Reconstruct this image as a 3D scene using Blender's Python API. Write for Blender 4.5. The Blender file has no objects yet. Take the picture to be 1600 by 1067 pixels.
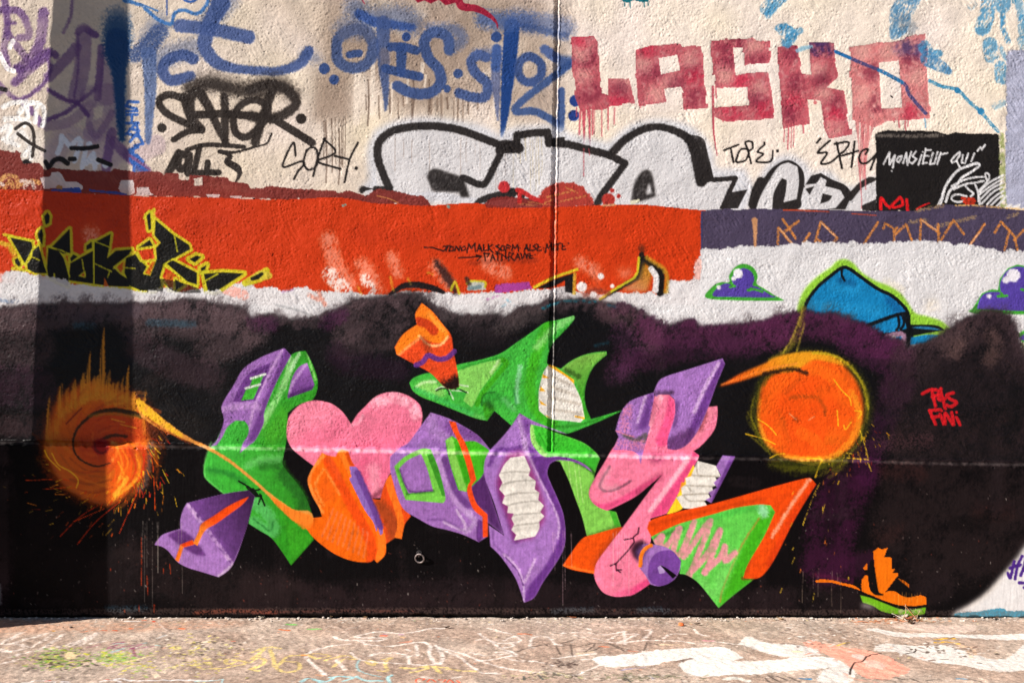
import bpy, bmesh, math
import numpy as np
from mathutils import Vector

# ---------------------------------------------------------------------------
# camera, daylight, exposure. One pixel of the 1600 px wide photograph is PX metres
# on the wall. x runs along the wall, y into it, z up; the paving is z = 0.
# ---------------------------------------------------------------------------
PX = 0.0055
CAM_D, EYE_V, CAM_H = 1350.0, 500.0, 322.1       # camera distance, eye level row, eye height (px)
PIC_W, PIC_CY = 1300.0, 474.5                    # picture width and centre row
GROUND_K = 0.92                                  # worn paving is duller than it looks in full sun
scene = bpy.context.scene
cam_data = bpy.data.cameras.new('camera'); cam = bpy.data.objects.new('camera', cam_data)
scene.collection.objects.link(cam); scene.camera = cam
cam.location = (0, -CAM_D * PX, CAM_H * PX); cam.rotation_euler = (math.radians(90), 0, 0)
cam_data.sensor_width = 36; cam_data.lens = 36 * CAM_D / PIC_W
cam_data.shift_y = (EYE_V - PIC_CY) / PIC_W
cam_data.clip_start = 0.05; cam_data.clip_end = 2000

TO_SUN = Vector((-2.25, -1.0, 1.55)).normalized()
world = bpy.data.worlds.new('World'); scene.world = world; world.use_nodes = True
wn = world.node_tree.nodes; wl = world.node_tree.links
bg = wn['Background']; sky = wn.new('ShaderNodeTexSky'); sky.sky_type = 'NISHITA'; sky.sun_disc = False
sky.sun_elevation = math.asin(TO_SUN.z); sky.sun_rotation = math.atan2(TO_SUN.x, TO_SUN.y)
sky.air_density = 0.7; sky.dust_density = 0.4
wl.new(sky.outputs['Color'], bg.inputs['Color']); bg.inputs['Strength'].default_value = 0.05
sun_data = bpy.data.lights.new('sun', 'SUN'); sun = bpy.data.objects.new('sun', sun_data)
scene.collection.objects.link(sun); sun_data.energy = 5.0; sun_data.angle = math.radians(0.53); sun_data.color = (1.0, 0.94, 0.86)
sun.rotation_euler = (-TO_SUN).to_track_quat('-Z', 'Y').to_euler(); sun.location = (-8, -4, 8)
scene.view_settings.view_transform = 'Standard'; scene.view_settings.look = 'None'
scene.view_settings.exposure = 0.7; scene.view_settings.gamma = 1.0; scene.view_settings.use_curve_mapping = False
# ---------------------------------------------------------------------------
# paint book: every graffito is drawn as vector shapes into a colour sheet
# (one sample per wall vertex) and into an id sheet that says whose paint it is
# ---------------------------------------------------------------------------
U0, U1, V0, V1 = -250, 1850, -260, 832          # extent of the wall sheet
CW, CH = U1 - U0, V1 - V0
rng = np.random.default_rng(7)
C = np.zeros((CH, CW, 3), np.float32)
ID = np.zeros((CH, CW), np.int32)
WP = [None]                                      # part records, index = id
TH = []                                          # thing records

def thing_rec(name, label, cat, group=None):
    TH.append(dict(name=name, label=label, cat=cat, group=group)); return len(TH) - 1
def part(t, name, label=None, parent=None, kind=None):
    WP.append(dict(t=t, name=name, label=label, parent=parent, kind=kind)); return len(WP) - 1

def gauss_noise(h, w, lo, hi=None, ang=None, an=1.0, seed=0):
    """white noise band-limited to wavelengths around lo px (an > 1: stretched along ang)"""
    r = np.random.default_rng(seed)
    f = np.fft.rfft2(r.standard_normal((h, w)).astype(np.float32))
    ky = np.fft.fftfreq(h)[:, None]; kx = np.fft.rfftfreq(w)[None, :]
    if ang is not None:
        c, s = math.cos(ang), math.sin(ang)
        a, b = kx * c + ky * s, -kx * s + ky * c
        k = np.sqrt((a * an) ** 2 + b ** 2)
    else:
        k = np.sqrt(kx ** 2 + ky ** 2)
    g = np.exp(-(k * lo) ** 2 * 2.0)
    if hi: g = g - np.exp(-(k * hi) ** 2 * 2.0)
    n = np.fft.irfft2(f * g, s=(h, w))
    return (n / (n.std() + 1e-9)).astype(np.float32)

N_FINE = gauss_noise(CH, CW, 1.6, seed=1)
N_MED = gauss_noise(CH, CW, 5, seed=2)
N_BIG = gauss_noise(CH, CW, 24, seed=3)
N_BRUSH = 0.75 * gauss_noise(CH, CW, 1.5, ang=math.radians(-62), an=2.6, seed=4) + 0.5 * gauss_noise(CH, CW, 7, ang=math.radians(-55), an=2, seed=14)
N_VERT = gauss_noise(CH, CW, 1.3, ang=math.radians(90), an=22, seed=5)
N_ROUGH = gauss_noise(CH, CW, 2.6, seed=8)
N_PATCH = 0.6 * gauss_noise(CH, CW, 10, seed=6) + 0.6 * N_MED

TILE = {'Z': (0, 0, 1.0), 'M': (1240, 200, 7.619), 'W': (150, 300, 5.376), 'S': (1180, 725, 8.145), 'R': (1090, 450, 4.267), 'L': (190, 480, 4.072)}
for _c, _x in zip('ABCD', (150, 470, 790, 1120)):
    for _r, _y in zip('12345', (40, 230, 420, 600, 780)):
        TILE[_c + _r] = (_x, _y, 1600 / 330)

def pts(tile, s, sm=0, closed=False, n=6):
    x0, y0, k = TILE[tile]
    P, corner, W = [], [], []
    for tok in s.split():
        c = tok.endswith('*'); tok = tok.rstrip('*')
        v = [float(q) for q in tok.split(',')]
        P.append((x0 + v[0] / k, y0 + v[1] / k)); corner.append(c)
        W.append(v[2] / k if len(v) > 2 else -1.0)
    P = np.array(P); W = np.array(W)
    if sm == 2:                                       # smooth, but keep every turn sharper than 40 degrees
        m = len(P); d1 = P - np.roll(P, 1, 0); d2 = np.roll(P, -1, 0) - P
        ang = np.abs((np.arctan2(d2[:, 1], d2[:, 0]) - np.arctan2(d1[:, 1], d1[:, 0]) + math.pi) % (2 * math.pi) - math.pi)
        l1, l2 = np.hypot(*d1.T), np.hypot(*d2.T)
        corner = [bool(a > .7 or max(p, q) > 6 * min(p, q) + 1e-6) for a, p, q in zip(ang, l1, l2)]
    if sm and len(P) > 2:
        m = len(P); out, wo = [], []
        for i in range(m if closed else m - 1):
            i0, i1, i2, i3 = i - 1, i, (i + 1) % m, (i + 2) % m
            if not closed: i0, i3 = max(i - 1, 0), min(i + 2, m - 1)
            a, b, c, d = P[i0], P[i1], P[i2], P[i3]
            if corner[i1]: a = b
            if corner[i2]: d = c
            for t in np.arange(n) / n:
                out.append(0.5 * (2 * b + (c - a) * t + (2 * a - 5 * b + 4 * c - d) * t * t + (3 * b - a - 3 * c + d) * t ** 3))
                wo.append(W[i1] * (1 - t) + W[i2] * t)
        if not closed: out.append(P[-1]); wo.append(W[-1])
        P, W = np.array(out), np.array(wo)
    return P, W

def cover(P):
    """exact-ish coverage of a polygon: (y0, x0, mask)"""
    P = P - (U0, V0)
    x0 = int(max(np.floor(P[:, 0].min()) - 2, 0)); x1 = int(min(np.ceil(P[:, 0].max()) + 3, CW))
    y0 = int(max(np.floor(P[:, 1].min()) - 2, 0)); y1 = int(min(np.ceil(P[:, 1].max()) + 3, CH))
    w, h, SS = x1 - x0, y1 - y0, 4
    if w < 2 or h < 2: return 0, 0, np.zeros((1, 1), np.float32)
    acc = np.zeros((h, w + 2), np.float32)
    A = P - (x0, y0); B = np.roll(A, -1, 0)
    for (ax, ay), (bx, by) in zip(A, B):
        if ay == by: continue
        s = 1.0
        if ay > by: ax, ay, bx, by, s = bx, by, ax, ay, -1.0
        k0 = max(int(math.ceil(ay * SS - 0.5)), 0); k1 = min(int(math.ceil(by * SS - 0.5)), h * SS)
        if k1 <= k0: continue
        k = np.arange(k0, k1); yy = (k + 0.5) / SS
        xc = np.clip(ax + (bx - ax) * (yy - ay) / (by - ay), 0, w - 1e-3)
        i = np.floor(xc).astype(int); f = xc - i
        np.add.at(acc, (k // SS, i), s * (1 - f) / SS); np.add.at(acc, (k // SS, i + 1), s * f / SS)
    m = np.abs(np.cumsum(acc, 1)[:, :w])
    return y0, x0, np.clip(m, 0, 1).astype(np.float32)

def blur(m, r):
    """three box blurs"""
    if r < 1.15: return m
    n = max(int(round(r)), 1)
    for _ in range(2 if r < 1.6 else 3):
        for ax in (0, 1):
            p = [(0, 0), (0, 0)]; p[ax] = (n + 1, n)
            c = np.cumsum(np.pad(m, p, mode='edge'), ax)
            L = m.shape[ax]
            hi_ = np.take(c, np.arange(2 * n + 1, 2 * n + 1 + L), ax); lo_ = np.take(c, np.arange(0, L), ax)
            m = (hi_ - lo_) / (2 * n + 1)
    return m

def pad(sh, r):
    y, x, m = sh
    a, b, c, d = min(r, y), min(r, CH - y - m.shape[0]), min(r, x), min(r, CW - x - m.shape[1])
    return y - a, x - c, np.pad(m, ((a, max(b, 0)), (c, max(d, 0))))

def sstep(a, b, x):
    t = np.clip((x - a) / (b - a), 0, 1); return t * t * (3 - 2 * t)

def colour_at(col, y, x, h, w):
    if isinstance(col, tuple) and not isinstance(col[0], tuple): return np.array(col, np.float32) / 255
    (xa, ya, ca), (xb, yb, cb) = col                 # linear gradient between two paint colours
    Y, X = np.mgrid[y:y + h, x:x + w]
    dx, dy = xb - xa, yb - ya
    t = np.clip(((X + U0 - xa) * dx + (Y + V0 - ya) * dy) / (dx * dx + dy * dy + 1e-9), 0, 1)[..., None]
    return (np.array(ca) * (1 - t) + np.array(cb) * t).astype(np.float32) / 255

def grad(tile, xa, ya, ca, xb, yb, cb):
    x0, y0, k = TILE[tile]
    return ((x0 + xa / k, y0 + ya / k, ca), (x0 + xb / k, y0 + yb / k, cb))

def put(sh, col, pid=None, a=1.0, clip=None, tex=None, ta=0.0, thr=0.5):
    """lay paint of one colour through a mask"""
    y, x, m = sh; h, w = m.shape
    if clip is not None:
        cy, cx, cm = clip; full = np.zeros((h, w), np.float32)
        ya, yb, xa, xb = max(y, cy), min(y + h, cy + cm.shape[0]), max(x, cx), min(x + w, cx + cm.shape[1])
        if yb <= ya or xb <= xa: return sh
        full[ya - y:yb - y, xa - x:xb - x] = cm[ya - cy:yb - cy, xa - cx:xb - cx]
        m = m * full
    if tex is not None:
        m = m * np.clip(1 - ta + ta * (0.5 + 0.5 * tex[y:y + h, x:x + w]) * 1.6, 0, 1)
    aa = (m * a)[..., None]
    S = C[y:y + h, x:x + w]
    S[:] = S * (1 - aa) + colour_at(col, y, x, h, w) * aa
    if pid is not None: ID[y:y + h, x:x + w][m > thr] = pid
    return (y, x, m)

def poly(tile, s, col, pid=None, a=1.0, sm=2, soft=0, rough=0, clip=None, tex=None, ta=0.0, noise=None, holes=()):
    P, _ = pts(tile, s, sm, True)
    sh = cover(P)
    for hs in holes:
        hy, hx, hm = cover(pts(tile, hs, sm, True)[0])
        y, x, m = sh; m = m.copy(); m[hy - y:hy - y + hm.shape[0], hx - x:hx - x + hm.shape[1]] *= 1 - hm[:m.shape[0] - hy + y, :m.shape[1] - hx + x]
        sh = (y, x, m)
    if soft or rough:
        r = int(math.ceil(max(soft, rough) * 3 + 2)); y, x, m = pad(sh, r)
        m = blur(m, max(soft, rough))
        if rough:
            nz = (noise if noise is not None else N_FINE)[y:y + m.shape[0], x:x + m.shape[1]]
            mm = m + (0.5 * nz + 0.6 * N_ROUGH[y:y + m.shape[0], x:x + m.shape[1]]) * 0.17 * np.clip(4 * m * (1 - m), 0, 1)
            m = sstep(0.36, 0.64, mm)
        sh = (y, x, m.astype(np.float32))
    return put(sh, col, pid, a, clip, tex, ta)

def line_mask(P, W, soft):
    P = P - (U0, V0); R = W / 2; mx = R.max() + soft + 2
    x0 = int(max(np.floor(P[:, 0].min() - mx), 0)); x1 = int(min(np.ceil(P[:, 0].max() + mx), CW))
    y0 = int(max(np.floor(P[:, 1].min() - mx), 0)); y1 = int(min(np.ceil(P[:, 1].max() + mx), CH))
    if x1 - x0 < 1 or y1 - y0 < 1: return 0, 0, np.zeros((1, 1), np.float32)
    D = np.full((y1 - y0, x1 - x0), 1e3, np.float32)
    for i in range(max(len(P) - 1, 1)):
        a, b = P[i], P[min(i + 1, len(P) - 1)]; ra, rb = R[i], R[min(i + 1, len(R) - 1)]
        rr = max(ra, rb) + soft + 2
        xa = int(max(min(a[0], b[0]) - rr - x0, 0)); xb = int(min(max(a[0], b[0]) + rr - x0 + 1, D.shape[1]))
        ya = int(max(min(a[1], b[1]) - rr - y0, 0)); yb = int(min(max(a[1], b[1]) + rr - y0 + 1, D.shape[0]))
        if xb <= xa or yb <= ya: continue
        Y = np.arange(ya, yb)[:, None] + y0 - a[1] + 0.5; X = np.arange(xa, xb)[None, :] + x0 - a[0] + 0.5
        dx, dy = b - a; L = dx * dx + dy * dy
        t = np.clip((X * dx + Y * dy) / L, 0, 1) if L > 1e-9 else np.zeros_like(X + Y)
        d = np.hypot(X - t * dx, Y - t * dy) - (ra + (rb - ra) * t)
        np.minimum(D[ya:yb, xa:xb], d, out=D[ya:yb, xa:xb])
    s = max(soft * 0.8, 0.5)
    return y0, x0, (1 - sstep(-s, s, D)).astype(np.float32)

def line(tile, s, w, col, pid=None, a=1.0, sm=1, soft=0.6, clip=None, tex=None, ta=0.0, closed=False, thr=0.45):
    """brush or can strokes; several strokes are split by '/'. A third number per point is the width there. w and widths in tile pixels"""
    k = TILE[tile][2]; sh = None
    for q in s.split('/'):
        if not q.strip(): continue
        P, W = pts(tile, q, sm, closed)
        if closed: P = np.vstack([P, P[:1]]); W = np.append(W, W[:1])
        W = np.where(W < 0, w / k, W) * 1.07
        y_, x_, m_ = line_mask(P, W, soft); h_, w_ = m_.shape
        m_ = np.clip(m_ + 0.3 * m_ * (1 - m_) * 4 * 0.5 * (N_ROUGH[y_:y_ + h_, x_:x_ + w_] + N_FINE[y_:y_ + h_, x_:x_ + w_]), 0, 1) if h_ > 1 else m_
        sh = put((y_, x_, m_), col, pid, a, clip, tex, ta, thr)
    return sh

def dots(tile, s, col, pid=None, soft=0.7, a=1.0):
    for q in s.split():
        x, y, r = (float(v) for v in q.split(','))
        line(tile, f'{x},{y}', 2 * r, col, pid, a, 0, soft)

def ragged(s, step=26, amp=9, seed=0):
    """the stepped edge a paint roller leaves: extra points with small square jumps"""
    r = np.random.default_rng(seed); q = [tuple(float(z) for z in t.split(',')) for t in s.split()]; out = []
    for (ax, ay), (bx, by) in zip(q, q[1:] + q[:1]):
        L = math.hypot(bx - ax, by - ay); n = int(L / step); out.append((ax, ay))
        if n < 2 or L > 1500: continue
        nx, ny = -(by - ay) / L, (bx - ax) / L; o = 0.0
        for i in range(1, n):
            f = (i + r.uniform(-.3, .3)) / n; o2 = r.normal() * amp * .6 if r.uniform() < .45 else o
            out.append((ax + (bx - ax) * f + nx * o, ay + (by - ay) * f + ny * o)); out.append((ax + (bx - ax) * f + nx * o2, ay + (by - ay) * f + ny * o2)); o = o2
    return ' '.join(f'{x:.1f},{y:.1f}' for x, y in out)

def drips(tile, xs, y0, y1, w, col, a=0.8, pid=None, seed=0):
    r = np.random.default_rng(seed)
    for x in xs:
        ya = y0 + r.uniform(-15, 15); yb = y0 + (y1 - y0) * r.uniform(0.25, 1.0)
        x2 = x + r.uniform(-4, 4)
        line(tile, f'{x},{ya} {x2},{(ya + yb) / 2} {x2 + r.uniform(-3, 3)},{yb}', w * r.uniform(0.6, 1.2), col, pid, a * r.uniform(0.6, 1), 1, 0.5)
# ---- the wall itself -------------------------------------------------------
def joint_x(v): return 857.0 - (v - 40) * 9.0 / 570
def ledge_y(u): return 599.0 + 28.0 * (u - 150) / 1300.0     # upper edge of the sloped ledge
LEDGE_H = 6.5
YY, XX = np.mgrid[V0:V1, U0:U1].astype(np.float32)

T_WALL = thing_rec('painted_wall', 'tall rendered wall covered in layered graffiti behind the paved ground', 'wall')
W_LEFT = part(T_WALL, 'panel', 'cream rendered panel left of the vertical joint')
W_RIGHT = part(T_WALL, 'panel', 'cream rendered panel right of the vertical joint')
W_JOINT = part(T_WALL, 'expansion_joint')
W_LEDGE = part(T_WALL, 'ledge', 'narrow sloping ledge along the top of the plinth')
W_PLINTH = part(T_WALL, 'plinth', 'black painted plinth below the ledge')
W_MAROON = part(T_WALL, 'paint_band', 'ragged maroon band under the scrawled cream wall')
W_ORANGE = part(T_WALL, 'paint_band', 'broad orange red band across the wall')
W_WHITE = part(T_WALL, 'paint_band', 'uneven white band above the black mural ground')
W_SLATE = part(T_WALL, 'paint_band', 'slate violet band below the black square')
W_BLACK = part(T_WALL, 'mural_ground', 'black sprayed ground round the mural above the ledge')
W_LILAC = part(T_WALL, 'paint_patch', 'pale lilac patch at the edge of the cream wall')
W_TEAL = part(T_WALL, 'paint_patch', 'teal strip at the foot of the white corner')
W_SKIRT = part(T_WALL, 'paint_patch', 'white corner at the foot of the plinth')
W_SCUFF = part(T_WALL, 'paint_drips', 'grey brown drips on the cream wall', kind='stuff')

CREAM = (237, 221, 205)
C[:] = np.array(CREAM, np.float32) / 255
C *= (1 + 0.012 * N_BIG + 0.008 * N_MED)[..., None]
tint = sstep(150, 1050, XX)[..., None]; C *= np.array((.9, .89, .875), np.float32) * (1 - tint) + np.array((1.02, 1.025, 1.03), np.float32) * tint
C[..., 2] *= 1 - 0.012 * gauss_noise(CH, CW, 60, seed=9)
ID[:] = np.where(XX < joint_x(YY), W_LEFT, W_RIGHT)

# grey brown overspray cloud with runs
GB = (150, 128, 112)
poly('B1', '430,-60 1700,-60 1960,40 1950,350 1930,560 1880,740 1600,740 1400,610 1250,720 1060,700 880,720 780,520 700,470 625,470 590,745 370,750 395,560 380,470 440,330', GB, a=0.62, soft=9, tex=N_BIG, ta=0.35)
poly('B1', '-150,-40 420,-60 560,160 440,330 260,200 100,60', (185, 160, 140), a=0.3, soft=14)
poly('B1', '400,470 620,450 600,740 380,750', GB, a=0.55, soft=4)
poly('B1', '430,200 560,140 820,60 1600,20 1700,100 1500,300 1330,420 1200,640 900,560 700,380 480,420', (140, 118, 103), a=0.45, soft=10, tex=N_BIG, ta=0.5)
for x, y0_, y1_, w in ((650, 470, 760, 40), (745, 380, 700, 25), (690, 480, 640, 18), (860, 520, 730, 16), (960, 500, 640, 14), (1050, 400, 470, 22), (1070, 470, 540, 12), (1440, 460, 560, 20), (1500, 600, 720, 30)):
    line('B1', f'{x},{y0_} {x-3},{(y0_+y1_)/2} {x-8},{y1_}', w, (236, 220, 204), a=0.75, soft=1.2)
drips('B1', (700, 716, 780, 850, 900, 930, 985, 1090, 1105, 1140, 1165, 1200, 1245, 1270, 1300, 1330, 1390), 600, 800, 12, (120, 98, 84), 0.8, W_SCUFF, 3)
drips('B1', (440, 455, 490, 512, 535, 548, 560, 575), 740, 1130, 7, (105, 85, 72), 0.75, W_SCUFF, 4)
line('B1', '715,500 720,640 712,780/990,470 998,600 985,730/850,560 850,700/1090,500 1095,640 1088,690/450,760 460,980 455,1130/535,800 540,1000 533,1140', 10, (112, 92, 80), W_SCUFF, 0.75, soft=0.7)
poly('A1', '320,0 800,0 810,1080 240,1080', (205, 190, 176), a=0.25, soft=6)  # shade band of the post, faintly darkened into the cream

# ---- purple marker scrawls far left ---------------------------------------
t = thing_rec('marker_scrawl', 'washed out purple marker scrawl over the cream corner', 'graffiti')
PU = (98, 62, 124)
p = part(t, 'scrawl')
for q, w in (('20,-40 45,150 25,300 50,420', 40), ('10,70 110,75 150,120 180,220 120,240', 42), ('40,150 90,150', 22), ('50,220 150,350 180,420 100,425', 42), ('268,85 235,300 120,430', 62), ('300,340 90,515', 46), ('345,350 290,325 200,400', 40), ('0,520 110,620 250,540 310,440 290,360', 26), ('150,640 200,700', 40), ('235,735 250,770', 40), ('-260,40 -120,300 -60,120 -40,500', 44), ('-330,300 -120,600 20,560', 34)):
    line('A1', q, w, PU, p, 0.8, soft=2.6, tex=N_BIG, ta=0.3)
p = part(t, 'scrawl')
for q, w, a in (('445,0 435,110 390,205', 18, .75), ('480,205 515,185 590,222', 40, .85), ('515,200 505,420 465,600', 92, .5), ('478,220 482,420 455,610', 12, .7), ('625,300 615,430 600,610', 44, .75), ('690,330 660,600', 110, .3), ('300,480 400,380 470,300', 64, .6), ('300,560 400,620 480,645 540,715', 26, .9), ('290,745 400,700 480,640 580,560', 26, .85), ('290,780 420,760 560,650', 60, .35), ('560,700 550,780 600,840 690,700', 40, .4), ('690,820 660,980 655,1050', 56, .75), ('700,870 760,940 900,1060', 56, .8), ('560,600 690,600 690,760 580,820', 130, .28), ('820,960 960,900', 120, .18)):
    line('A1', q, w, PU, p, a, soft=2.5, tex=N_BIG, ta=0.2)
line('A1', '330,950 420,850 560,900 700,960', 130, (130, 96, 160), None, 0.22, soft=9)

t = thing_rec('chalky_scribble', 'white scribble crossing the purple scrawl on the cream corner', 'graffiti')
p = part(t, 'scribble')
line('A1', '0,340 40,420 85,445/20,665 75,640 150,640 120,700 190,640 260,660 275,740 260,780/30,740 110,735 180,760/0,810 60,780 40,880 130,820 170,880/150,960 200,900 190,980/60,300 80,260/160,630 170,720 150,780/230,650 215,760/20,860 110,900', 28, (255, 253, 251), p, 1.0, soft=1.2, tex=N_MED, ta=0.2)
poly('A1', '0,720 140,730 200,800 270,820 270,1000 150,1010 20,920', (250, 246, 242), a=0.5, soft=5)

# ---- blue fat cap tags ------------------------------------------------------
BL = (46, 70, 124)
t = thing_rec('spray_tag', 'blurry blue tag with a long hook below the left end of the wall top', 'graffiti')
p = part(t, 'letter'); line('A1', '720,250,130 722,300,150 725,370,115 735,520,72 750,860,40', 60, (24, 66, 118), p, 0.95, soft=4); line('A1', '720,190 720,330', 150, (24, 66, 118), None, .7, soft=11)
line('A1', '720,130,150 720,230,160', 60, (24, 66, 118), None, 0.5, soft=10)
p = part(t, 'letter'); line('A1', '985,200,95 900,300,110 830,350,80', 60, BL, p, 0.85, soft=4.5, tex=N_FINE, ta=.3)
line('A1', '915,340,90 925,560,70 910,880,30', 60, (80, 102, 150), p, 0.85, soft=2)
line('A1', '980,150 900,300', 130, BL, None, 0.35, soft=12)
p = part(t, 'letter'); line('A1', '1190,370 1120,345 1030,380 1000,440 1050,500 1170,478', 64, (66, 84, 136), p, 0.95, soft=2.2)
line('A1', '1200,300 1080,330 980,380', 120, BL, None, 0.4, soft=10)
p = part(t, 'letter'); line('A1', '1360,30,110 1300,140,95 1265,240,85 1270,320,80 1350,400,70 1470,432,52 1600,442,50 1700,446,52 1840,402,62 1900,320,60', 60, (66, 86, 140), p, 0.92, soft=2.6)
line('A1', '1105,165 1300,188 1530,235', 76, (66, 86, 140), p, 0.92, soft=2.4)
line('A1', '1400,0 1300,130', 130, BL, None, 0.4, soft=11)
line('A1', '1880,340 1950,370', 60, BL, None, 0.35, soft=9)

t = thing_rec('outline_drawing', 'thin bright blue outline cut off at the wall top above the blurry blue tag', 'graffiti')
p = part(t, 'outline'); line('A1', '770,10,30 840,30,20 900,65 970,125 1050,155 1075,90 1130,70 1210,92 1270,40 1290,-40', 20, (50, 108, 178), p, 0.9, soft=1.5)
line('A1', '860,30 970,75', 12, (50, 108, 178), p, 0.8); line('A1', '1026,0 1027,100', 9, (40, 80, 150), p)
line('A1', '1115,-10 1150,14 1190,14 1235,-20', 16, (50, 90, 160), p)

t = thing_rec('vertical_tag', 'narrow blue vertical lettering between the two long blue drips', 'graffiti')
SK = (52, 98, 178)
for q in ('850,635 790,632 775,660 840,676 845,690 780,692', '780,712 845,712/812,712 812,748', '778,764 852,764', '778,830 840,762 852,836/800,800 846,808', '856,810 800,880/848,830 880,890/790,830 860,850', '795,930 850,912/815,920 820,950/880,890 830,905', '800,945 850,975/800,985 815,1010/840,960 880,1000', '820,1000 910,1062 822,1090 826,1010'):
    p = part(t, 'letter'); line('A1', q, 17, SK, p, 0.95, sm=0, soft=0.9)
poly('A2', '822,95 912,140 822,178', SK, p, 0.6)

# ---- blue lettering with dots ------------------------------------------------
t = thing_rec('spray_lettering', 'soft blue lettering with dots and dripping stems across the top of the wall', 'graffiti')
line('B1', '640,60 700,120 900,110 980,150', 130, (70, 92, 140), None, 0.55, soft=13)
line('B1', '560,180 700,190', 110, (78, 92, 130), None, 0.5, soft=12)
p = part(t, 'dot'); dots('B1', '445,430,32 505,497,29', BL, p, 1.2, .95)
p = part(t, 'letter'); line('B1', '520,340 530,250 590,200 680,190 740,260 738,350 690,410 610,425 545,395', 64, (56, 76, 124), p, 0.88, soft=2.2, closed=True)
line('B1', '560,210 640,180 720,220', 80, (95, 98, 120), None, 0.55, soft=6)
line('B1', '600,343 660,335', 44, BL, p, 0.9, soft=1.2)
p = part(t, 'letter'); line('B1', '660,95,60 760,145,60 870,160,56 985,175,40', 60, (50, 78, 142), p, 0.9, soft=3.5)
line('B1', '808,150,84 806,300,74 812,440,60 822,560,40 822,685,14', 60, (60, 80, 130), p, 0.85, soft=2)
line('B1', '818,330 820,420', 60, (110, 104, 116), None, 0.7, soft=3)
p = part(t, 'letter'); line('B1', '855,295 940,298 1010,318/920,310,66 918,450,50/820,428 920,455 1030,478', 52, BL, p, 0.92, soft=1.4)
dots('B1', '950,235,26', BL, p, 1.0)
p = part(t, 'letter'); line('B1', '1215,315 1200,235 1120,205 1060,260 1085,360 1150,440 1160,520 1090,580 980,578 895,535', 62, (54, 76, 128), p, 0.92, soft=1.8)
line('B1', '1100,190 1240,190 1290,250 1230,300', 70, (72, 92, 140), None, 0.6, soft=7)
p = part(t, 'dot'); dots('B1', '1268,460,28 1200,553,22', BL, p, 1.2, .9)
p = part(t, 'letter'); line('B1', '1440,360 1390,345 1350,390 1380,460 1445,520 1435,600 1350,605 1275,580', 58, (56, 78, 132), p, 0.9, soft=2)
line('B1', '1380,340 1460,330', 60, (74, 94, 146), None, 0.5, soft=6)
p = part(t, 'letter'); line('B1', '1508,310,60 1500,500,56 1508,640,30 1512,745,8', 60, (84, 96, 140), p, 0.8, soft=2); line('B1', '1505,310 1500,420', 55, (45, 78, 145), p, 0.7, soft=2.5)
dots('B1', '1503,235,31', BL, p, 1.2)
p = part(t, 'letter'); line('B1', '1600,170,90 1590,300,88 1575,480,76 1555,700,48 1537,845,16', 60, (28, 62, 126), p, 0.98, soft=1.6)
line('B1', '1430,130 1560,160/1420,120 1700,140', 90, (70, 92, 142), None, 0.6, soft=10)
line('C1', '60,130 220,150 370,180', 110, (60, 86, 146), None, 0.55, soft=12)
line('C1', '90,165 240,195 380,230', 40, BL, p, 0.6, soft=5)
p = part(t, 'letter'); line('C1', '165,355 225,400 225,470 165,515 105,490 85,430 110,375', 50, (48, 72, 128), p, 0.9, soft=2.2, closed=True)
line('C1', '250,312 320,362', 56, (56, 84, 150), p, 0.8, soft=2.5)
p = part(t, 'letter'); poly('C1', '325,345 435,360 432,400 330,485', (54, 80, 136), p, 0.9, soft=1.5)
line('C1', '400,405 250,520 120,620 70,690 200,695 330,770', 44, (54, 80, 134), p, 0.9, soft=2); line('C1', '352,565,40 352,680,44 345,795,48', 40, (54, 80, 136), p, 0.9, soft=1.8)
p = part(t, 'dot'); dots('C1', '437,627,33 428,718,32', (38, 62, 132), p, 1.0)

t = thing_rec('red_scrawl', 'dark red scrawl cut off by the wall top above the dotted blue lettering', 'graffiti')
p = part(t, 'scrawl'); RD = (150, 26, 52)
poly('B1', '980,-20 1020,25 1060,10 1100,30 1150,5 1190,40 1260,20 1290,-20', RD, p)
line('B1', '1270,-10,40 1290,45,46 1380,60,40 1450,95,30 1500,140,14 1512,180,6', 30, RD, p, .97); line('B1', '675,0 692,30', 8, RD, p, .7)
t = thing_rec('teal_drip_mark', 'small teal dripping mark at the wall top right of the vertical joint', 'graffiti')
p = part(t, 'mark'); poly('C1', '730,-30 730,15 760,25 800,10 850,22 890,15 890,-30', (30, 110, 122), p, rough=1)
line('C1', '740,10 742,48/775,10 778,58/862,10 864,50/885,10 886,40', 6, (30, 110, 122), p)
line('D1', '1528,0 1532,25/1545,0 1547,20', 7, (40, 130, 160), p)

# ---- roller letters in red ---------------------------------------------------
t = thing_rec('roller_lettering', 'blocky dripping dark red roller lettering on the cream wall', 'graffiti')
RR = (182, 78, 90)
def roller(tile, s, holes=(), shades='', dr=()):
    p = part(t, 'letter')
    sh = poly(tile, ragged(s, 34, 9, len(s)), RR, p, 0.93, rough=1.0, noise=N_BRUSH, holes=holes, tex=N_MED, ta=0.12)
    for q in shades.split('/'):
        if q:
            k, r = q.split(':'); cc = {'d': (126, 40, 62), 'l': (226, 172, 160), 'r': (196, 44, 72), 'b': (52, 48, 100)}[k]
            line(tile, r, 100, cc, None, 0.66 if k != 'b' else .7, soft=9, clip=sh, tex=N_PATCH, ta=.5)
    for xs, a, b in dr: drips(tile, xs, a, b, 10, (196, 80, 94), 0.85, p, int(xs[0]))
    return sh
roller('C1', '415,235 550,228 575,262 585,420 602,580 640,590 640,490 770,490 808,645 660,660 620,680 470,690 435,600 415,420', (), 'd:500,380 540,340/l:500,300 480,330/d:520,590 560,570/l:740,520/d:720,560/r:480,250/r:700,640/l:480,480', (((445, 470, 490, 515, 545, 555, 600, 640, 680), 670, 860),))
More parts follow.
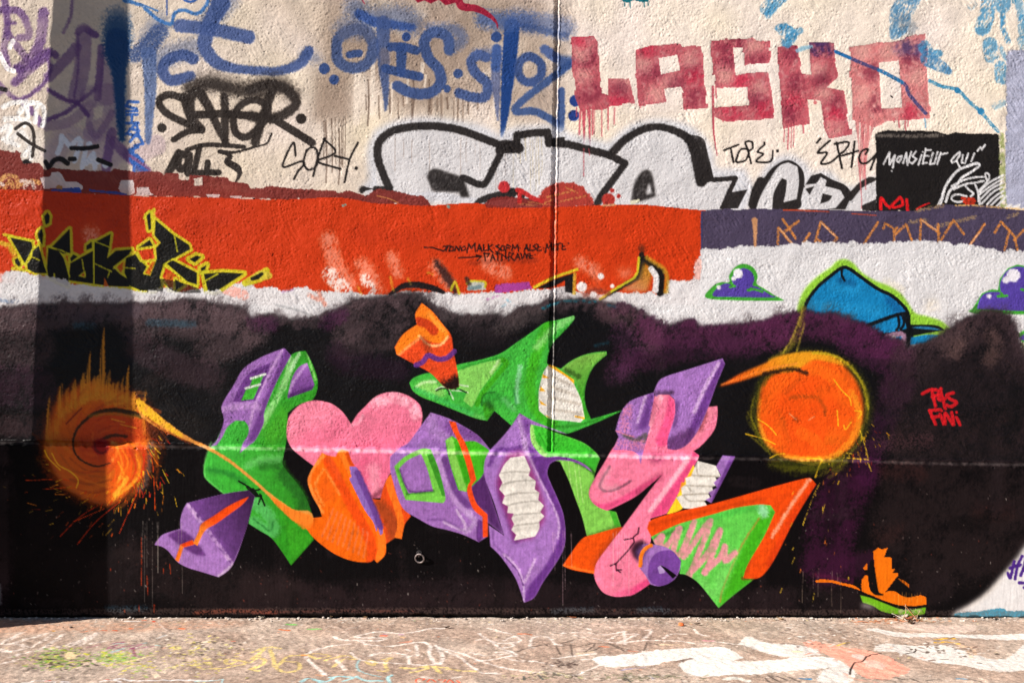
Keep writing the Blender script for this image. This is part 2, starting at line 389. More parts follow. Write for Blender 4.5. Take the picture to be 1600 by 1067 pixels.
line('C1', '490,690,26 492,860,10 492,1080,5/525,690,20 528,900,8 526,965,4/640,670,10 640,810,5', 10, (192, 74, 90), part(t, 'drip'), 0.85)
roller('C1', '808,315 900,288 1085,276 1095,295 1210,288 1225,400 1255,672 1105,685 1090,540 985,555 1000,635 830,660 820,600', ('952,365 1065,345 1085,440 965,465',), 'd:870,440 960,440/l:860,400/d:1160,430/l:1150,370/l:930,590/r:880,310/d:1180,610/l:1020,510/d:1060,530/r:1180,480', (((830, 835), 640, 690),))
roller('C1', '1275,260 1530,236 1555,260 1640,258 1632,395 1480,412 1470,300 1410,300 1425,470 1625,450 1650,600 1660,735 1515,748 1350,750 1295,725 1297,668 1510,655 1500,545 1300,545 1285,430', (), 'd:1380,390/d:1360,280 1420,270/l:1540,300/d:1560,380/r:1460,500/l:1570,560/d:1560,620/r:1600,690/r:1400,700/l:1360,470', (((1350, 1370), 740, 790),))
line('C1', '1285,540,14 1288,780,12 1300,900,8 1312,965,5/1302,540 1306,610', 8, (180, 62, 80), part(t, 'drip'), 0.9)
roller('D1', '80,295 140,290 205,285 232,460 290,468 275,265 430,272 452,485 385,545 492,565 540,835 400,860 372,800 345,625 268,620 282,770 205,780 115,800 100,560', (), 'd:170,330/d:200,520/l:330,440/d:350,500/d:430,640/r:180,640/d:160,700/r:440,720/l:370,590/l:430,790/d:360,300/b:300,290 380,290', (((125, 150, 170, 185, 240), 780, 940),))
RR = (204, 114, 116)
roller('D1', '525,297 620,285 700,268 835,255 992,213 1000,420 1022,735 880,745 760,752 680,792 545,745 540,520', ('706,392 830,380 850,668 722,675',), 'd:700,640/l:600,330/l:600,590/d:660,450/l:770,330/b:850,290 900,310 980,320/d:900,390/r:900,700/l:940,480', (((800, 830, 870, 890), 740, 810), ((600, 615, 640), 760, 1150)))
line('D1', '620,770,110 612,900,60 605,1100,22', 60, (216, 128, 128), part(t, 'drip'), 0.85, soft=1.2, tex=N_VERT, ta=.5)
dots('D1', '315,638,11', RR); line('D1', '780,598 792,606', 8, (40, 34, 34))

# ---- light blue dry brush marks ----------------------------------------------
t = thing_rec('brush_marks', 'dry light blue brush marks scattered around the red roller letters', 'graffiti')
BB = (66, 140, 186)
for q, w, a in (('20,60 110,-20', 80, .8), ('25,100 60,60', 40, .7), ('90,180 130,170', 40, .9), ('120,190 170,220 140,265', 70, .85), ('150,240 220,195', 40, .7)):
    pp = part(t, 'brush_mark'); line('D1', q, w, BB, pp, a, soft=2, tex=N_BRUSH, ta=.6)
pp = part(t, 'brush_mark'); line('D1', '905,-20,120 845,90,130 830,170,110 800,230,40', 90, (70, 128, 172), pp, .85, soft=2, tex=N_BRUSH, ta=.55); line('D1', '840,130 900,180', 80, (60, 90, 120), None, .35, soft=6)
pp = part(t, 'brush_mark'); line('D1', '990,300,80 1020,340,60 1080,335,40', 70, BB, pp, .85, soft=1.6, tex=N_BRUSH, ta=.5); line('D1', '1010,370,90 1080,410,70 1135,445,40', 70, (64, 126, 176), pp, .85, soft=1.6, tex=N_BRUSH, ta=.5)
pp = part(t, 'brush_line'); line('D1', '205,320,22 240,305,26 290,295,20', 22, (130, 180, 205), pp, .8, soft=1.2); line('D1', '440,325 520,360 600,395 700,435 800,485 870,530 895,590 995,705', 20, (60, 66, 118), pp, .92, soft=.9, tex=N_FINE, ta=.3)
line('D1', '440,325 530,365', 18, (40, 110, 170), pp); line('D1', '705,438 790,480 850,515', 22, (44, 118, 168), pp, .95, tex=N_FINE, ta=.5)
line('D1', '990,735 995,790', 10, (110, 160, 190), pp, .8)
pp = part(t, 'brush_line'); line('D1', '1020,505 1100,540 1190,560 1260,630 1330,690 1390,760 1440,815', 20, (56, 138, 180), pp, .92, soft=1, tex=N_FINE, ta=.4); dots('D1', '1190,563,18 1335,692,20', (52, 130, 176), pp)
for q, w, a in (('1370,-30 1375,80 1345,180', 90, .8), ('1470,-20 1470,40', 90, .75), ('1470,90 1470,180 1500,260', 30, .9), ('1390,280 1400,350', 85, .75), ('1450,290 1490,370', 26, .6), ('1455,420 1460,490', 70, .75), ('1560,0 1585,110', 50, .6), ('1590,130 1600,210', 60, .75), ('1580,250 1600,320', 40, .6), ('1425,660 1470,640', 40, .45), ('1275,50 1290,35', 40, .4)):
    pp = part(t, 'brush_mark'); line('D1', q, w, BB, pp, a, soft=2, tex=N_BRUSH, ta=.75)

# ---- black tag with a cross bar on the left -------------------------------------
BK = (46, 38, 34)
t = thing_rec('spray_tag', 'soft black can tag with dots between the long blue drips and the red brown run', 'graffiti')
p = part(t, 'letter'); line('A1', '1120,610 1040,590 980,625 1010,690 1100,745 1240,805', 43, BK, p, .97, soft=1.6); line('A1', '1245,810 1160,815 1070,865', 37, BK, p, .97, soft=1.2)
line('A1', '1130,600 1160,700 1240,800', 46, BK, p, .9, soft=1.5)
p = part(t, 'letter'); line('A1', '1175,740,52 1170,620,62 1220,575,62 1290,680,52 1385,880,37', 52, BK, p, .95, soft=2); line('A1', '1190,715 1400,708 1620,730', 47, BK, p, .97, soft=1.2)
p = part(t, 'letter'); line('A1', '1380,600 1385,760 1385,890', 47, BK, p, .95, soft=2); line('A1', '1160,545 1300,520 1450,560 1640,580', 70, BK, None, .75, soft=6); line('A1', '1220,530 1330,510 1500,560', 110, BK, None, .4, soft=10)
p = part(t, 'letter'); line('A1', '1590,625 1500,640 1440,720 1450,820 1520,850 1600,780 1650,680', 43, BK, p, .95, soft=1.5, closed=True)
p = part(t, 'letter'); line('B1', '-10,560 100,525 210,555 270,630 230,690 110,738 -10,722', 58, BK, p, .95, soft=3); line('B1', '130,738 250,810 370,885', 46, BK, p, .97, soft=1.2); line('B1', '20,880 60,750 110,610 130,560', 52, BK, p, .95, soft=2.2)
line('B1', '20,540 150,510 240,580', 110, BK, None, .45, soft=9)
p = part(t, 'dot'); dots('A1', '997,793,27', BK, p, 1.0); dots('B1', '303,737,30', BK, p, 1.0)
p = part(t, 'underline'); line('A1', '1150,930 1250,900 1370,900 1500,912', 27, BK, p, .96, soft=1); line('A1', '1350,945,15 1450,945,12 1560,910,10 1640,890,12 1670,830,15', 12, BK, p, .95)

line('A1', '1190,590 1290,530 1400,545', 60, BK, None, .55, soft=7); line('B1', '120,530 230,560', 70, BK, None, .5, soft=7)
t = thing_rec('spray_tag', 'short black tag of bulging figures above the maroon band', 'graffiti')
p = part(t, 'figure'); line('A2', '1035,150,46 1070,90,50 1100,25,44', 46, BK, p, .96, soft=1)
p = part(t, 'figure'); line('A2', '1165,50 1120,35 1095,80 1110,125 1150,105 1165,40 1158,150', 44, BK, p, .96, soft=1)
p = part(t, 'figure'); line('A2', '1228,-10 1195,135/1190,150 1345,146/1278,85 1268,190', 36, BK, p, .97, soft=1)
p = part(t, 'figure'); line('A2', '1350,18,24 1420,45,20 1400,80,40 1460,120,44 1475,160,26 1445,212,8/1350,15,20 1450,20,14 1600,-15,8', 26, BK, p, .97)

t = thing_rec('thin_marker_tag', 'thin black marker tag beside the silver bubble letters', 'graffiti')
for q in ('268,965 255,885 205,975 195,1035 300,1000 320,1015 285,1060 258,1108', '335,930 318,1010 350,1052 398,1020 398,930 360,915 330,945', '448,858 410,960 376,1090/440,862 500,915 512,945 470,970 405,1002 545,1046', '508,966 600,988/652,885 600,990 570,1128'):
    p = part(t, 'letter'); line('B1', q, 13, (34, 28, 26), p, 1, soft=.7)
dots('B1', '641,1042,11', (34, 28, 26), p)

# small marks at the left foot of the cream wall
t = thing_rec('pale_tag', 'pale sprayed letters among black dashes above the maroon band', 'graffiti')
LB = (228, 234, 246)
for q in ('355,950 375,900 380,845 430,905 485,860 495,900', '500,880 460,995', '505,1040 525,935', '530,1015 575,950 585,1040/540,1000 600,1005'):
    p = part(t, 'letter'); line('A1', q, 30, LB, p, 1, sm=0, soft=1.6)
dots('A1', '548,895,18 650,1022,20', LB, p, 1.5)
t = thing_rec('black_strokes', 'broken black strokes showing round the pale sprayed letters', 'graffiti')
p = part(t, 'stroke'); line('A1', '95,800 150,765 195,790 210,860 200,970/110,830 190,890 275,935', 20, BK, p, .95)
p = part(t, 'stroke'); line('A1', '440,918 520,920 600,908/430,985 460,985/605,990 680,1020/0,552 35,560', 26, (24, 20, 22), p, .95, soft=1)
p = part(t, 'stroke'); line('A2', '310,105,26 330,75,28 370,62,30 415,90,30/135,95 160,80 195,100/280,80 300,120', 26, (24, 20, 22), p, .95, soft=1)

# ---- silver bubble letters ----------------------------------------------------
t = thing_rec('bubble_lettering', 'large silver bubble letters with thick black outlines right of the thin marker tag', 'graffiti')
SV = (214, 211, 213); HALO = (208, 210, 219)
SIL = '636,285 627,245 631,216 655,204 700,200 745,207 785,226 797,226 803,212 842,209 848,221 880,226 925,238 945,215 970,204 1000,203 1025,213 1042,228 1050,268 1085,267 1070,310 900,306 780,304 700,285'
poly('Z', '612,290 606,280 618,270 616,230 626,206 655,194 700,190 760,200 786,214 800,203 850,200 880,212 922,222 950,200 985,192 1025,200 1052,225 1058,255 1096,255 1108,280 1098,312 900,310 700,300', HALO, a=.85, soft=3.2)
p = part(t, 'letter'); poly('Z', '636,285 627,245 631,216 655,204 700,200 745,207 785,226 797,226 800,250 780,292 700,285', SV, p, sm=1, soft=.8)
p2_ = part(t, 'letter'); poly('Z', '797,226 803,212 842,209 848,221 880,226 925,238 944,252 912,300 780,300 790,270', SV, p2_, soft=.8)
p3_ = part(t, 'letter'); poly('Z', '925,238 945,215 970,204 1000,203 1025,213 1042,228 1050,268 1085,267 1070,310 912,308 944,252', SV, p3_, soft=.8)
for q in ('C1:1130,690 1180,760 1210,860 1260,1000', ):
    pass
drips('B1', (880, 930, 985, 1090, 1285, 1320, 1370, 1400, 1500, 1560), 860, 1180, 5, (128, 100, 84), .5, None, 11)
drips('C1', (60, 80, 100, 130, 160, 175, 200, 210, 230), 860, 1200, 5, (190, 170, 120), .55, None, 12)
OB = (40, 35, 34)
q1 = part(t, 'outline', parent=p)
line('B1', '845,1165 800,1060 772,960 790,870 890,803 1080,782 1250,800 1400,850 1540,905', 46, OB, q1, .97, soft=1.6); line('B1', '1530,908 1570,900 1640,920', 60, OB, q1, .97, soft=1.5)
line('B2', '675,262,26 685,248,34 760,248 850,252', 34, OB, q1, .98, soft=1)
poly('B2', '1075,175 1090,135 1130,122 1200,145 1300,175 1340,300 1285,300 1275,268 1110,262', OB, q1, .97, soft=1.2, tex=N_BRUSH, ta=.12)
line('B2', '1300,178 1400,220 1440,205 1500,90 1545,0', 40, OB, q1, .97, soft=1.3)
line('B2', '1370,345,20 1430,310,40 1600,272,60', 40, OB, q1, .97, soft=1.2)
q2 = part(t, 'outline', parent=p2_)
line('C1', '-30,930 75,925 78,840 170,825 268,822 275,890/275,885 400,895 530,930 650,962', 44, OB, q2, .97, sm=0, soft=1.5); poly('C1', '255,860 375,848 370,905 260,910', OB, q2, .97, soft=1)
poly('C1', '0,890 75,860 75,940 0,950', OB, q2, .97, soft=1)
line('C2', '650,40 745,92 680,180 600,285 570,345', 42, OB, q2, .97, sm=0, soft=1.4); line('C2', '70,265 110,268 110,320 170,322 240,318/20,270 90,262', 34, OB, q2, .97, soft=1)
q3 = part(t, 'outline', parent=p3_)
line('C1', '655,960,50 740,870,46 850,805,42 950,788,40 1060,815,44 1150,880,56 1195,1010,70 1215,1120,70', 44, OB, q3, .97, soft=1.6)
poly('C1', '1100,830 1200,845 1235,870 1290,1100 1290,1120 1190,1145 1180,1000', OB, q3, .97, soft=1, tex=N_BRUSH, ta=.12)
poly('C2', '1180,100 1268,80 1292,195 1190,232', OB, q3, .97, soft=1, tex=N_BRUSH, ta=.12)
line('C2', '1290,192 1425,182 1345,360', 28, OB, q3, .97, sm=0, soft=1); poly('C2', '1400,268 1500,250 1440,368 1332,368', OB, q3, .97, soft=1)
poly('C2', '782,318 800,225 840,150 882,128 912,160 935,292 840,325', OB, q3, .97, soft=1.2, holes=('872,283 893,205 912,275',), tex=N_BRUSH, ta=.12)
poly('C2', '775,320 835,310 835,330 780,345', (226, 220, 190), None, .9, rough=1)
# right hand silver letters
t = thing_rec('bubble_lettering', 'small silver bubble letters cut off beside the black square', 'graffiti')
poly('D2', '-60,250 0,120 80,50 170,35 260,90 300,160 350,125 430,150 480,210 560,230 640,180 695,160 695,390 -60,390', HALO, a=.8, soft=3)
p = part(t, 'letter'); poly('D2', '-80,375 -40,250 0,180 60,110 150,70 230,120 250,200 230,300 200,375', OB, p, .98, sm=1, soft=1)
poly('D2', '-50,375 -20,290 30,200 90,110 150,85 205,110 215,200 200,310 120,330 135,260 140,195 110,180 60,270 50,375', SV, p, 1, soft=1)
line('D2', '-70,340 -50,260 -20,200', 50, OB, p, .97, soft=1)
p = part(t, 'letter'); poly('D2', '260,375 285,290 245,235 290,165 350,150 420,190 500,225 545,280 500,375', OB, p, .98, soft=1)
poly('D2', '255,370 275,300 310,230 245,250 255,222 320,215 350,175 385,195 375,230 470,255 495,300 440,365 330,380 300,375', SV, p, 1, soft=1, holes=('345,340 360,275 420,290 400,320',))
p = part(t, 'letter'); line('D2', '530,300,40 590,230,36 650,195,40 700,185', 40, OB, p, .97, soft=1.2); poly('D2', '520,350 580,270 640,220 692,205 692,310 620,340 590,380 500,375', SV, p, 1, soft=1); poly('D2', '600,350 690,310 695,385 605,380', OB, p, .98, soft=1)
line('D2', '580,60,10 600,300,6 598,370,4/620,60,12 625,250,6', 6, (206, 110, 116), None, .8)

# thin marker tags on the right
t = thing_rec('thin_marker_tag', 'thin black marker tag under the middle of the red roller letters', 'graffiti')
for q in ('1353,932 1442,898/1395,920 1412,1005', '1440,958 1428,1000 1460,1003 1492,985 1505,930 1460,925 1437,960', '1520,1012 1500,930 1485,882 1525,880 1530,915 1510,935', '1605,895 1560,940 1595,955 1552,1000 1640,1000 1655,935'):
    p = part(t, 'letter'); line('C1', q, 12, (34, 28, 26), p, 1, soft=.7)
dots('D1', '83,935,9 3,885,7', (34, 28, 26), p)
t = thing_rec('thin_marker_tag', 'thin black marker tag touching the left side of the black square', 'graffiti')
for q in ('405,872 330,945 388,948 350,1012 410,1005 462,960', '447,885 480,1042/435,892 520,882 500,930 465,955', '478,965 580,935/558,878 538,1035', '625,955 640,925 605,935 585,975 600,1010 640,1005 690,955/690,960 655,1052'):
    p = part(t, 'letter'); line('D1', q, 13, (34, 28, 26), p, 1, soft=.7)
line('D1', '325,885 347,860', 14, (34, 28, 26), p)

# ---- lilac patch and black square --------------------------------------------
poly('D1', '1490,360 1500,320 1640,310 3300,300 3300,1290 1640,1300 1480,1260 1490,800', (172, 174, 198), W_LILAC, .95, rough=1.6, noise=N_MED)
t = thing_rec('black_square', 'black painted square with white lettering and a line drawn head', 'graffiti')
p = part(t, 'square'); BQ = (26, 22, 21)
poly('D1', ragged('683,830 720,815 760,808 900,812 1050,816 1150,835 1170,822 1240,828 1445,832 1450,1000 1452,1270 1440,1300 690,1310 692,1000', 40, 8, 3), BQ, p, .98, rough=1.4, noise=N_BRUSH)
line('D1', '700,840 860,842/880,846 1100,838', 20, CREAM, None, .35, soft=2, tex=N_BRUSH, ta=.9)
line('D1', '1462,840,30 1465,1000,36 1470,1200,34 1475,1290,40', 34, (150, 160, 96), part(t, 'edge_strip', 'yellow green edge strip'), .85, soft=1.2, tex=N_MED, ta=.6)
WHT = (226, 224, 226)
for q in ('240,378 300,265 298,385 352,292 330,415/322,445', '385,310 365,345 390,362 412,330 420,300 390,305', '430,368 462,270 472,385 510,260', '555,255 520,300 560,330 520,372 500,362', '578,385 610,290/622,262', '620,375 650,230/650,245 700,240/640,300 675,300/622,372 660,365', '690,375 720,270/690,380 735,372 765,262', '760,378 795,270 800,285 860,270', '975,262 935,295 895,345 905,365 945,345 980,290 978,262/950,350 980,412', '1010,290 995,365 1030,370 1060,275', '1090,352 1120,275/1150,250 1180,215 1190,240 1222,195'):
    pp = part(t, 'letter'); line('M', q, 17, WHT, pp, .97, sm=0, soft=.7, tex=N_BRUSH, ta=.12)
pp = part(t, 'drawn_head')
line('M', '770,790,34 810,700,30 830,620,26 880,530,24 960,440,22 1050,400,22 1140,372,26 1170,385,22 1150,410,20 1080,460,22 1000,510,22 950,580,22 880,640,24 845,740,22', 22, WHT, pp, .97)
line('M', '900,590 1000,540 1100,510 1210,500/920,620 1040,570 1120,560 1210,540/1245,545 1225,480 1245,465 1265,500 1235,560 1160,640/1030,580 1060,620 1110,660 1085,690/1130,580 1155,650 1160,740/1045,690 960,670 905,690 905,725 960,745 1010,735/1170,650 1260,560 1400,485/1160,680 1250,610 1390,520/1180,720 1280,620 1390,560/1190,760 1300,650 1390,600/1240,770 1320,690 1400,640/1270,790 1350,710 1400,680/1330,790 1380,740 1430,690/1170,700 1170,770/1420,795 1480,770/1490,795 1560,770', 18, WHT, pp, .95)
pp = part(t, 'red_patch'); line('M', '1000,710 1110,715/1020,740 1120,735/1040,765 1110,760', 26, (200, 52, 28), pp, .95, tex=N_BRUSH, ta=.4)
t = thing_rec('red_marker_tag', 'bright red marker letters low on the black square', 'graffiti')
pp = part(t, 'letter'); line('M', '215,810,30 218,705,26 275,780,26 330,790', 26, (216, 26, 30), pp, .97)
pp = part(t, 'letter'); line('M', '300,800,26 370,730,26 405,700,26 425,770,26 340,800,20', 26, (216, 26, 30), pp, .97)
pp = part(t, 'letter'); line('M', '465,720,26 475,825,30/560,815,12 620,780,14 685,755,10', 22, (216, 26, 30), pp, .97)
# ---- colour bands ---------------------------------------------------------------
# maroon
poly('A2', ragged('-2000,-40 0,8 125,18 138,100 150,92 250,95 270,130 380,125 560,140 760,132 830,142 940,138 1030,150 1100,150 1105,190 1160,195 1165,165 1250,165 1400,175 1420,205 1530,212 1535,245 1600,245 1690,232 1800,245 1950,255 2160,262 2250,290 2330,245 2450,265 2610,295 2660,350 2600,360 2350,345 2020,310 1790,320 1600,312 940,300 250,270 0,262 -2000,200', 30, 14, 5), (122, 46, 40), W_MAROON, .98, rough=1.3, noise=N_FINE)
line('A2', '850,150 1100,180/600,150 750,200/1250,200 1500,260', 40, (150, 84, 72), None, .3, soft=6, tex=N_MED, ta=.8)
poly('A2', '1195,185 1245,175 1245,225 1195,228', (220, 204, 190), None, .95, rough=.8)
line('B2', '770,290 850,310 900,335', 5, (220, 150, 80), None, .7)
# small patches between bands
t = thing_rec('touch_up_patches', 'ragged white and blue dabs along the top edge of the orange red band', 'paint')
for q in ('245,178 310,172 318,145 360,142 380,160 400,200 430,212 440,240 270,246', '405,205 470,205 510,230 505,255 400,240', '728,245 745,195 820,193 830,270 800,285 750,280', '842,240 915,238 925,268 950,285 840,292', '1265,280 1355,283 1345,300 1280,298', '1412,290 1490,292 1480,305 1420,303', '1545,302 1570,300 1560,312'):
    pp = part(t, 'dab'); poly('A2', q, (214, 208, 210), pp, .95, rough=.9)
for q in ('310,258 345,245 490,238 502,262 500,272 320,262', '548,262 550,248 620,258 710,262 785,280 780,288'):
    pp = part(t, 'dab'); poly('A2', q, (36, 76, 172), pp, .95, rough=.7)
poly('A2', '345,235 355,222 385,228 385,250 348,250', (170, 130, 70), part(t, 'dab'), .9, rough=.8)
t = thing_rec('looped_marks', 'ochre and white looped marks between the maroon and orange red paint', 'graffiti')
pp = part(t, 'loop'); line('A2', '-10,240 10,190 50,165 100,180 110,235/30,240 60,200 80,235/130,220 200,200 240,210/-60,200 -200,180', 26, (222, 172, 104), pp, .95, soft=1.2, tex=N_FINE, ta=.5)
pp = part(t, 'loop'); line('A2', '130,200 160,200 150,240 190,200 210,240/0,215 20,220', 22, (232, 222, 214), pp, .9, tex=N_FINE, ta=.5)

# orange red
poly('A2', '-2000,190 0,250 250,258 520,275 800,290 950,296 1270,300 1600,312 1790,312 1920,305 2020,300 2140,305 2300,335 2450,340 2600,352 2900,335 3150,362 3260,358 3600,350 3800,343 3970,345 4085,355 4240,372 4345,380 4330,500 4325,600 4320,680 4310,800 4300,960 0,960 -2000,960', (200, 54, 10), W_ORANGE, .985, rough=.9)
poly('A2', '-2000,190 0,250 800,290 1600,312 1600,500 800,520 0,480 -2000,480', (176, 44, 12), None, .4, soft=14, tex=N_BIG, ta=.6)
line('A2', '2200,520 2700,560 3300,500/3600,480 4100,560/700,420 1400,470', 110, (182, 48, 12), None, .4, soft=12, tex=N_BIG, ta=.8)
for q, w in (('560,520 640,700 800,860', 90), ('560,540 700,760 780,830', 60), ('2020,560 2060,700 2150,840', 90), ('2230,720 2290,800 2320,880', 90), ('2410,660 2450,760', 60), ('2680,720 2760,830', 70), ('3000,700 3100,760', 90), ('3570,700 3650,740', 70)):
    line('A2', q, w, (244, 156, 132), None, .7, soft=8, tex=N_BRUSH, ta=.6)
for q, w in (('2030,780 2100,850 2120,900', 90), ('2250,800 2290,880', 60)):
    line('A2', q, w, (244, 222, 214), None, .95, soft=4, tex=N_BRUSH, ta=.8)
dots('B2', '560,350,8 1208,356,10', (130, 150, 140), None, 1)
dots('B2', '575,345,6', (90, 160, 150), None, 1)

# slate
poly('C2', ragged('1215,385 1300,372 1600,370 2300,384 2520,384 2680,345 2880,345 3000,352 3200,378 3500,372 3800,378 5200,380 5200,660 1210,660', 40, 6, 7), (70, 60, 84), W_SLATE, .98, rough=1.0)
line('C2', '1215,390 1215,640', 10, (40, 60, 110), None, .6)
line('D2', '120,378,8 240,380,10 400,388,6/540,400 690,410', 6, (196, 70, 30), None, .8); line('D2', '1180,350 1300,350 1600,375', 10, (222, 178, 110), None, .8, tex=N_FINE, ta=.6)
line('D2', '900,450 1000,440/1060,480 1300,420/1500,420 1560,400/940,380 1100,350', 22, (196, 160, 100), None, .5, soft=1, tex=N_FINE, ta=1.0)
t = thing_rec('orange_runes', 'row of thin orange angular marks on the slate violet band', 'graffiti')
OC = (206, 130, 62)
for q in ('85,585 88,485 180,595', '115,435 195,552/120,515 212,445', '240,582 280,522', '315,570 350,450 452,550 415,590', '330,560 345,570', '615,585 700,455', '735,490 745,460 800,490 800,570', '805,530 875,465 910,565/800,510 820,485', '960,570 965,435 1080,520', '1070,465 1075,580 1100,580', '1090,560 1165,440 1230,525', '1265,595 1358,465', '1420,515 1460,450 1550,550', '1480,625 1505,520', '1540,560 1600,500/1545,560 1560,625', '1700,600 1740,460 1820,560'):
    pp = part(t, 'mark'); line('D2', q, 14, OC, pp, .95, sm=0, soft=.8, tex=N_FINE, ta=.4)
line('D2', '95,490 170,580/350,455 440,540/970,440 1060,500/1270,590 1320,520', 7, (230, 178, 140), None, .7, sm=0)
line('C2', '1542,440,32 1545,520,22 1545,605,14', 20, (210, 150, 100), part(t, 'mark'), .9, soft=1.4)

# white band and the white field on the right
WV = (219, 217, 219)
poly('A2', ragged('-2000,760 0,772 170,762 230,790 420,805 430,830 560,835 700,852 850,872 950,872 1030,840 1100,880 1350,862 1450,822 1590,860 1670,842 1740,880 1880,842 1930,872 2050,880 2150,880 2380,895 2730,880 2850,890 3110,885 3270,865 3390,870 3560,880 3700,900 3780,880 4100,885 4110,800 4270,812 4285,690 4310,670 4315,612 4700,600 4830,590 5000,575 5340,580 5600,570 6000,600 6120,620 6300,630 8300,640 8300,1300 6200,1500 -2000,1300', 34, 12, 6), WV, W_WHITE, .985, rough=1.6, noise=N_BRUSH)
poly('C2', '1180,680 1215,672 1210,810 1170,800', (244, 160, 140), None, .55, rough=1.2, noise=N_BRUSH)
for q, w, c in (('0,790 100,800', 60, (240, 150, 140)), ('1380,860 1500,900', 60, (244, 150, 130)), ('1960,880 2000,960/1900,900 1960,930', 24, (238, 130, 100)), ('1740,880 1800,868', 16, (180, 140, 200)), ('0,930 140,940', 30, (110, 140, 180)), ('3120,930 3160,960/3090,970 3110,960', 12, (120, 190, 220)), ('3000,925 3090,900', 10, (190, 90, 170))):
    line('A2', q, w, c, None, .6, soft=2, tex=N_BRUSH, ta=.8)
line('A2', '1700,960 1850,1000 1950,1040', 14, (150, 150, 152), None, .5)
poly('D2', '1000,930 1060,930 1080,1000 980,1000', (236, 214, 176), None, .4, soft=4, tex=N_MED, ta=.6); line('D2', '760,830 830,870', 60, (240, 226, 190), None, .35, soft=5)
line('D2', '1125,900 1128,1060/180,880 178,960', 4, (150, 146, 146), None, .6)

# ---- yellow outlined black tag ----------------------------------------------------
t = thing_rec('spiky_black_tag', 'spiky black lettering with acid yellow outlines on the orange red band', 'graffiti')
YL = (205, 200, 36); YO = (214, 160, 40); BT = (18, 18, 16)
SP = ['70,230 215,260 222,300 170,405 110,300', '100,380 120,368 142,410 130,430 105,405', '268,180 285,170 294,205 290,280 262,235 255,205', '302,85 325,58 340,85 335,130 312,142', '265,285 300,420 320,472 240,472 190,445 185,410 215,370 225,320', '355,292 475,170 480,335 430,340',
      '330,300 400,320 440,380 470,490 465,560 400,535 330,495 320,440', '480,370 500,345 530,360 485,395', '480,405 635,320 640,545 470,520', '590,285 625,258 628,300 590,315', '645,262 755,205 745,300 730,372 790,320 900,310 880,345 770,430 820,480 900,530 880,565 740,560 645,545',
      '1062,110 1180,210 1290,280 1298,310 1180,375 1115,415 1090,500 1100,560 1050,595 960,590 890,560 850,470 860,370 930,340 955,385 1000,430 975,480 1025,490 1070,375 1065,300 1098,265 1055,215', '945,300 1020,245 1045,285 970,295', '1000,80 1025,58 1032,170 1015,180', '1130,400 1180,385 1344,470 1344,550 1280,530', '1195,515 1260,550 1200,590']
SQ = ['1165,680 1205,658 1240,665 1200,700', '1235,735 1272,715 1262,745 1240,752', '1255,770 1370,760 1500,768 1330,880 1275,875', '1510,825 1600,775 1640,750 1600,800']
recs = []
for tl, bo in [('W', q) for q in SP] + [('A2', q) for q in SQ]:
    pp = part(t, 'letter'); recs.append((tl, bo, None, pp))
    line(tl, bo, 36 if tl == 'W' else 40, YL, pp, .95, sm=0, soft=1.0, closed=True, tex=N_FINE, ta=.12)
line('W', '30,210 120,235 230,255/0,265 60,280 100,340/85,440 190,455/985,95 1050,40 1050,100/970,490 1025,490 1070,385 945,395/1100,500 1150,590 1190,590/1130,420 1344,575/905,570 990,600', 22, YL, recs[0][3], .9, sm=0, soft=1.2, tex=N_FINE, ta=.2)
for tl, bo, w, pp in recs: poly(tl, bo, BT, pp, .98, sm=0, soft=.9)
for q in ('298,300 318,300 314,400', '540,490 580,462 580,500', '985,470 1030,400 1060,390 1022,485', '1140,470 1185,470 1180,590 1120,520', '712,500 745,565 708,565', '800,430 850,385 855,430 820,465'): poly('W', q, (206, 96, 24), None, .9, sm=0, soft=.7)
line('W', '640,255 640,545/640,405 760,460/645,255 745,295/330,290 400,310 470,340/215,360 270,385/430,345 460,440 475,500/1190,215 1210,325/1115,415 1180,375/930,345 960,392/750,455 735,500/560,380 575,470/370,480 375,535/540,490 580,460 582,500 540,490/775,440 850,380 840,435 920,440/1020,290 1040,300/985,470 1030,400', 9, YL, None, .9, sm=0, soft=.8, tex=N_FINE, ta=.2)
line('A2', '0,580 50,600 90,660', 30, YO, None, .8, soft=1.6, tex=N_FINE, ta=.4)
line('A2', '1250,770 1275,870/1270,810 1340,770', 8, YL, None, .9, sm=0, soft=.8)
line('B2', '-20,820,16 40,765,24 110,780,30 60,800,26', 20, (206, 190, 60), recs[-1][3], .9, soft=1.4); line('B2', '0,800 60,770', 20, BT, recs[-1][3], .9)
poly('A2', '20,760 200,770 420,806 432,832 720,855 870,880 1020,850 1120,885 1360,868 1370,905 0,930', WV, W_WHITE, .9, rough=1.8, noise=N_BRUSH)
poly('A2', '840,860 1000,880 1010,830 1080,880 1240,890 1200,850 980,800', BT, None, .6, rough=1)

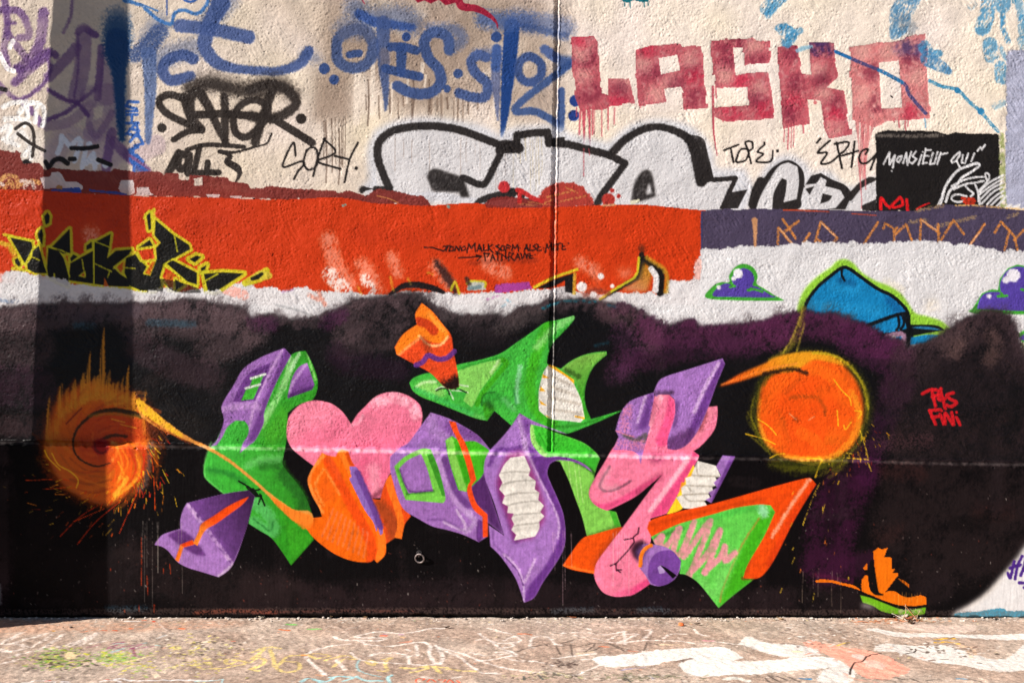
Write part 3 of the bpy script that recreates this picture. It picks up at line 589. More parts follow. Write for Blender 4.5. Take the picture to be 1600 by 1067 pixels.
# ---- small script and fragments over the orange red band ------------------------
t = thing_rec('small_script_tag', 'two small lines of black marker script on the orange red band left of the joint', 'graffiti')
SC = (34, 14, 12)
for q in ('1060,608 1110,608 1180,630 1205,600 1195,630/1180,600 1225,598', '1222,605 1212,628 1238,628 1240,605 1222,602/1248,628 1255,600 1275,628 1282,598/1310,600 1290,610 1290,628 1312,622', '1322,640 1335,585 1350,615 1372,580 1375,635/1385,630 1400,590 1415,632/1390,615 1412,615/1425,590 1425,628 1445,625/1455,588 1455,628/1480,590 1455,610 1485,640', '1520,590 1500,600 1525,615 1510,640 1500,630/1535,600 1530,625 1550,625 1555,600 1537,598/1560,635 1570,590 1590,600/1565,612 1585,612/1600,630 1605,590 1618,615 1635,590 1640,630', '1675,630 1690,590 1700,628/1678,615 1698,615/1712,590 1708,628 1725,625/1750,588 1730,600 1750,615 1728,628/1760,590 1757,628 1780,625/1760,608 1775,606', '1805,640 1815,585 1825,615 1842,580 1845,625/1860,590 1857,625/1870,588 1900,582/1885,588 1882,625/1910,585 1908,622 1930,618/1910,603 1925,600', '1270,672 1340,668 1410,662/1380,655 1412,662 1385,690', '1435,690 1430,640 1425,645 1460,645 1450,665/1470,690 1480,650 1495,685/1475,672 1490,672/1500,648 1525,645/1512,648 1512,688/1535,690 1538,648 1560,670 1562,645 1565,680', '1580,690 1582,640 1610,645 1590,665 1615,690/1620,685 1635,645 1650,682/1625,668 1645,668/1655,645 1665,680 1680,640/1685,650 1690,675 1700,645/1710,645 1708,675 1730,672/1710,660 1725,658'):
    p = part(t, 'word'); line('B2', q, 8.5, SC, p, .97, sm=0, soft=.6)
dots('B2', '1314,612,4 1490,612,4 1650,612,4 1795,610,4 1948,582,5 1575,668,4 1742,652,4', SC, p)
line('B2', '1350,705 1550,690 1750,690', 26, (120, 36, 16), None, .4, soft=4)
t = thing_rec('half_buried_piece', 'half buried spiky outline showing above the white band near the joint', 'graffiti')
p = part(t, 'arc', 'black arch'); line('B2', '850,895,20 930,845,34 1020,838,38 1120,860,34 1180,885,20', 30, (22, 18, 20), p, .97, soft=1.2)
line('B2', '1130,690,20 1200,790,60 1250,880,30', 40, (40, 24, 24), None, .85, soft=5); line('B2', '1225,870 1250,820 1275,890', 14, YL, part(t, 'yellow_stroke'), .8, soft=1.2)
line('B2', '850,790 870,870/960,800 975,830/1080,765 1110,770/650,850 670,890', 14, (220, 180, 50), None, .6, soft=2, tex=N_FINE, ta=.5)
p = part(t, 'block'); poly('B2', '1320,870 1335,810 1430,815 1440,870', (180, 196, 190), p, .9, rough=1.2); line('B2', '1325,830 1345,815 1430,818 1435,850', 14, YL, p, .8, soft=1.2); line('B2', '1320,800 1335,830', 24, (50, 34, 30), None, .8, soft=2); line('B2', '1340,860 1400,850', 22, (80, 110, 120), None, .7, soft=2)
p = part(t, 'violet_patch'); poly('C2', '-60,840 0,830 150,818 175,860 0,885 -60,885', (160, 62, 160), p, .9, rough=1.4, noise=N_BRUSH)
p = part(t, 'corner_outline'); poly('C2', '195,858 320,800 430,765 422,890 370,880 375,810 285,855', (20, 18, 20), p, .97, soft=1); line('C2', '185,852 300,795 450,742', 16, (214, 196, 40), p, .95, soft=1); line('C2', '435,770 430,890', 18, (210, 170, 50), p, .8, soft=1.5)
poly('C2', '290,860 375,845 375,890 310,888', (222, 220, 222), None, .95, soft=1)
p = part(t, 'spike_outline'); line('C2', '845,650,30 850,720,36 830,790,34 720,850,26 600,925,10/850,665,30 900,710,40 965,760,46 960,885,44', 34, (20, 18, 18), p, .97, sm=0, soft=1.4)
line('C2', '830,670 822,760 800,795 690,860 590,925', 14, (206, 200, 40), p, .9, sm=0, soft=1.2); line('C2', '880,670 985,740 1005,790 995,880', 24, (196, 150, 40), p, .75, sm=0, soft=2.4)
poly('C2', '860,700 920,750 880,880 720,870 830,800', grad('C2', 880, 720, (180, 130, 30), 780, 870, (206, 140, 100)), None, .9, soft=1.5); line('C2', '905,740 935,790 930,870', 34, (226, 224, 226), None, .95, soft=1.2)
line('C2', '845,610 850,650', 30, (50, 30, 20), None, .6, soft=4)
for q in ('510,740 600,740 610,800 560,830', '690,735 780,730 790,780 720,810', '460,870 560,850 640,880 620,920 500,910'):
    poly('C2', q, (240, 140, 110), None, .65, soft=3, tex=N_MED, ta=.4)
line('C2', '500,900 560,870 640,890', 30, (120, 50, 40), None, .6, soft=3)
dots('C2', '478,850,30 595,785,18 550,900,20 665,845,12', (236, 226, 224), part(t, 'white_dot'), 1.4)

# red paint above the band
t = thing_rec('red_blot', 'rough red blots with yellow specks below the silver bubble letters', 'paint')
p = part(t, 'blot'); poly('C2', '205,320 240,250 330,210 420,208 490,240 540,300 565,352 200,362', (168, 52, 42), p, .95, rough=1.6, noise=N_BRUSH)
line('C2', '260,300 420,260/330,330 500,290/380,240 450,270/240,340 300,310', 12, (214, 160, 80), None, .55, tex=N_FINE, ta=1.0)
p = part(t, 'blot'); poly('C2', '-120,330 -60,300 0,295 80,300 230,325 240,362 0,365 -110,362', (130, 44, 40), p, .93, rough=1.4); line('C2', '80,255 110,262 170,300 230,322/95,262 95,330', 26, (190, 42, 42), p, .95, soft=1.2); poly('C2', '0,215 30,222 30,250 -20,262', (190, 44, 44), p, .9, rough=1)
line('C2', '90,340 200,350/150,330 300,345', 10, (214, 160, 80), None, .4, tex=N_FINE, ta=1)
p = part(t, 'blot'); dots('C2', '642,316,38', (176, 54, 46), p, 1.5); dots('C2', '665,258,13 705,292,12', (178, 50, 46), p, 1.2); line('C2', '610,350 680,345', 12, (220, 190, 140), None, .7)
dots('B2', '1550,235,34', (196, 50, 54), p, 1.5)
line('C2', '490,0 490,170/522,0 526,40', 5, (176, 70, 80), None, .8)

# ---- violet clouds -----------------------------------------------------------------
t_ = []
VI = (84, 62, 160); GN = (62, 160, 46)
t = thing_rec('painted_cloud', 'small violet cloud with green outline between the orange band and the blue hood', 'graffiti'); 
p = part(t, 'outline'); poly('C2', '1240,915 1280,850 1330,822 1385,820 1385,780 1420,730 1470,708 1530,728 1560,780 1555,830 1600,860 1640,885 1670,905 1700,920 1700,935 1400,932', GN, p, .98, sm=1, soft=1.1)
p = part(t, 'cloud'); poly('C2', '1285,905 1320,850 1370,828 1420,850 1402,810 1420,765 1470,735 1520,755 1540,800 1530,840 1560,850 1600,875 1640,900 1660,915 1400,912', VI, p, .98, sm=1, soft=.9)
line('C2', '1500,870 1540,865 1590,880/1510,872 1520,860/1390,850 1420,845', 14, GN, None, .95)
dots('C2', '1440,768,28 1412,798,13 1320,853,13', (236, 232, 240), part(t, 'highlight'), 1.6)
t = thing_rec('painted_cloud', 'larger violet cloud with green outline above the black mural peak', 'graffiti')
p = part(t, 'outline'); poly('D2', '1255,1000 1280,985 1310,940 1340,890 1400,865 1440,868 1450,800 1500,735 1560,712 1640,730 1700,800 1700,870 1760,900 1800,960 1830,1010 1600,1020 1300,1015', GN, p, .98, sm=0, soft=1.1)
p = part(t, 'cloud'); poly('D2', '1310,985 1330,920 1370,885 1440,880 1460,890 1452,830 1490,755 1560,725 1630,745 1680,810 1690,880 1740,905 1790,985 1600,998', VI, p, .98, soft=.9)
line('D2', '1440,908 1495,905/1460,890 1470,905/1600,870 1585,865', 15, GN, None, .95)
dots('D2', '1535,780,38 1488,808,20 1385,908,13', (236, 232, 240), part(t, 'highlight'), 2.0)
poly('D3', '1555,220 1600,195 1700,230 1700,265 1590,270', GN, p, .95, soft=1); poly('D3', '1565,245 1600,220 1680,245 1600,258', VI, p, .95, soft=1)
line('D3', '1590,280,20 1605,350,20', 20, (170, 200, 100), None, .6, soft=2)

# ---- blue hood -----------------------------------------------------------------------
t = thing_rec('painted_hood', 'blue pointed hood with black lines and lime outline rising from the black paint', 'graffiti')
p = part(t, 'outline'); LM = (140, 198, 52)
poly('D2', '200,1010 230,900 280,830 350,770 410,730 450,690 500,680 550,705 600,760 680,810 770,845 840,890 880,940 930,1010 1000,1030 1090,1060 1150,1110 900,1200 200,1150', LM, p, .97, soft=1.2)
p = part(t, 'hood'); HB = (16, 122, 182)
sh = poly('D2', '240,1010 270,930 330,850 400,790 480,728 530,740 600,790 700,860 780,900 840,950 885,1010 890,1110 880,1180 240,1150', HB, p, .98, soft=.8)
line('D2', '300,960 500,980 700,1000/430,850 560,860', 60, (40, 150, 205), None, .45, soft=6, clip=sh, tex=N_BRUSH, ta=.5); line('D2', '780,930 860,1030', 60, (8, 70, 130), None, .5, soft=7, clip=sh); line('D2', '470,810 550,830', 40, (8, 70, 120), None, .5, soft=4, clip=sh)
HL = (12, 14, 18)
q = part(t, 'line', parent=p); line('D2', '240,1010 270,930 330,850 400,790 480,732 530,742 600,792 700,862 780,900 840,950 885,1010 892,1110 880,1180', 20, HL, q, .97); line('D2', '480,740 478,775 495,810', 14, HL, q)
line('D3', '640,165,24 760,120,22 840,95,20 885,90,20/660,210,20 760,225,26 900,200,40/820,95 832,160 815,195/850,95 862,150 840,190/870,100 885,180', 16, HL, q, .97)
poly('D3', '855,230 890,160 940,160 1060,165 1115,195 1050,205 920,230 905,280 870,330', HL, q, .97, soft=.8)
p = part(t, 'brim'); poly('D3', '905,180 960,172 1040,178 1095,195 1000,190', (40, 120, 170), p, .9, soft=.7); poly('D3', '905,240 1000,222 1080,225 1000,270 900,285', HB, p, .97, soft=1)
line('D3', '755,235 850,220 855,280', 30, (200, 150, 180), None, .8, soft=2); dots('D3', '800,240,12 770,260,8', (240, 236, 236), None, 1)
# ---- black mural ground ------------------------------------------------------------
KB = (9, 6, 8); KW = (33, 23, 26); KM = (92, 72, 76); KP = (70, 26, 62)
BLK = ('Z', '-260,435 100,430 150,433 200,428 320,427 360,425 395,421 430,428 455,430 470,446 492,440 520,447 560,443 562,437 580,434 597,423 625,419 650,416 680,414 705,432 730,441 760,442 783,439 786,446 800,440 812,431 830,429 842,424 862,422 893,421 920,426 940,428 955,432 976,444 986,450 1000,454 1012,450 1028,446 1040,456 1065,454 1100,451 1120,449 1140,441 1160,438 1174,436 1192,440 1206,438 1224,445 1244,452 1256,456 1272,468 1296,474 1300,490 1306,482 1336,472 1356,458 1378,445 1408,435 1430,443 1438,456 1442,474 1450,492 1462,520 1470,570 1470,640 1462,700 1450,737 1430,762 1405,790 1385,806 1362,820 1350,840 -260,840')
poly(*BLK, KB, W_BLACK, .985, soft=2.4)
sh_b = poly(*BLK, KB, None, .5, soft=2.4)
N_SPRAY = 0.5 * N_BRUSH + 0.35 * N_PATCH + 0.5 * N_BIG + .3 * N_FINE
def cloud(tile, s, w, col, a, tex=None, ta=.75, soft=9):
    ta = min(ta, .5) if tex is None or tex is N_BRUSH else ta
    tex = N_SPRAY if tex is None or tex is N_BRUSH else tex
    line(tile, s, w, col, None, a * .9, soft=soft, clip=sh_b, tex=tex, ta=ta)
_e = pts(BLK[0], BLK[1])[0]; _e = _e[:[i for i, q in enumerate(_e) if q[0] > 1440][0] + 4]; r_ = np.random.default_rng(19)
for i in range(len(_e) - 1):                       # short sprayed puffs make the fringe
    for k in range(max(int(np.hypot(*(_e[i + 1] - _e[i])) / 3), 1)):
        q = _e[i] + (_e[i + 1] - _e[i]) * r_.uniform(); R = r_.uniform(3, 8)
        c = (60, 46, 50) if q[0] < 930 else ((52, 22, 44) if q[0] < 1290 else (52, 38, 42))
        a = r_.uniform(.35, .85); dx, dy = R * r_.uniform(.1, .9), R * r_.uniform(-1.5, -.2)
        line('Z', f'{q[0]-dx:.1f},{q[1]+4-dy:.1f} {q[0]+dx*.7:.1f},{q[1]+3+dy*.35:.1f}', R, c, None, a, 0, R * .3, tex=N_BRUSH, ta=.55)
for i in range(0, len(_e) - 1):                    # and a thin mist of it over the white
    for k in range(max(int(np.hypot(*(_e[i + 1] - _e[i])) / 9), 1)):
        q = _e[i] + (_e[i + 1] - _e[i]) * r_.uniform(); R = r_.uniform(10, 20)
        line('Z', f'{q[0]:.1f},{q[1]+r_.uniform(-6, 5):.1f}', R, (64, 52, 55), None, r_.uniform(.1, .5), 0, R * .45, tex=N_BRUSH, ta=.8)
# brown grey sprayed fringe
cloud('A3', '-1200,110 -400,110 0,110 240,100 700,60 1200,90 1500,150 1560,200', 190, KM, .72)
cloud('A3', '830,150 1200,150 1480,230 1300,300', 200, KM, .65)
cloud('A3', '850,300 1100,420 1300,480', 170, (70, 48, 56), .6)
cloud('A3', '-600,300 0,280 200,300', 260, (84, 64, 68), .65); cloud('A3', '-800,560 0,540 230,560', 240, (78, 46, 66), .55); cloud('A3', '0,780 240,790', 130, (84, 58, 62), .55)
cloud('A3', '250,60 540,110 830,70', 90, (70, 60, 70), .45); cloud('A3', '470,165 570,170/920,150 1190,155', 40, (20, 74, 96), .5, soft=4); cloud('A3', '930,550 1000,700 1200,800', 150, (50, 42, 36), .35)
cloud('B3', '580,200 680,100 800,60 900,120', 170, KM, .65); cloud('B3', '560,300 700,260 850,240', 150, (80, 62, 66), .6); cloud('B3', '460,150 540,100/20,150 120,160', 90, KP, .7, soft=7); cloud('B3', '1210,120 1400,150 1540,130 1640,110', 120, (58, 48, 50), .6); cloud('B3', '1300,220 1500,230', 120, (40, 30, 34), .6); cloud('B3', '520,340 600,400 900,440', 130, (44, 16, 40), .55)
cloud('B3', '1010,-10 1120,20 1200,110', 40, (70, 62, 62), .5, soft=4)
cloud('C3', '0,180 100,110 200,90', 110, (76, 66, 66), .6); cloud('C3', '640,60 760,100 860,170 900,260', 170, (96, 68, 76), .7); cloud('C3', '720,220 800,320 700,420', 130, (80, 40, 72), .65); cloud('C3', '900,200 1100,200 1300,220 1640,220 1700,180', 190, (86, 36, 70), .8)
cloud('C3', '740,360 900,380 1100,320 1500,300', 130, (66, 26, 56), .65); cloud('C3', '660,480 760,470', 90, (84, 40, 74), .5)
line('C3', '240,60 320,30 420,15 560,20', 14, (20, 110, 130), None, .8, soft=2, tex=N_MED, ta=.5); line('C3', '560,290 640,270/640,40 680,50', 12, (20, 80, 100), None, .5, soft=3)
cloud('D3', '0,200 250,150 500,190 700,270 840,300', 180, (82, 32, 66), .85); cloud('D3', '560,260 720,340 830,420 820,560', 200, (74, 27, 62), .8); cloud('D3', '820,560 760,700 700,900', 150, (52, 18, 46), .7)
cloud('D3', '900,380 1100,290 1300,180 1420,140 1520,240 1590,400', 230, (58, 42, 46), .75); cloud('D3', '900,600 1200,520 1500,500', 330, (38, 27, 30), .8, soft=20); cloud('D3', '1200,290 1180,330/1400,230 1430,300 1380,380', 80, (110, 82, 76), .5); cloud('D3', '900,880 1300,860 1700,800', 260, (44, 30, 32), .75, soft=16); cloud('D3', '1130,300 1240,200', 120, (92, 70, 70), .5)
cloud('D3', '720,900 1000,880', 90, (120, 70, 76), .3, tex=N_FINE, ta=1)
# plinth: brushed black browns and plum
cloud('D4', '580,150 500,300 420,520 380,760', 280, (54, 17, 44), .95, soft=14); cloud('D4', '640,760 420,800', 150, (54, 17, 44), .85, soft=8); cloud('D4', '600,140 640,220', 120, (60, 18, 52), .7, soft=6)
cloud('D4', '900,250 1200,300 1500,300 1600,500 1300,700 1000,700 850,500 1200,500', 330, (33, 24, 25), .95, soft=20); cloud('D4', '1100,900 800,1000 400,980 0,1000', 160, (33, 24, 26), .8, soft=9); cloud('D4', '750,180 950,200', 100, (62, 30, 28), .4); cloud('D4', '1330,440 1500,430/820,560 720,600', 90, (56, 30, 28), .4, soft=12)
cloud('C4', '-1600,960 -800,950 0,930 700,1000 1100,1000 1700,1000', 170, KW, .9, soft=9, tex=N_BRUSH, ta=.4); cloud('B4', '0,880 400,960 900,1000 1600,1000', 130, (38, 27, 29), .8, soft=8, ta=.4)
cloud('A4', '700,850 900,760 1300,900 1700,960', 300, (36, 26, 27), .8, soft=14, ta=.4); cloud('A4', '740,700 1000,740', 80, (40, 30, 30), .6); cloud('A4', '-900,500 -200,500 -60,700 -100,1000', 260, (40, 26, 32), .8, soft=12); cloud('A4', '20,60 20,900', 60, (60, 48, 50), .6, soft=4)
cloud('A4', '150,560 400,700 600,900', 400, (22, 17, 19), .6, soft=24)
line('A4', '660,1030 740,1040 900,1030', 30, (50, 110, 140), None, .3, soft=5, tex=N_FINE, ta=.8); line('C4', '830,1045 960,1040/980,1050 1010,1048/300,1050 540,1040', 26, (60, 120, 150), None, .3, soft=4, tex=N_FINE, ta=1)
line('A4', '1200,1060 1400,1050 1700,1055', 18, (190, 70, 40), None, .5, soft=3, tex=N_FINE, ta=1); line('B4', '0,1060 400,1050 1000,1050', 10, (150, 60, 46), None, .4, soft=2, tex=N_FINE, ta=1)
line('A4', '-5,890 0,1000', 20, (120, 120, 124), None, .8, soft=3)

r_ = np.random.default_rng(23)
for i in range(70):
    u, v = r_.uniform(0, 1450), r_.uniform(470, 815); L = r_.uniform(25, 80); c = ((40, 31, 34), (26, 19, 22), (4, 3, 4), (48, 36, 38))[int(r_.integers(4))]
    if r_.uniform() < .6: line('Z', f'{u:.0f},{v:.0f} {u+r_.normal()*4:.0f},{v+L:.0f}', r_.uniform(10, 18), c, None, .3, 0, 3, clip=sh_b, tex=N_BRUSH, ta=.6)
    else: line('Z', f'{u:.0f},{v:.0f} {u+L:.0f},{v+r_.normal()*5:.0f}', r_.uniform(10, 18), c, None, .3, 0, 3, clip=sh_b, tex=N_BRUSH, ta=.6)
# white corner, teal strip, purple script
poly('D4', '1600,660 1640,620 2600,500 2600,1100 1165,1100 1170,1062 1270,1010 1370,940 1450,850 1530,760', (224, 222, 222), W_SKIRT, .98, soft=2.6)
poly('D4', '1165,1075 1190,1060 1320,1050 1420,1035 1480,1032 1500,1050 1640,1048 2600,1040 2600,1110 1165,1110', (74, 150, 178), W_TEAL, .95, rough=1.4, noise=N_BRUSH)
t = thing_rec('violet_script', 'violet marker lettering cut off on the white corner of the plinth', 'graffiti')
for q in ('1500,815 1515,845 1530,790 1540,745/1515,785 1550,770', '1560,770 1545,850/1590,710 1560,770 1580,765', '1605,760 1580,830/1600,800 1620,700 1650,830', '1570,875 1620,880 1600,905'):
    pp = part(t, 'letter'); line('D4', q, 18, (70, 36, 128), pp, .97, soft=.9)

# ---- sneaker fragment ------------------------------------------------------------------
t = thing_rec('painted_sneaker', 'half covered orange sneaker with black stripes and lime sole at the foot of the plinth', 'graffiti')
p = part(t, 'shoe'); OS = (236, 114, 12)
poly('S', '520,435 560,370 587,375 597,500 620,540 690,560 660,330 638,130 690,92 735,105 790,90 750,190 800,185 830,200 832,310 870,303 835,350 893,350 897,372 762,550 800,535 870,540 930,580 1000,600 1080,590 1130,575 1187,600 1185,688 1060,692 900,682 750,642 620,588 520,535', OS, p, .97, rough=.8)
poly('S', '38,432 90,418 220,425 330,455 430,475 500,518 530,540 430,505 300,472 200,450 60,445', OS, p, .95, rough=.6); poly('S', '533,302 577,250 580,322 550,318', OS, p, .9, rough=.7); poly('S', '890,405 960,430 1012,470 1010,512 940,470', OS, p, .85, rough=1, tex=N_VERT, ta=.4)
q = part(t, 'stripe'); poly('S', '608,232 634,205 660,330 692,528 720,560 748,568 742,582 660,576 610,532 592,400 540,325 592,312', (14, 11, 12), q, .98, soft=.6); poly('S', '762,552 890,400 930,440 1010,505 1070,590 1000,602 930,582 870,542 800,537', (14, 11, 12), q, .98, soft=.6)
line('S', '500,548 620,595 750,650 900,695 1060,704 1190,690', 26, (14, 11, 12), q, .97)
p = part(t, 'sole'); poly('S', '505,580 620,610 760,665 900,718 1000,735 1185,704 1172,772 1050,792 920,782 740,750 640,692 530,655', (112, 184, 30), p, .95, soft=1.0); poly('S', '522,662 600,680 690,728 600,716 516,702', (190, 180, 180), None, .8, soft=1.8)
drips('S', (860, 900, 940, 965, 985, 1010, 1040, 1070, 1100, 1130), 560, 720, 6, (250, 170, 70), .5, None, 51)
line('D4', '310,830 360,832 540,870', 16, (96, 24, 60), None, .5, soft=4)
line('D4', '840,1050 960,1045', 24, (230, 236, 190), None, .6, soft=1, tex=N_FINE, ta=1)

# ---- red words ---------------------------------------------------------------------
t = thing_rec('red_words', 'two short red handwritten words on the black paint beside the orange ball', 'graffiti')
RW = (196, 22, 30)
for q in ('975,585 1030,560 1075,568 1070,590 1035,605/1035,575 1055,660', '1090,555 1075,620 1115,615/1085,560 1115,675', '1165,580 1125,595 1150,620 1185,640 1150,665 1125,655', '1020,690 1055,772/1020,690 1085,682/1035,730 1075,725', '1085,712 1105,770', '1115,770 1115,705 1165,775 1155,700', '1185,730 1205,775'):
    pp = part(t, 'letter'); line('D3', q, 19, RW, pp, .97, soft=.9)
dots('D3', '1092,690,8 1185,700,8', RW, pp)

# ---- mural letters -------------------------------------------------------------------
t = thing_rec('mural_piece', 'long colourful mural of interlocking three dimensional letter shapes on the black ground', 'mural')
PL, PM, PD, PQ = (176, 132, 196), (140, 92, 166), (100, 52, 126), (66, 28, 88)
GM, GL, GD, GX = (62, 176, 58), (134, 206, 88), (44, 142, 28), (24, 84, 22)
KM_, KL, KD, KX = (236, 118, 152), (246, 164, 184), (226, 74, 126), (150, 34, 82)
OM, OL, OD, OX = (238, 100, 12), (250, 152, 60), (220, 62, 12), (150, 40, 10)
TW, TG = (226, 221, 212), (150, 144, 136)

# green block of the first letter (behind its purple face)
p = part(t, 'letter', 'green first letter with purple upper face')
sh = poly('A4', '1330,0 1350,-40 1385,-95 1420,-124 1470,-128 1520,-112 1560,-180 1620,-250 1700,-380 1791,-523 1881,-552 1931,-452 1956,-362 1946,-290 1911,-240 1830,-215 1771,-170 1766,-20 1746,90 1746,160 1841,280 1895,380 1921,470 1900,520 1931,610 1791,768 1740,690 1671,600 1600,555 1530,510 1560,370 1500,320 1380,330 1270,240 1255,170 1285,60', grad('A4', 1300, 200, GM, 1850, 300, GD), p, soft=.8)
line('A4', '1750,200 1850,320 1890,440', 90, GX, None, .68, soft=8, clip=sh); line('A4', '1740,60 1600,40', 40, (40, 130, 30), None, .7, soft=4.5, clip=sh); line('A4', '1720,140 1620,150', 60, GX, None, .55, soft=5, clip=sh); line('A4', '1730,110 1600,120 1520,160', 40, (120, 200, 120), None, .5, soft=6, clip=sh)
line('A4', '1570,380 1660,470 1680,560 1560,500', 70, (100, 190, 120), None, .55, soft=5, clip=sh); line('A4', '1560,480 1660,555 1680,500', 10, (30, 100, 40), None, .7, soft=2.4, clip=sh); poly('A4', '1735,420 1770,500 1930,610 1791,768 1780,650', (52, 150, 30), None, .9, soft=1.2, clip=sh); line('A4', '1290,180 1400,200 1500,260', 30, (30, 110, 40), None, .6, soft=4, clip=sh)
line('B3', '240,380 200,520 60,780', 40, (170, 220, 150), None, .72, soft=2.6, clip=sh, tex=N_BRUSH, ta=.5); line('B3', '290,340 240,440', 18, (190, 230, 180), None, .8, soft=2.2, clip=sh); line('B3', '200,740 120,840', 120, (70, 160, 30), None, .6, soft=12, clip=sh); line('B3', '340,340 390,500', 12, (150, 220, 120), None, .8, soft=2, clip=sh)
q = part(t, 'panel', 'dark violet panel', parent=p); s2 = poly('B3', '340,395 385,530 370,560 218,615 225,570 250,480 290,420', grad('B3', 280, 420, (150, 96, 176), 330, 600, PD), q, soft=.8); line('B3', '335,400 250,520 225,600', 16, (190, 150, 206), None, .85, soft=2.0, clip=s2); line('B3', '230,600 370,550', 24, PQ, None, .82, soft=2.8, clip=s2)
q = part(t, 'face', 'purple upper face', parent=p)
sh = poly('A3', '1365,660 1440,530 1500,430 1600,365 1680,330 1751,305 1792,350 1700,520 1630,690 1622,770 1572,870 1530,905 1475,952 1495,890 1525,840 1530,790 1505,752 1450,750 1400,790 1370,850 1335,902 1298,910 1340,860 1378,750', (150, 102, 174), q, soft=.8)
poly('B3', '200,305 242,350 150,520 78,690 72,770 20,870 -30,890 20,760 100,560 170,400', PD, None, .9, soft=1.2, clip=sh); line('B3', '185,320 100,470 20,650 -20,800', 14, (206, 166, 216), None, .7, soft=2, clip=sh); line('A3', '1380,680 1500,660 1590,670', 36, (200, 160, 212), None, .55, soft=5, clip=sh)
poly('A3', '1432,635 1500,500 1560,440 1665,395 1640,480 1570,625 1480,635', PD, None, .95, soft=1, clip=sh); line('A3', '1560,455 1650,420', 10, PQ, None, .6, soft=2, clip=sh)
q2 = part(t, 'window', 'green slot', parent=p)
for w_ in ('1555,492 1625,465 1600,525 1535,545', '1515,560 1598,532 1560,618 1484,628'): poly('A3', w_, (60, 168, 44), q2, soft=.7)
line('A3', '1545,492 1632,465/1512,553 1600,528', 14, (214, 224, 210), None, .95, soft=.9)
line('A3', '1375,760 1345,850', 12, PQ, None, .5, soft=2, clip=sh)
line('A4', '1300,10 1262,120 1258,190 1275,240 1375,325', 10, (120, 216, 110), None, .5, soft=1.6); line('B4', '195,130 215,190 300,290 345,380', 20, (30, 100, 20), None, .6, soft=4)
# cracked hole
line('A4', '1470,250 1530,285 1560,310 1600,300/1520,290 1570,345 1610,340 1590,390/1600,330 1630,400', 10, (8, 18, 8), None, .95, sm=0); poly('A4', '1530,300 1560,290 1590,330 1600,350 1560,340', (8, 14, 8), None, .95)

# purple arrow at lower left
p = part(t, 'arrow', 'folded purple arrow with orange stripe')
sh = poly('A4', '1150,385 1380,328 1530,305 1570,345 1510,560 1430,768 1345,840 1230,805 1150,780 1090,745 1040,685 1000,655 950,642 975,605 1010,575 1110,542 1110,490 1125,430', (160, 114, 184), p, soft=.9)
poly('A4', '1160,382 1380,328 1530,305 1570,345 1510,560 1428,768 1270,560', grad('A4', 1250, 500, (112, 66, 140), 1540, 360, (50, 24, 60)), None, .97, soft=.9, clip=sh)
line('A4', '1160,400 1260,530 1430,760', 22, (214, 178, 222), None, .8, soft=2.2, clip=sh, tex=N_MED, ta=.5)
poly('A4', '1028,580 1110,545 1190,600 1270,708 1210,704 1130,660', (92, 48, 112), None, .95, soft=1.2, clip=sh); line('A4', '1250,540 1340,650', 50, (136, 90, 160), None, .4, soft=6, clip=sh); line('A4', '1345,835 1430,768', 16, (206, 180, 214), None, .85, soft=2.0, clip=sh)
q = part(t, 'stripe', 'orange stripe', parent=p); poly('A4', '1533,345 1470,370 1390,412 1320,460 1240,512 1222,560 1188,632 1215,648 1262,555 1330,512 1400,462 1490,395', grad('A4', 1240, 560, (244, 130, 40), 1300, 480, (232, 72, 14)), q, soft=.8); poly('A4', '1188,612 1195,640 1130,658 1100,748 1078,732 1110,640', (240, 112, 26), q, soft=.8); poly('A4', '1110,640 1180,612 1196,638 1130,656', (226, 66, 16), None, soft=.7)

# pink heart
p = part(t, 'heart', 'pink heart')
sh = poly('B3', '610,772 560,700 500,652 440,632 370,628 300,650 245,700 220,750 213,850 245,920 300,970 380,1030 600,1180 720,1225 790,1225 840,1090 1000,880 1045,760 1046,700 1030,650 980,608 930,585 870,574 800,585 745,615 700,660 650,710', grad('B3', 400, 700, (238, 130, 156), 700, 1150, (228, 104, 140)), p, soft=.9)
line('B3', '760,640 880,610 980,660 1010,720', 60, (250, 186, 200), None, .7, soft=4.5, clip=sh, tex=N_MED, ta=.4); line('B3', '640,1050 650,1200/700,1000 700,1180', 60, (214, 74, 116), None, .5, soft=9, clip=sh); line('B3', '740,1050 760,1180', 70, (248, 176, 190), None, .5, soft=9, clip=sh); line('B3', '350,850 500,820 560,760', 90, (226, 100, 136), None, .35, soft=10, clip=sh); line('B3', '615,780 660,760 680,720', 14, (250, 190, 205), None, .5, soft=2, clip=sh); line('B3', '740,1225 800,1180', 30, (110, 40, 60), None, .66, soft=4, clip=sh)

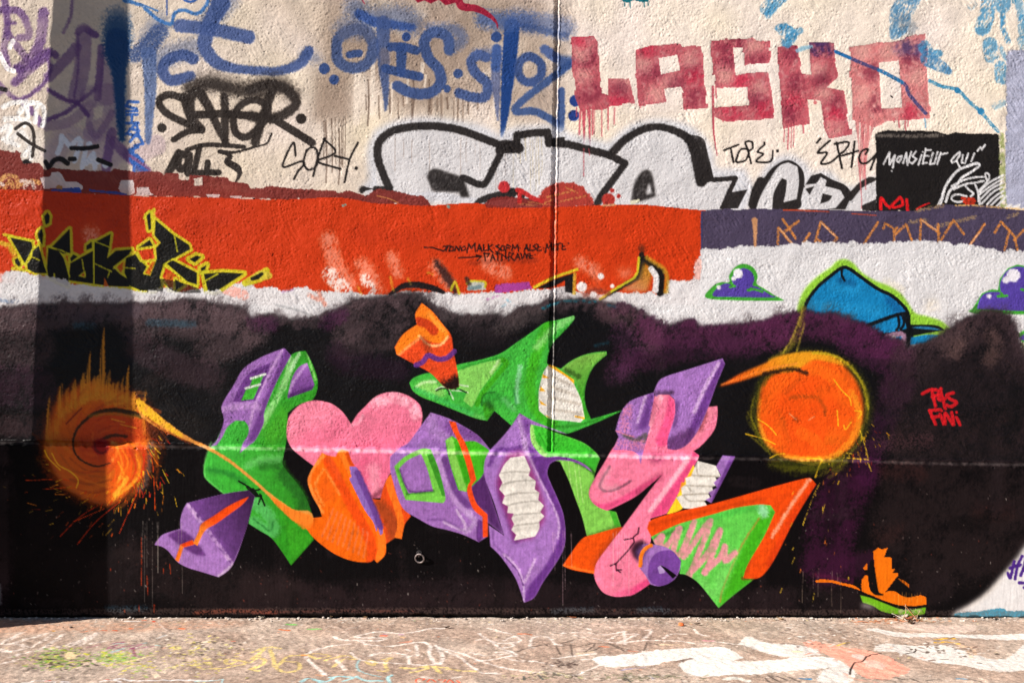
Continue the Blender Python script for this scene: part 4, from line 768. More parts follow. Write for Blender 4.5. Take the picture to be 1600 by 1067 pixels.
# orange letter
p = part(t, 'letter', 'orange letter with violet stripe')
sh = poly('B4', '430,75 470,93 515,100 530,70 552,55 592,66 615,130 640,170 700,290 745,360 790,365 808,290 835,230 855,208 872,235 900,350 978,465 940,515 920,605 880,597 825,635 820,700 770,752 750,730 720,748 640,745 560,722 480,680 380,600 325,530 280,480 350,478 430,470 415,420 370,340 343,260 352,210 390,140', OM, p, soft=.9)
poly('B4', '615,130 700,290 745,360 790,365 808,290 860,208 870,235 910,365 978,465 940,520 925,600 880,595 820,640 800,520', (222, 72, 22), None, .95, soft=1, clip=sh); line('B4', '780,400 850,480 880,580', 80, (130, 60, 30), None, .62, soft=7, clip=sh); line('B4', '840,220 850,290 890,400 915,510 900,600', 40, (244, 116, 30), None, .9, soft=1, clip=sh)
line('B4', '470,130 560,300 680,520 735,640 735,740', 60, (226, 70, 16), None, .85, soft=3, clip=sh); line('B4', '440,90 350,240 430,440', 20, (250, 150, 70), None, .78, soft=2.6, clip=sh); poly('B4', '445,190 520,320 470,400 400,330', (240, 96, 20), None, .78, soft=2.6, clip=sh); line('B4', '440,180 390,280 440,400/450,180 540,330', 12, (250, 170, 90), None, .55, soft=3, clip=sh); line('B4', '470,110 540,230', 30, (232, 84, 30), None, .7, soft=3, clip=sh)
line('B4', '550,70 620,210 760,490 800,620 780,740', 44, (246, 120, 30), None, .95, soft=1, clip=sh); line('B4', '590,80 640,200', 30, (200, 60, 10), None, .8, soft=2.2, clip=sh)
for i in range(9): line('B4', f'{430+32*i},{590+16*i} {470+30*i},{500+12*i} {500+26*i},{420+18*i}', 11, (214, 120, 90), None, .55, soft=1.6, clip=sh)
q = part(t, 'stripe', 'violet stripe', parent=p); poly('B4', '598,235 612,225 600,160 640,160 665,200 720,330 790,490 808,570 790,585 775,530 765,560 745,500 690,420', (136, 100, 178), q, rough=.6, clip=None); line('B4', '650,200 740,400 790,530', 36, (96, 56, 132), None, .85, soft=2)

# purple box letter with green window
p = part(t, 'letter', 'purple box letter with green window and orange band')
sh = poly('B4', '1100,-172 1200,-140 1290,-95 1380,-40 1430,10 1480,75 1435,160 1440,250 1550,582 1452,505 1450,590 1395,625 1300,580 1200,550 1110,528 1020,480 940,430 900,360 870,260 850,180 850,100 900,50 960,15 1010,-50', (152, 104, 176), p, soft=.9)
poly('B4', '1380,240 1440,200 1470,330 1550,582 1452,505 1440,440 1350,400 1330,320', (74, 36, 92), None, .95, soft=1.5, clip=sh); line('B4', '1130,60 1190,230 1260,380 1340,450', 40, (186, 146, 202), None, .8, soft=3, clip=sh); line('B4', '1190,120 1250,300 1330,400', 40, (96, 52, 122), None, .8, soft=3, clip=sh); line('B4', '1100,-150 1120,-60 1180,-20', 60, (176, 136, 194), None, .5, soft=7, clip=sh); line('B4', '1220,-80 1400,-20', 60, (110, 62, 136), None, .7, soft=6, clip=sh)
poly('B4', '1390,480 1420,500 1420,600 1395,625 1380,590', (96, 48, 122), None, .9, soft=1, clip=sh); line('B4', '1260,430 1310,520 1290,550 1180,500', 16, (206, 176, 214), None, .85, soft=2.0, clip=sh); line('B4', '1080,490 1180,490 1290,550', 12, (90, 50, 116), None, .5, soft=2.5, clip=sh); line('B4', '1330,450 1370,500 1320,560', 30, (190, 160, 204), None, .66, soft=4, clip=sh)
q = part(t, 'window_frame', 'green window frame', parent=p); s2 = poly('B4', '875,160 940,100 1040,52 1100,55 1150,180 1190,345 1175,385 1060,375 945,365 905,260', (112, 196, 70), q, soft=.8, holes=('905,172 960,120 1040,82 1080,180 1115,312 1030,318 962,326 930,250',)); poly('B4', '1100,55 1150,180 1192,345 1170,340 1110,180 1070,70', (54, 140, 34), None, .95, soft=1, clip=s2); line('B4', '900,180 960,330', 16, (60, 140, 40), None, .7, soft=2, clip=s2); line('B4', '955,325 1115,312', 16, (40, 110, 30), None, .7, soft=2, clip=s2)
line('B4', '910,180 970,310 1110,305', 10, PQ, None, .6, soft=2)
q = part(t, 'upright', 'green upright', parent=p); s2 = poly('B4', '1190,0 1230,-28 1290,5 1370,5 1440,45 1478,80 1420,210 1365,270 1320,315 1270,305 1235,200 1205,90', (66, 174, 30), q, soft=.8); line('B4', '1215,0 1240,120 1300,300', 46, (140, 206, 90), None, .85, soft=2, clip=s2); line('B4', '1280,40 1330,240', 50, (50, 150, 20), None, .8, soft=2.2, clip=s2)
q = part(t, 'band', 'orange band', parent=p); poly('B4', '1212,-120 1255,-112 1275,-50 1315,20 1350,120 1380,240 1352,275 1355,310 1385,390 1450,455 1452,590 1420,598 1418,470 1360,420 1325,325 1328,280 1345,250 1310,120 1270,10 1235,-60', (236, 74, 24), q, soft=.8)

# green winged letter in the middle
p = part(t, 'letter', 'green winged letter')
sh = poly('C3', '432,105 340,130 255,148 180,200 90,262 0,325 -60,352 -160,380 -290,408 -330,430 -420,450 -500,465 -560,490 -583,520 -560,570 -500,610 -440,632 -350,668 -270,700 -180,735 -105,752 -60,690 -20,725 55,790 100,705 160,765 270,800 380,830 500,790 620,740 735,685 680,700 620,718 535,742 505,670 495,600 505,520 550,420 632,345 630,326 570,330 500,345 420,380 350,432 300,415 262,400 275,330 310,262 380,190 430,130', GM, p, soft=.9)
poly('B3', '1265,448 1290,432 1400,398 1528,376 1538,392 1480,470 1410,560 1365,650 1350,668 1300,628 1322,578 1272,548 1275,500', (134, 206, 92), None, .95, soft=1.0, clip=sh); poly('B3', '1000,545 1030,517 1100,502 1170,530 1200,590 1140,612 1060,585', (142, 210, 102), None, .85, soft=2, clip=sh); line('B3', '1010,545 1060,515 1130,512', 16, (206, 234, 178), None, .78, soft=2.0, clip=sh)
line('B3', '1530,375 1565,400 1500,480 1430,570 1385,650', 30, (58, 160, 22), None, .95, soft=1.2, clip=sh); line('B3', '1520,378 1470,455', 14, (206, 236, 176), None, .75, soft=2, clip=sh); line('B3', '1300,700 1420,735', 26, (96, 190, 84), None, .78, soft=2.6, clip=sh); line('B3', '1262,440 1400,396 1530,362', 10, (40, 140, 40), None, .78, soft=2.0, clip=sh)
line('C3', '-540,560 -400,620 -200,710', 30, (60, 180, 80), None, .7, soft=3, clip=sh)
poly('B3', '1418,650 1425,605 1450,582 1500,578 1560,600 1620,660 1590,700 1540,650 1490,622 1455,630', (40, 140, 44), None, .75, soft=2.5, clip=sh); poly('B3', '1418,650 1440,640 1480,660 1492,685 1445,750 1430,720', (54, 150, 26), None, .95, soft=1, clip=sh); poly('B3', '1420,648 1455,628 1488,650 1486,690 1455,672', (20, 66, 16), None, .85, soft=2.5, clip=sh); line('B3', '1415,655 1418,610 1445,582 1495,576', 8, (16, 70, 20), None, .75, soft=1.6, clip=sh)
line('C3', '270,150 220,290 170,440 160,560 200,690 300,770', 60, (60, 168, 20), None, .75, soft=5, clip=sh); line('C3', '420,115 290,200 200,300', 40, (150, 216, 130), None, .7, soft=4.5, clip=sh); line('C3', '100,420 80,540 80,640', 26, (150, 206, 170), None, .68, soft=3.2, clip=sh); line('C3', '60,560 75,660', 8, (24, 90, 50), None, .6, soft=2, clip=sh); line('C3', '0,620 60,680', 30, (140, 210, 150), None, .4, soft=4, clip=sh); line('C3', '310,790 450,780 600,735', 16, (40, 130, 30), None, .78, soft=2.6, clip=sh)
poly('C3', '350,432 420,380 500,345 632,326 632,345 550,420 505,520 495,600 505,670 535,742 480,740 470,620 430,500', grad('C3', 400, 400, (124, 176, 70), 480, 640, (54, 150, 30)), None, .9, soft=1.2, clip=sh); line('C3', '380,440 460,480', 26, (40, 70, 20), None, .68, soft=3.2, clip=sh)
q = part(t, 'teeth', 'white teeth with yellow gums', parent=p); s2 = poly('C3', '270,410 335,440 430,500 430,525 465,600 480,650 495,735 470,762 380,752 300,745 265,730 215,690 212,640 215,560 240,460', TW, q, soft=.8)
poly('C3', '268,410 300,412 350,445 430,500 430,525 380,480 300,432', (242, 172, 16), None, .95, soft=.8); 
for z in ('238,465 280,490 235,490', '225,540 255,570 218,570', '218,625 265,660 225,650', '265,728 290,735 255,715'): poly('C3', z, (240, 170, 20), None, .95, soft=.6)
line('C3', '300,545 450,600/290,610 470,650/280,680 480,710/300,480 430,540', 14, (170, 156, 140), None, .55, soft=3, clip=s2); line('C3', '440,725 490,735', 12, (236, 170, 30), None, .9)
# crack round the horn
line('B3', '1130,560 1160,545 1200,550 1220,580 1240,620/1230,565 1300,570 1330,580/1270,530 1330,540', 8, (220, 236, 210), None, .8); line('B3', '1135,566 1170,552 1205,560 1215,590/1250,560 1270,520/1280,560 1320,578', 9, (14, 40, 14), None, .9)
q = part(t, 'horn', 'orange horn with violet stripe', parent=p)
s2 = poly('B3', '1045,28 1110,80 1175,160 1225,225 1240,320 1270,480 1272,545 1230,560 1180,540 1100,460 1000,405 890,345 878,300 930,220 1015,160 1005,95', (226, 72, 26), q, soft=.9)
poly('B3', '1045,28* 1110,80 1175,160 1215,212 1205,245 1165,272 1120,272 1080,258 1040,230 960,285 905,340 888,345 878,300 930,220 1015,160 1005,95'.replace('*', ''), (248, 126, 22), None, .98, soft=1, clip=s2); line('B3', '1090,95 1140,160 1185,200', 26, (252, 160, 60), None, .68, soft=3.2, clip=s2); line('B3', '1030,140 1080,160 1118,200', 52, (196, 56, 16), None, .95, soft=1.8, clip=s2); line('B3', '1030,232 1090,285 1160,285 1205,235', 14, (254, 206, 140), None, .8, soft=2, clip=s2); line('B3', '1050,250 1090,310 1085,340', 26, (110, 40, 20), None, .6, soft=5, clip=s2); line('B3', '905,345 1020,250', 14, (252, 180, 100), None, .7, soft=2.4, clip=s2); line('B3', '1215,545 1265,520', 90, (10, 5, 4), None, .9, soft=8, clip=s2)
line('B3', '1010,410 1050,390 1085,350 1140,372 1200,365 1245,325', 30, (98, 48, 132), part(t, 'stripe', 'violet stripe', parent=p), .95, soft=.9)

# green limb under the violet strip
p = part(t, 'letter', 'green limb behind the toothed flame')
sh = poly('C4', '165,-105 200,-100 300,-55 480,10 560,70 590,110 565,180 560,250 640,430 690,440 720,530 620,560 510,590 480,470 440,360 400,250 345,130 250,110 190,60 155,0', (124, 196, 78), p, soft=.9)
poly('C4', '165,-105 200,-100 300,-55 480,10 560,70 590,110 562,190 500,160 430,125 345,100 250,100 190,60', (56, 178, 44), None, .95, soft=1.2, clip=sh); line('C4', '440,130 520,170 560,210', 22, (30, 80, 20), None, .82, soft=2.8, clip=sh); line('C4', '660,420 700,530', 30, (60, 170, 40), None, .9, soft=1.2, clip=sh); line('C4', '520,590 700,530', 20, (70, 120, 40), None, .68, soft=3.2, clip=sh); line('C4', '165,-90 180,0 250,90', 30, (170, 220, 120), None, .78, soft=2.6, clip=sh)
for x_ in (360, 395, 430, 455): line('C4', f'{x_},130 {x_+20},300 {x_+30},380', 4, (206, 226, 160), None, .5, soft=.8, clip=sh)
# violet toothed flame
p = part(t, 'letter', 'violet flame letter with a row of white teeth')
sh = poly('C4', '95,-168 30,-70 -40,10 -95,70 -122,140 -118,230 -60,390 0,585 -95,520 -85,650 -20,715 60,830 95,910 122,996 185,965 240,870 340,720 376,620 368,470 330,360 290,270 265,200 280,145 330,122 440,135 545,195 500,150 420,112 330,98 250,100 200,60 165,0 160,-100 270,-75 350,-48 390,-40 280,-80 180,-120', (160, 112, 186), p, soft=.9)
poly('C4', '130,20 190,60 250,105 330,98 440,120 545,195 440,135 330,122 280,145 265,200 290,270 330,360 368,470 376,620 340,720 240,870 185,965 122,996 150,900 260,760 335,600 335,480 260,330 200,180', (98, 48, 130), None, .93, soft=1.2, clip=sh); line('C4', '130,40 210,220 330,470 330,600', 12, (206, 170, 216), None, .85, soft=2.0, clip=sh); line('C4', '100,-130 120,-40 130,60', 36, (196, 160, 208), None, .78, soft=2.6, clip=sh); poly('C4', '95,-168 165,-110 150,0 120,-60', (98, 50, 128), None, .8, soft=2, clip=sh)
poly('C4', '0,150 -30,220 -40,330 20,500 60,640 130,600 60,560 0,380', (96, 48, 124), None, .9, soft=1.5, clip=sh); line('C4', '-90,150 -40,60 30,60 100,40', 26, (104, 56, 134), None, .78, soft=2.6, clip=sh); line('C4', '0,700 80,780 120,870 160,800 190,730', 14, (210, 176, 220), None, .85, soft=2.0, clip=sh); line('C4', '10,720 80,800 118,890', 6, (70, 34, 92), None, .7, soft=1.5, clip=sh); line('C4', '120,900 122,990', 10, (200, 170, 214), None, .8, soft=1.5, clip=sh); line('C4', '150,80 250,270/-70,560 -60,640 20,710', 10, (80, 40, 104), None, .35, soft=2.5, clip=sh)
poly('C4', '20,80 110,60 170,170 240,360 250,480 215,540 180,600 60,620 40,540 -40,300 -30,200', (140, 40, 96), None, .7, soft=2.4, clip=sh)
q = part(t, 'teeth', 'white teeth', parent=p); s2 = poly('C4', '0,150 40,105 125,95 162,180 150,215 195,250 188,300 216,320 210,365 245,400 222,440 248,465 215,500 215,545 190,590 60,615 75,580 45,550 62,515 45,480 60,450 20,445 25,405 -12,385 5,340 -30,300 -10,260 -32,215', TW, q, soft=.8)
for a_, b_ in ((180, 205), (255, 245), (330, 320), (400, 370), (470, 445), (540, 505)): line('C4', f'-20,{a_-40+60} 80,{(a_+b_)//2} 240,{b_}', 9, TG, None, .7, soft=2, clip=s2); line('C4', f'0,{a_+30} 100,{(a_+b_)//2+25} 220,{b_+20}', 22, (190, 184, 176), None, .4, soft=4, clip=s2)

# pink letter
p = part(t, 'letter', 'pink letter with violet shards')
sh = poly('C4', '690,20 740,-60 800,-60 880,-200 935,-285 1015,-282 1050,-250 1052,-150 1010,30 1100,40 1180,-70 1240,-170 1255,-205 1312,-212 1312,-140 1290,-60 1215,30 1165,65 1200,92 1180,140 1100,285 1000,450 900,480 905,590 890,700 900,880 800,945 740,958 680,960 610,935 565,870 553,800 580,730 640,650 740,520 880,330 975,208 900,270 800,350 635,432 580,410 535,370 522,310 560,230 620,130 660,60', (238, 122, 154), p, soft=.9)
poly('C4', '540,370 600,390 700,360 850,270 978,205 900,275 800,350 635,434 580,412', (226, 76, 128), None, .95, soft=1.2, clip=sh); poly('C4', '1165,65 1202,92 1180,140 1100,285 1000,450 900,480 920,440 1020,300 1130,150', (222, 70, 124), None, .95, soft=1.2, clip=sh); poly('C4', '760,950 800,900 880,850 910,880 800,947', (222, 68, 124), None, .95, soft=1.2, clip=sh); poly('C4', '660,955 740,920 800,900 800,947 700,962', (226, 84, 132), None, .8, soft=2, clip=sh)
line('C4', '1130,110 1020,270 900,430', 26, (248, 190, 204), None, .78, soft=2.6, clip=sh); line('C4', '650,160 590,270 620,310 690,300 780,250', 14, (120, 70, 90), None, .85, soft=2.0, clip=sh); line('C4', '640,180 600,280 680,290', 40, (206, 160, 168), None, .4, soft=6, clip=sh); line('C4', '960,220 830,320', 40, (150, 50, 84), None, .5, soft=6, clip=sh)
poly('C4', '890,80 1010,95 980,125 910,140', (130, 40, 80), None, .75, soft=3, clip=sh); line('C4', '960,-270 900,-130 880,-60', 40, (250, 176, 190), None, .78, soft=2.6, clip=sh); poly('C4', '1015,-282 1052,-240 1050,-150 1010,30 950,40 930,0 990,-150', (232, 78, 130), None, .9, soft=1.2, clip=sh); poly('C4', '1255,-205 1310,-212 1290,-150 1230,-60 1150,20 1100,40 1200,-90', (224, 130, 150), None, .8, soft=2, clip=sh); line('C4', '1230,-160 1200,-80', 44, (140, 60, 70), None, .66, soft=4, clip=sh); poly('C4', '880,-200 935,-280 950,-200 900,-100 870,-110', (190, 90, 120), None, .8, soft=2.2, clip=sh)
line('C4', '830,535 825,570 795,595 800,625 760,680 690,755 655,770/795,600 740,610/690,760 690,800 720,795/700,795 715,810', 9, (60, 20, 40), None, .9, sm=0)
q = part(t, 'shard', 'large violet shard', parent=p)
s2 = poly('C3', '1345,368 1360,402 1310,520 1260,660 1200,800 1130,895 1060,930 1005,922 1010,850 1050,720 1050,620 1015,590 960,590 935,605 920,580 945,520 990,482 1150,430', (160, 112, 186), q, soft=.9)
poly('C3', '1335,375 1362,402 1310,520 1260,660 1190,800 1110,900 1140,800 1220,620 1290,470', (98, 50, 128), None, .93, soft=1.2, clip=s2); line('C3', '1320,400 1230,560 1170,700', 20, (206, 172, 214), None, .8, soft=2.2, clip=s2); line('C3', '1010,910 1080,880 1140,850', 90, (80, 40, 90), None, .75, soft=7, clip=s2); line('C3', '1060,640 1050,780', 30, (90, 50, 106), None, .66, soft=4, clip=s2); line('C3', '930,585 1030,580', 26, (60, 34, 60), None, .66, soft=4, clip=s2)
q = part(t, 'shard', 'small violet shard', parent=p)
s2 = poly('C3', '920,578 925,600 890,780 900,790 860,930 840,1020 825,960 780,935 670,930 705,850 685,812 720,700 775,632 850,600', (156, 108, 182), q, soft=.9)
poly('C3', '895,580 925,590 890,780 870,800 820,810 850,720', (96, 50, 126), None, .9, soft=1.5, clip=s2); line('C3', '870,600 820,760', 14, (206, 172, 214), None, .78, soft=2.0, clip=s2); line('C3', '740,840 810,870 870,840 860,880', 24, (70, 74, 56), None, .75, soft=3, clip=s2); line('C3', '690,815 760,840 800,850', 6, (236, 130, 150), None, .7); line('C3', '760,680 740,800/690,900 860,900', 60, (226, 130, 160), None, .6, soft=4, clip=s2, tex=N_FINE, ta=1)
# broken tube
poly('C4', '780,670 800,630 850,610 880,640 830,740 800,720', (40, 16, 30), None, .95, soft=1.5)
q = part(t, 'tube', 'violet tube with orange ring', parent=p)
s2 = poly('C4', '850,640 900,635 1000,655 1060,690 1088,740 1080,800 1040,860 960,895 900,885 870,830 830,780', (150, 106, 176), q, soft=.9); poly('C4', '810,680 850,640 900,640 860,720 835,775', (90, 60, 110), q, soft=1.5)
poly('C4', '890,770 910,720 950,685 1020,675 1070,700 1086,750 1060,830 1010,880 950,893 905,875 885,830', (110, 62, 146), None, .97, soft=1); poly('C4', '945,780 965,765 1000,790 985,815 955,820', (176, 150, 200), None, .9, soft=1); poly('C4', '960,765 1000,785 1062,830 1040,850 1000,810', (10, 6, 10), None, 1, soft=.8)
line('C4', '905,645 870,665 845,705 838,770', 22, (242, 122, 24), part(t, 'ring', 'orange ring', parent=p), .97, sm=1)
# teeth on the right of the pink letter
q = part(t, 'teeth', 'yellow rooted white teeth beside the pink letter', parent=p)
poly('C4', '1165,150 1190,200 1130,290 1110,390 1080,430 1000,455 1060,350', (248, 204, 40), q, soft=.8); line('C4', '1120,240 1150,215/1100,265 1090,310', 20, (240, 160, 20), None, .8)
s2 = poly('C4', '1190,125 1305,155 1335,225 1300,225 1322,270 1280,285 1290,320 1255,325 1275,360 1230,370 1275,437 1180,425 1100,415 1060,350 1095,335 1090,290 1120,270 1115,230 1150,220', TW, q, soft=.8); line('C4', '1150,215 1320,222/1120,275 1310,285/1100,335 1280,325/1180,130 1190,200 1210,220/1130,280 1150,310/1105,340 1140,370 1230,372', 8, (140, 128, 112), None, .6, soft=1.8, clip=s2)
q = part(t, 'post', 'slanted violet post', parent=p); s2 = poly('C4', '1345,92 1422,98 1360,220 1275,385 1240,365 1275,345 1258,320 1310,290 1290,260 1335,215 1305,160', (150, 104, 176), q, soft=.8); line('C4', '1410,100 1290,370', 30, (98, 52, 128), None, .85, soft=1.5, clip=s2)

# orange arms and green fin
p = part(t, 'arm', 'orange arm behind the green fin')
sh = poly('C4', '890,500 940,475 1100,430 1280,390 1600,300 1700,272 1860,232 1895,240 1920,270 1900,300 1780,500 1680,700 1610,810 1550,850 1460,845 1300,600 905,590 880,540', (228, 72, 12), p, soft=.9)
line('C4', '1880,240 1780,380 1650,590', 20, (246, 170, 140), None, .82, soft=2.8, clip=sh); line('C4', '1910,285 1780,470 1640,760', 50, (210, 56, 14), None, .7, soft=5, clip=sh); line('C4', '1540,560 1450,840', 60, (120, 50, 20), None, .4, soft=8, clip=sh); line('C4', '900,520 1250,430 1600,360', 20, (180, 56, 10), None, .6, soft=4, clip=sh)
p = part(t, 'arm', 'orange arm left of the pink letter foot'); sh = poly('C4', '360,770 400,710 480,605 560,575 700,535 730,535 640,650 570,750 553,820 420,795', (232, 80, 12), p, soft=.9); line('C4', '720,545 560,760', 50, (170, 60, 20), None, .65, soft=6, clip=sh); line('C4', '370,770 550,812', 14, (246, 130, 50), None, .6, soft=2, clip=sh)
p = part(t, 'fin', 'green fin with pink scribble')
sh = poly('C4', '905,592 1000,545 1100,505 1280,455 1420,415 1560,395 1640,398 1668,440 1600,590 1500,760 1470,850 1540,850 1400,960 1320,1030 1285,985 1200,880 1130,830 1080,820 1090,740 1040,680 980,650 930,640', (92, 196, 74), p, soft=.9)
poly('C4', '1570,470 1660,425 1668,445 1600,590 1480,830 1540,852 1400,960 1320,1030 1340,960 1420,760', (60, 166, 24), None, .95, soft=1.5, clip=sh); line('C4', '1570,480 1460,650 1350,900 1330,990', 10, (196, 110, 50), None, .55, soft=1.5, clip=sh); line('C4', '1580,410 1600,450', 50, (160, 220, 190), None, .7, soft=5, clip=sh); line('C4', '1240,480 1450,430 1560,410', 30, (60, 170, 60), None, .6, soft=5, clip=sh); line('C4', '1200,860 1300,930 1400,700', 70, (120, 206, 100), None, .5, soft=9, clip=sh); line('C4', '930,600 1100,540', 20, (40, 110, 40), None, .68, soft=3.2, clip=sh); line('C4', '1470,845 1540,850', 20, (110, 60, 20), None, .78, soft=2.6, clip=sh)
line('C4', '925,635 970,585 960,640 1000,650 1080,540 1040,680 1090,690 1170,500 1110,680 1120,700 1270,495 1150,810 1140,820 1250,700 1330,550 1250,790 1240,800 1330,720 1360,650 1360,740 1420,690', 34, (230, 134, 158), part(t, 'scribble', 'pink scribble', parent=p), .88, soft=1.8, tex=N_MED, ta=.12, clip=sh)
line('D4', '40,390 60,450 0,560', 10, (160, 220, 150), None, .0)

mur = np.isin(ID, [i for i, w in enumerate(WP) if w and w['t'] == t])
C *= np.where(mur, 1 + .025 * N_MED + .02 * N_FINE + .012 * N_BIG + .018 * N_BRUSH, 1)[..., None]
# fine light runs of paint
drips('C4', (670, 690, 705, 712, 725, 740, 752, 768, 300, 312, 360, 372, 412, 865), 560, 1050, 4, (236, 190, 200), .5, None, 21)
drips('A4', (880, 893, 905, 940, 968, 975, 1102, 1118), 500, 1060, 4, (150, 140, 130), .5, None, 22)
drips('D4', (240, 300, 335, 420, 450, 470), 800, 1070, 4, (150, 130, 110), .5, None, 23)
drips('B3', (300, 360), 200, 240, 3, (150, 140, 130), .0, None, 24)

# ---- orange comets -------------------------------------------------------------------
def swirl(cx, cy, n, r0, r1, cols, w, seed, pid, a=.7, a0=0, a1=6.283, tw=.5):
    r = np.random.default_rng(seed)
    for i in range(n):
        R = r.uniform(r0, r1); th = r.uniform(a0, a1); dth = r.uniform(.25, .8)
        q = ' '.join(f'{cx+R*(1+tw*.12*k)*math.cos(th+dth*k/4):.1f},{cy+R*(1+tw*.12*k)*math.sin(th+dth*k/4):.1f}' for k in range(5))
        line('Z', q, r.uniform(.5, 1) * w, cols[int(r.integers(len(cols)))], pid, a * r.uniform(.4, 1), soft=1.0)
def sparks(cx, cy, n, r0, r1, a0, a1, cols, seed, pid, ln=8, turn=.5):
    r = np.random.default_rng(seed)
    for i in range(n):
        th = r.uniform(a0, a1); R = r0 + (r1 - r0) * r.uniform() ** 1.7; L = r.uniform(.2, 1) * ln
        d = th + turn * r.uniform(.3, 1.2)
        x, y = cx + R * math.cos(th), cy + R * math.sin(th)
        line('Z', f'{x:.1f},{y:.1f} {x+L*math.cos(d):.1f},{y+L*math.sin(d):.1f}', r.uniform(.5, 1.2), cols[int(r.integers(len(cols)))], pid, r.uniform(.35, .85), 0, .5)
FO = [(240, 110, 16), (226, 70, 14), (250, 150, 30), (236, 190, 40), (200, 50, 14)]
t = thing_rec('painted_fireball', 'spiral orange fireball with upward flames at the left end of the mural', 'graffiti')
p = part(t, 'ball'); q = part(t, 'flames'); 
line('Z', '277,604', 146, (120, 44, 10), None, .6, soft=14)
sh = poly('A3', '290,800 310,740 330,670 370,620 430,570 480,540 530,515 600,510 680,550 760,575 860,630 890,700 900,800 905,860 900,960 870,1080 800,1180 720,1250 640,1270 540,1240 430,1180 340,1080 290,960 270,880', (206, 92, 16), p, .97, soft=3.2)
for x, yb, yt, w in ((295, 800, 595, 16), (370, 640, 520, 26), (455, 590, 500, 26), (510, 560, 450, 26), (545, 545, 325, 24), (580, 530, 480, 30), (630, 530, 180, 28), (665, 570, 440, 26), (720, 580, 510, 24), (750, 590, 480, 16), (782, 600, 415, 20), (820, 610, 580, 24), (886, 760, 565, 14), (410, 620, 550, 20), (690, 560, 520, 20), (600, 520, 470, 16)):
    line('A3', f'{x},{yb+70},{w*1.6} {x+2},{(yb+yt)//2},{w} {x+12},{yt},2', w, (214, 140, 36), q, .85, soft=2, tex=N_VERT, ta=.3)
swirl(277, 603, 60, 38, 62, [(206, 96, 16), (186, 74, 12), (216, 124, 30), (150, 56, 12)], 5, 31, None, .35, tw=.9)
line('L', '90,560 110,460 160,360 250,290 360,260 470,270 550,320', 40, (206, 140, 36), None, .5, soft=5, tex=N_VERT, ta=.5)
poly('L', '225,470 270,380 350,340 470,345 570,380 585,470 560,560 480,620 380,630 290,610 235,550', (186, 56, 18), None, .75, soft=4)
swirl(279, 604, 50, 8, 36, [(206, 76, 20), (170, 46, 18), (224, 104, 30), (140, 36, 16)], 4, 32, None, .4, tw=.8)
line('L', '572,362,24 500,343,24 420,332,22 330,348,16 262,398,13 226,450,11 214,510,10 230,562,9 272,600,9 340,622,8 405,606,6', 14, (34, 26, 12), None, .85, soft=1.4); line('L', '300,362 420,350 560,368', 14, (150, 120, 30), None, .5, soft=3)
line('L', '490,468 430,462 375,478 350,500', 14, (40, 30, 16), None, .8, soft=2); line('L', '258,322 180,402', 8, (110, 26, 14), None, .75); line('L', '415,378 480,395/460,405 540,425', 6, (230, 160, 40), None, .7)
line('L', '360,520', 78, (150, 16, 18), None, .9, soft=3); line('L', '325,500 335,540 370,552 400,530', 10, (84, 12, 16), None, .7, soft=2); line('L', '420,500 445,525 440,560 420,590', 16, (252, 186, 96), None, .75, soft=2.5)
line('L', '430,520 500,510 590,500', 30, (250, 130, 30), None, .55, soft=5)
line('L', '460,560 480,660 450,740', 90, (250, 96, 8), None, .65, soft=9, clip=sh)  # brighter orange painted where the sun reaches the ball
for k, (q, w, c) in enumerate((('440,520 470,620 440,720', 10, (255, 150, 40)), ('480,510 520,610 490,720', 10, (250, 84, 10)), ('520,505 560,600 520,720', 12, (255, 120, 16)), ('560,510 585,600 550,700', 12, (226, 40, 14)), ('500,520 540,640 470,760', 8, (206, 40, 14)), ('450,600 480,690 440,780', 10, (255, 176, 40)), ('460,680 490,690 430,770', 22, (255, 200, 60)), ('540,560 560,660 500,740', 8, (255, 160, 30)), ('580,520 600,600 570,680', 14, (240, 70, 14)), ('425,560 440,640 425,700', 9, (240, 80, 12)), ('470,540 500,600 480,650', 8, (255, 140, 30)), ('200,690 300,715 410,690', 12, (150, 66, 16)), ('150,560 230,650 380,680', 12, (170, 80, 20)), ('180,640 270,690 400,730', 10, (216, 110, 24)), ('240,740 330,760 420,730', 9, (160, 60, 14)), ('120,520 150,600 230,680', 10, (190, 96, 24)), ('200,580 280,640 380,650', 8, (150, 60, 20)))):
    line('L', q, w, c, None, .7, soft=1.6, tex=N_BRUSH, ta=.35)
line('A4', '320,80 360,150 430,190 480,240 470,290/275,60 300,110 370,180', 8, (240, 180, 30), None, .85); line('A4', '700,360 770,300 840,240', 20, (250, 190, 50), None, .6, soft=2)
line('A4', '930,20 920,120 890,260 860,300', 34, (84, 74, 74), None, .7, soft=4)
p = part(t, 'sparks', kind='stuff')
sparks(277, 605, 80, 60, 115, .3, 2.4, [(240, 90, 20), (250, 190, 40), (220, 50, 16), (246, 140, 30)], 34, p, 12, .9)
sparks(277, 605, 36, 62, 92, -.2, .9, [(246, 40, 20), (250, 200, 40), (240, 90, 20)], 35, p, 10, 1.2)
sparks(277, 605, 40, 64, 150, 1.0, 2.9, [(150, 60, 20), (200, 160, 40)], 36, p, 6, .6)
for q_ in ('475,640 590,500 740,375', '735,570 800,420 850,300', '955,430 950,300 940,150 915,40', '1000,180 1040,260', '1075,345 1088,405', '450,500 640,420', '370,590 480,480 600,400', '840,330 790,450', '160,245 320,240', '265,300 400,290', '900,40 980,160'): line('A4', q_, 3.6, FO[(len(q_) + 1) % 5], p, .9)
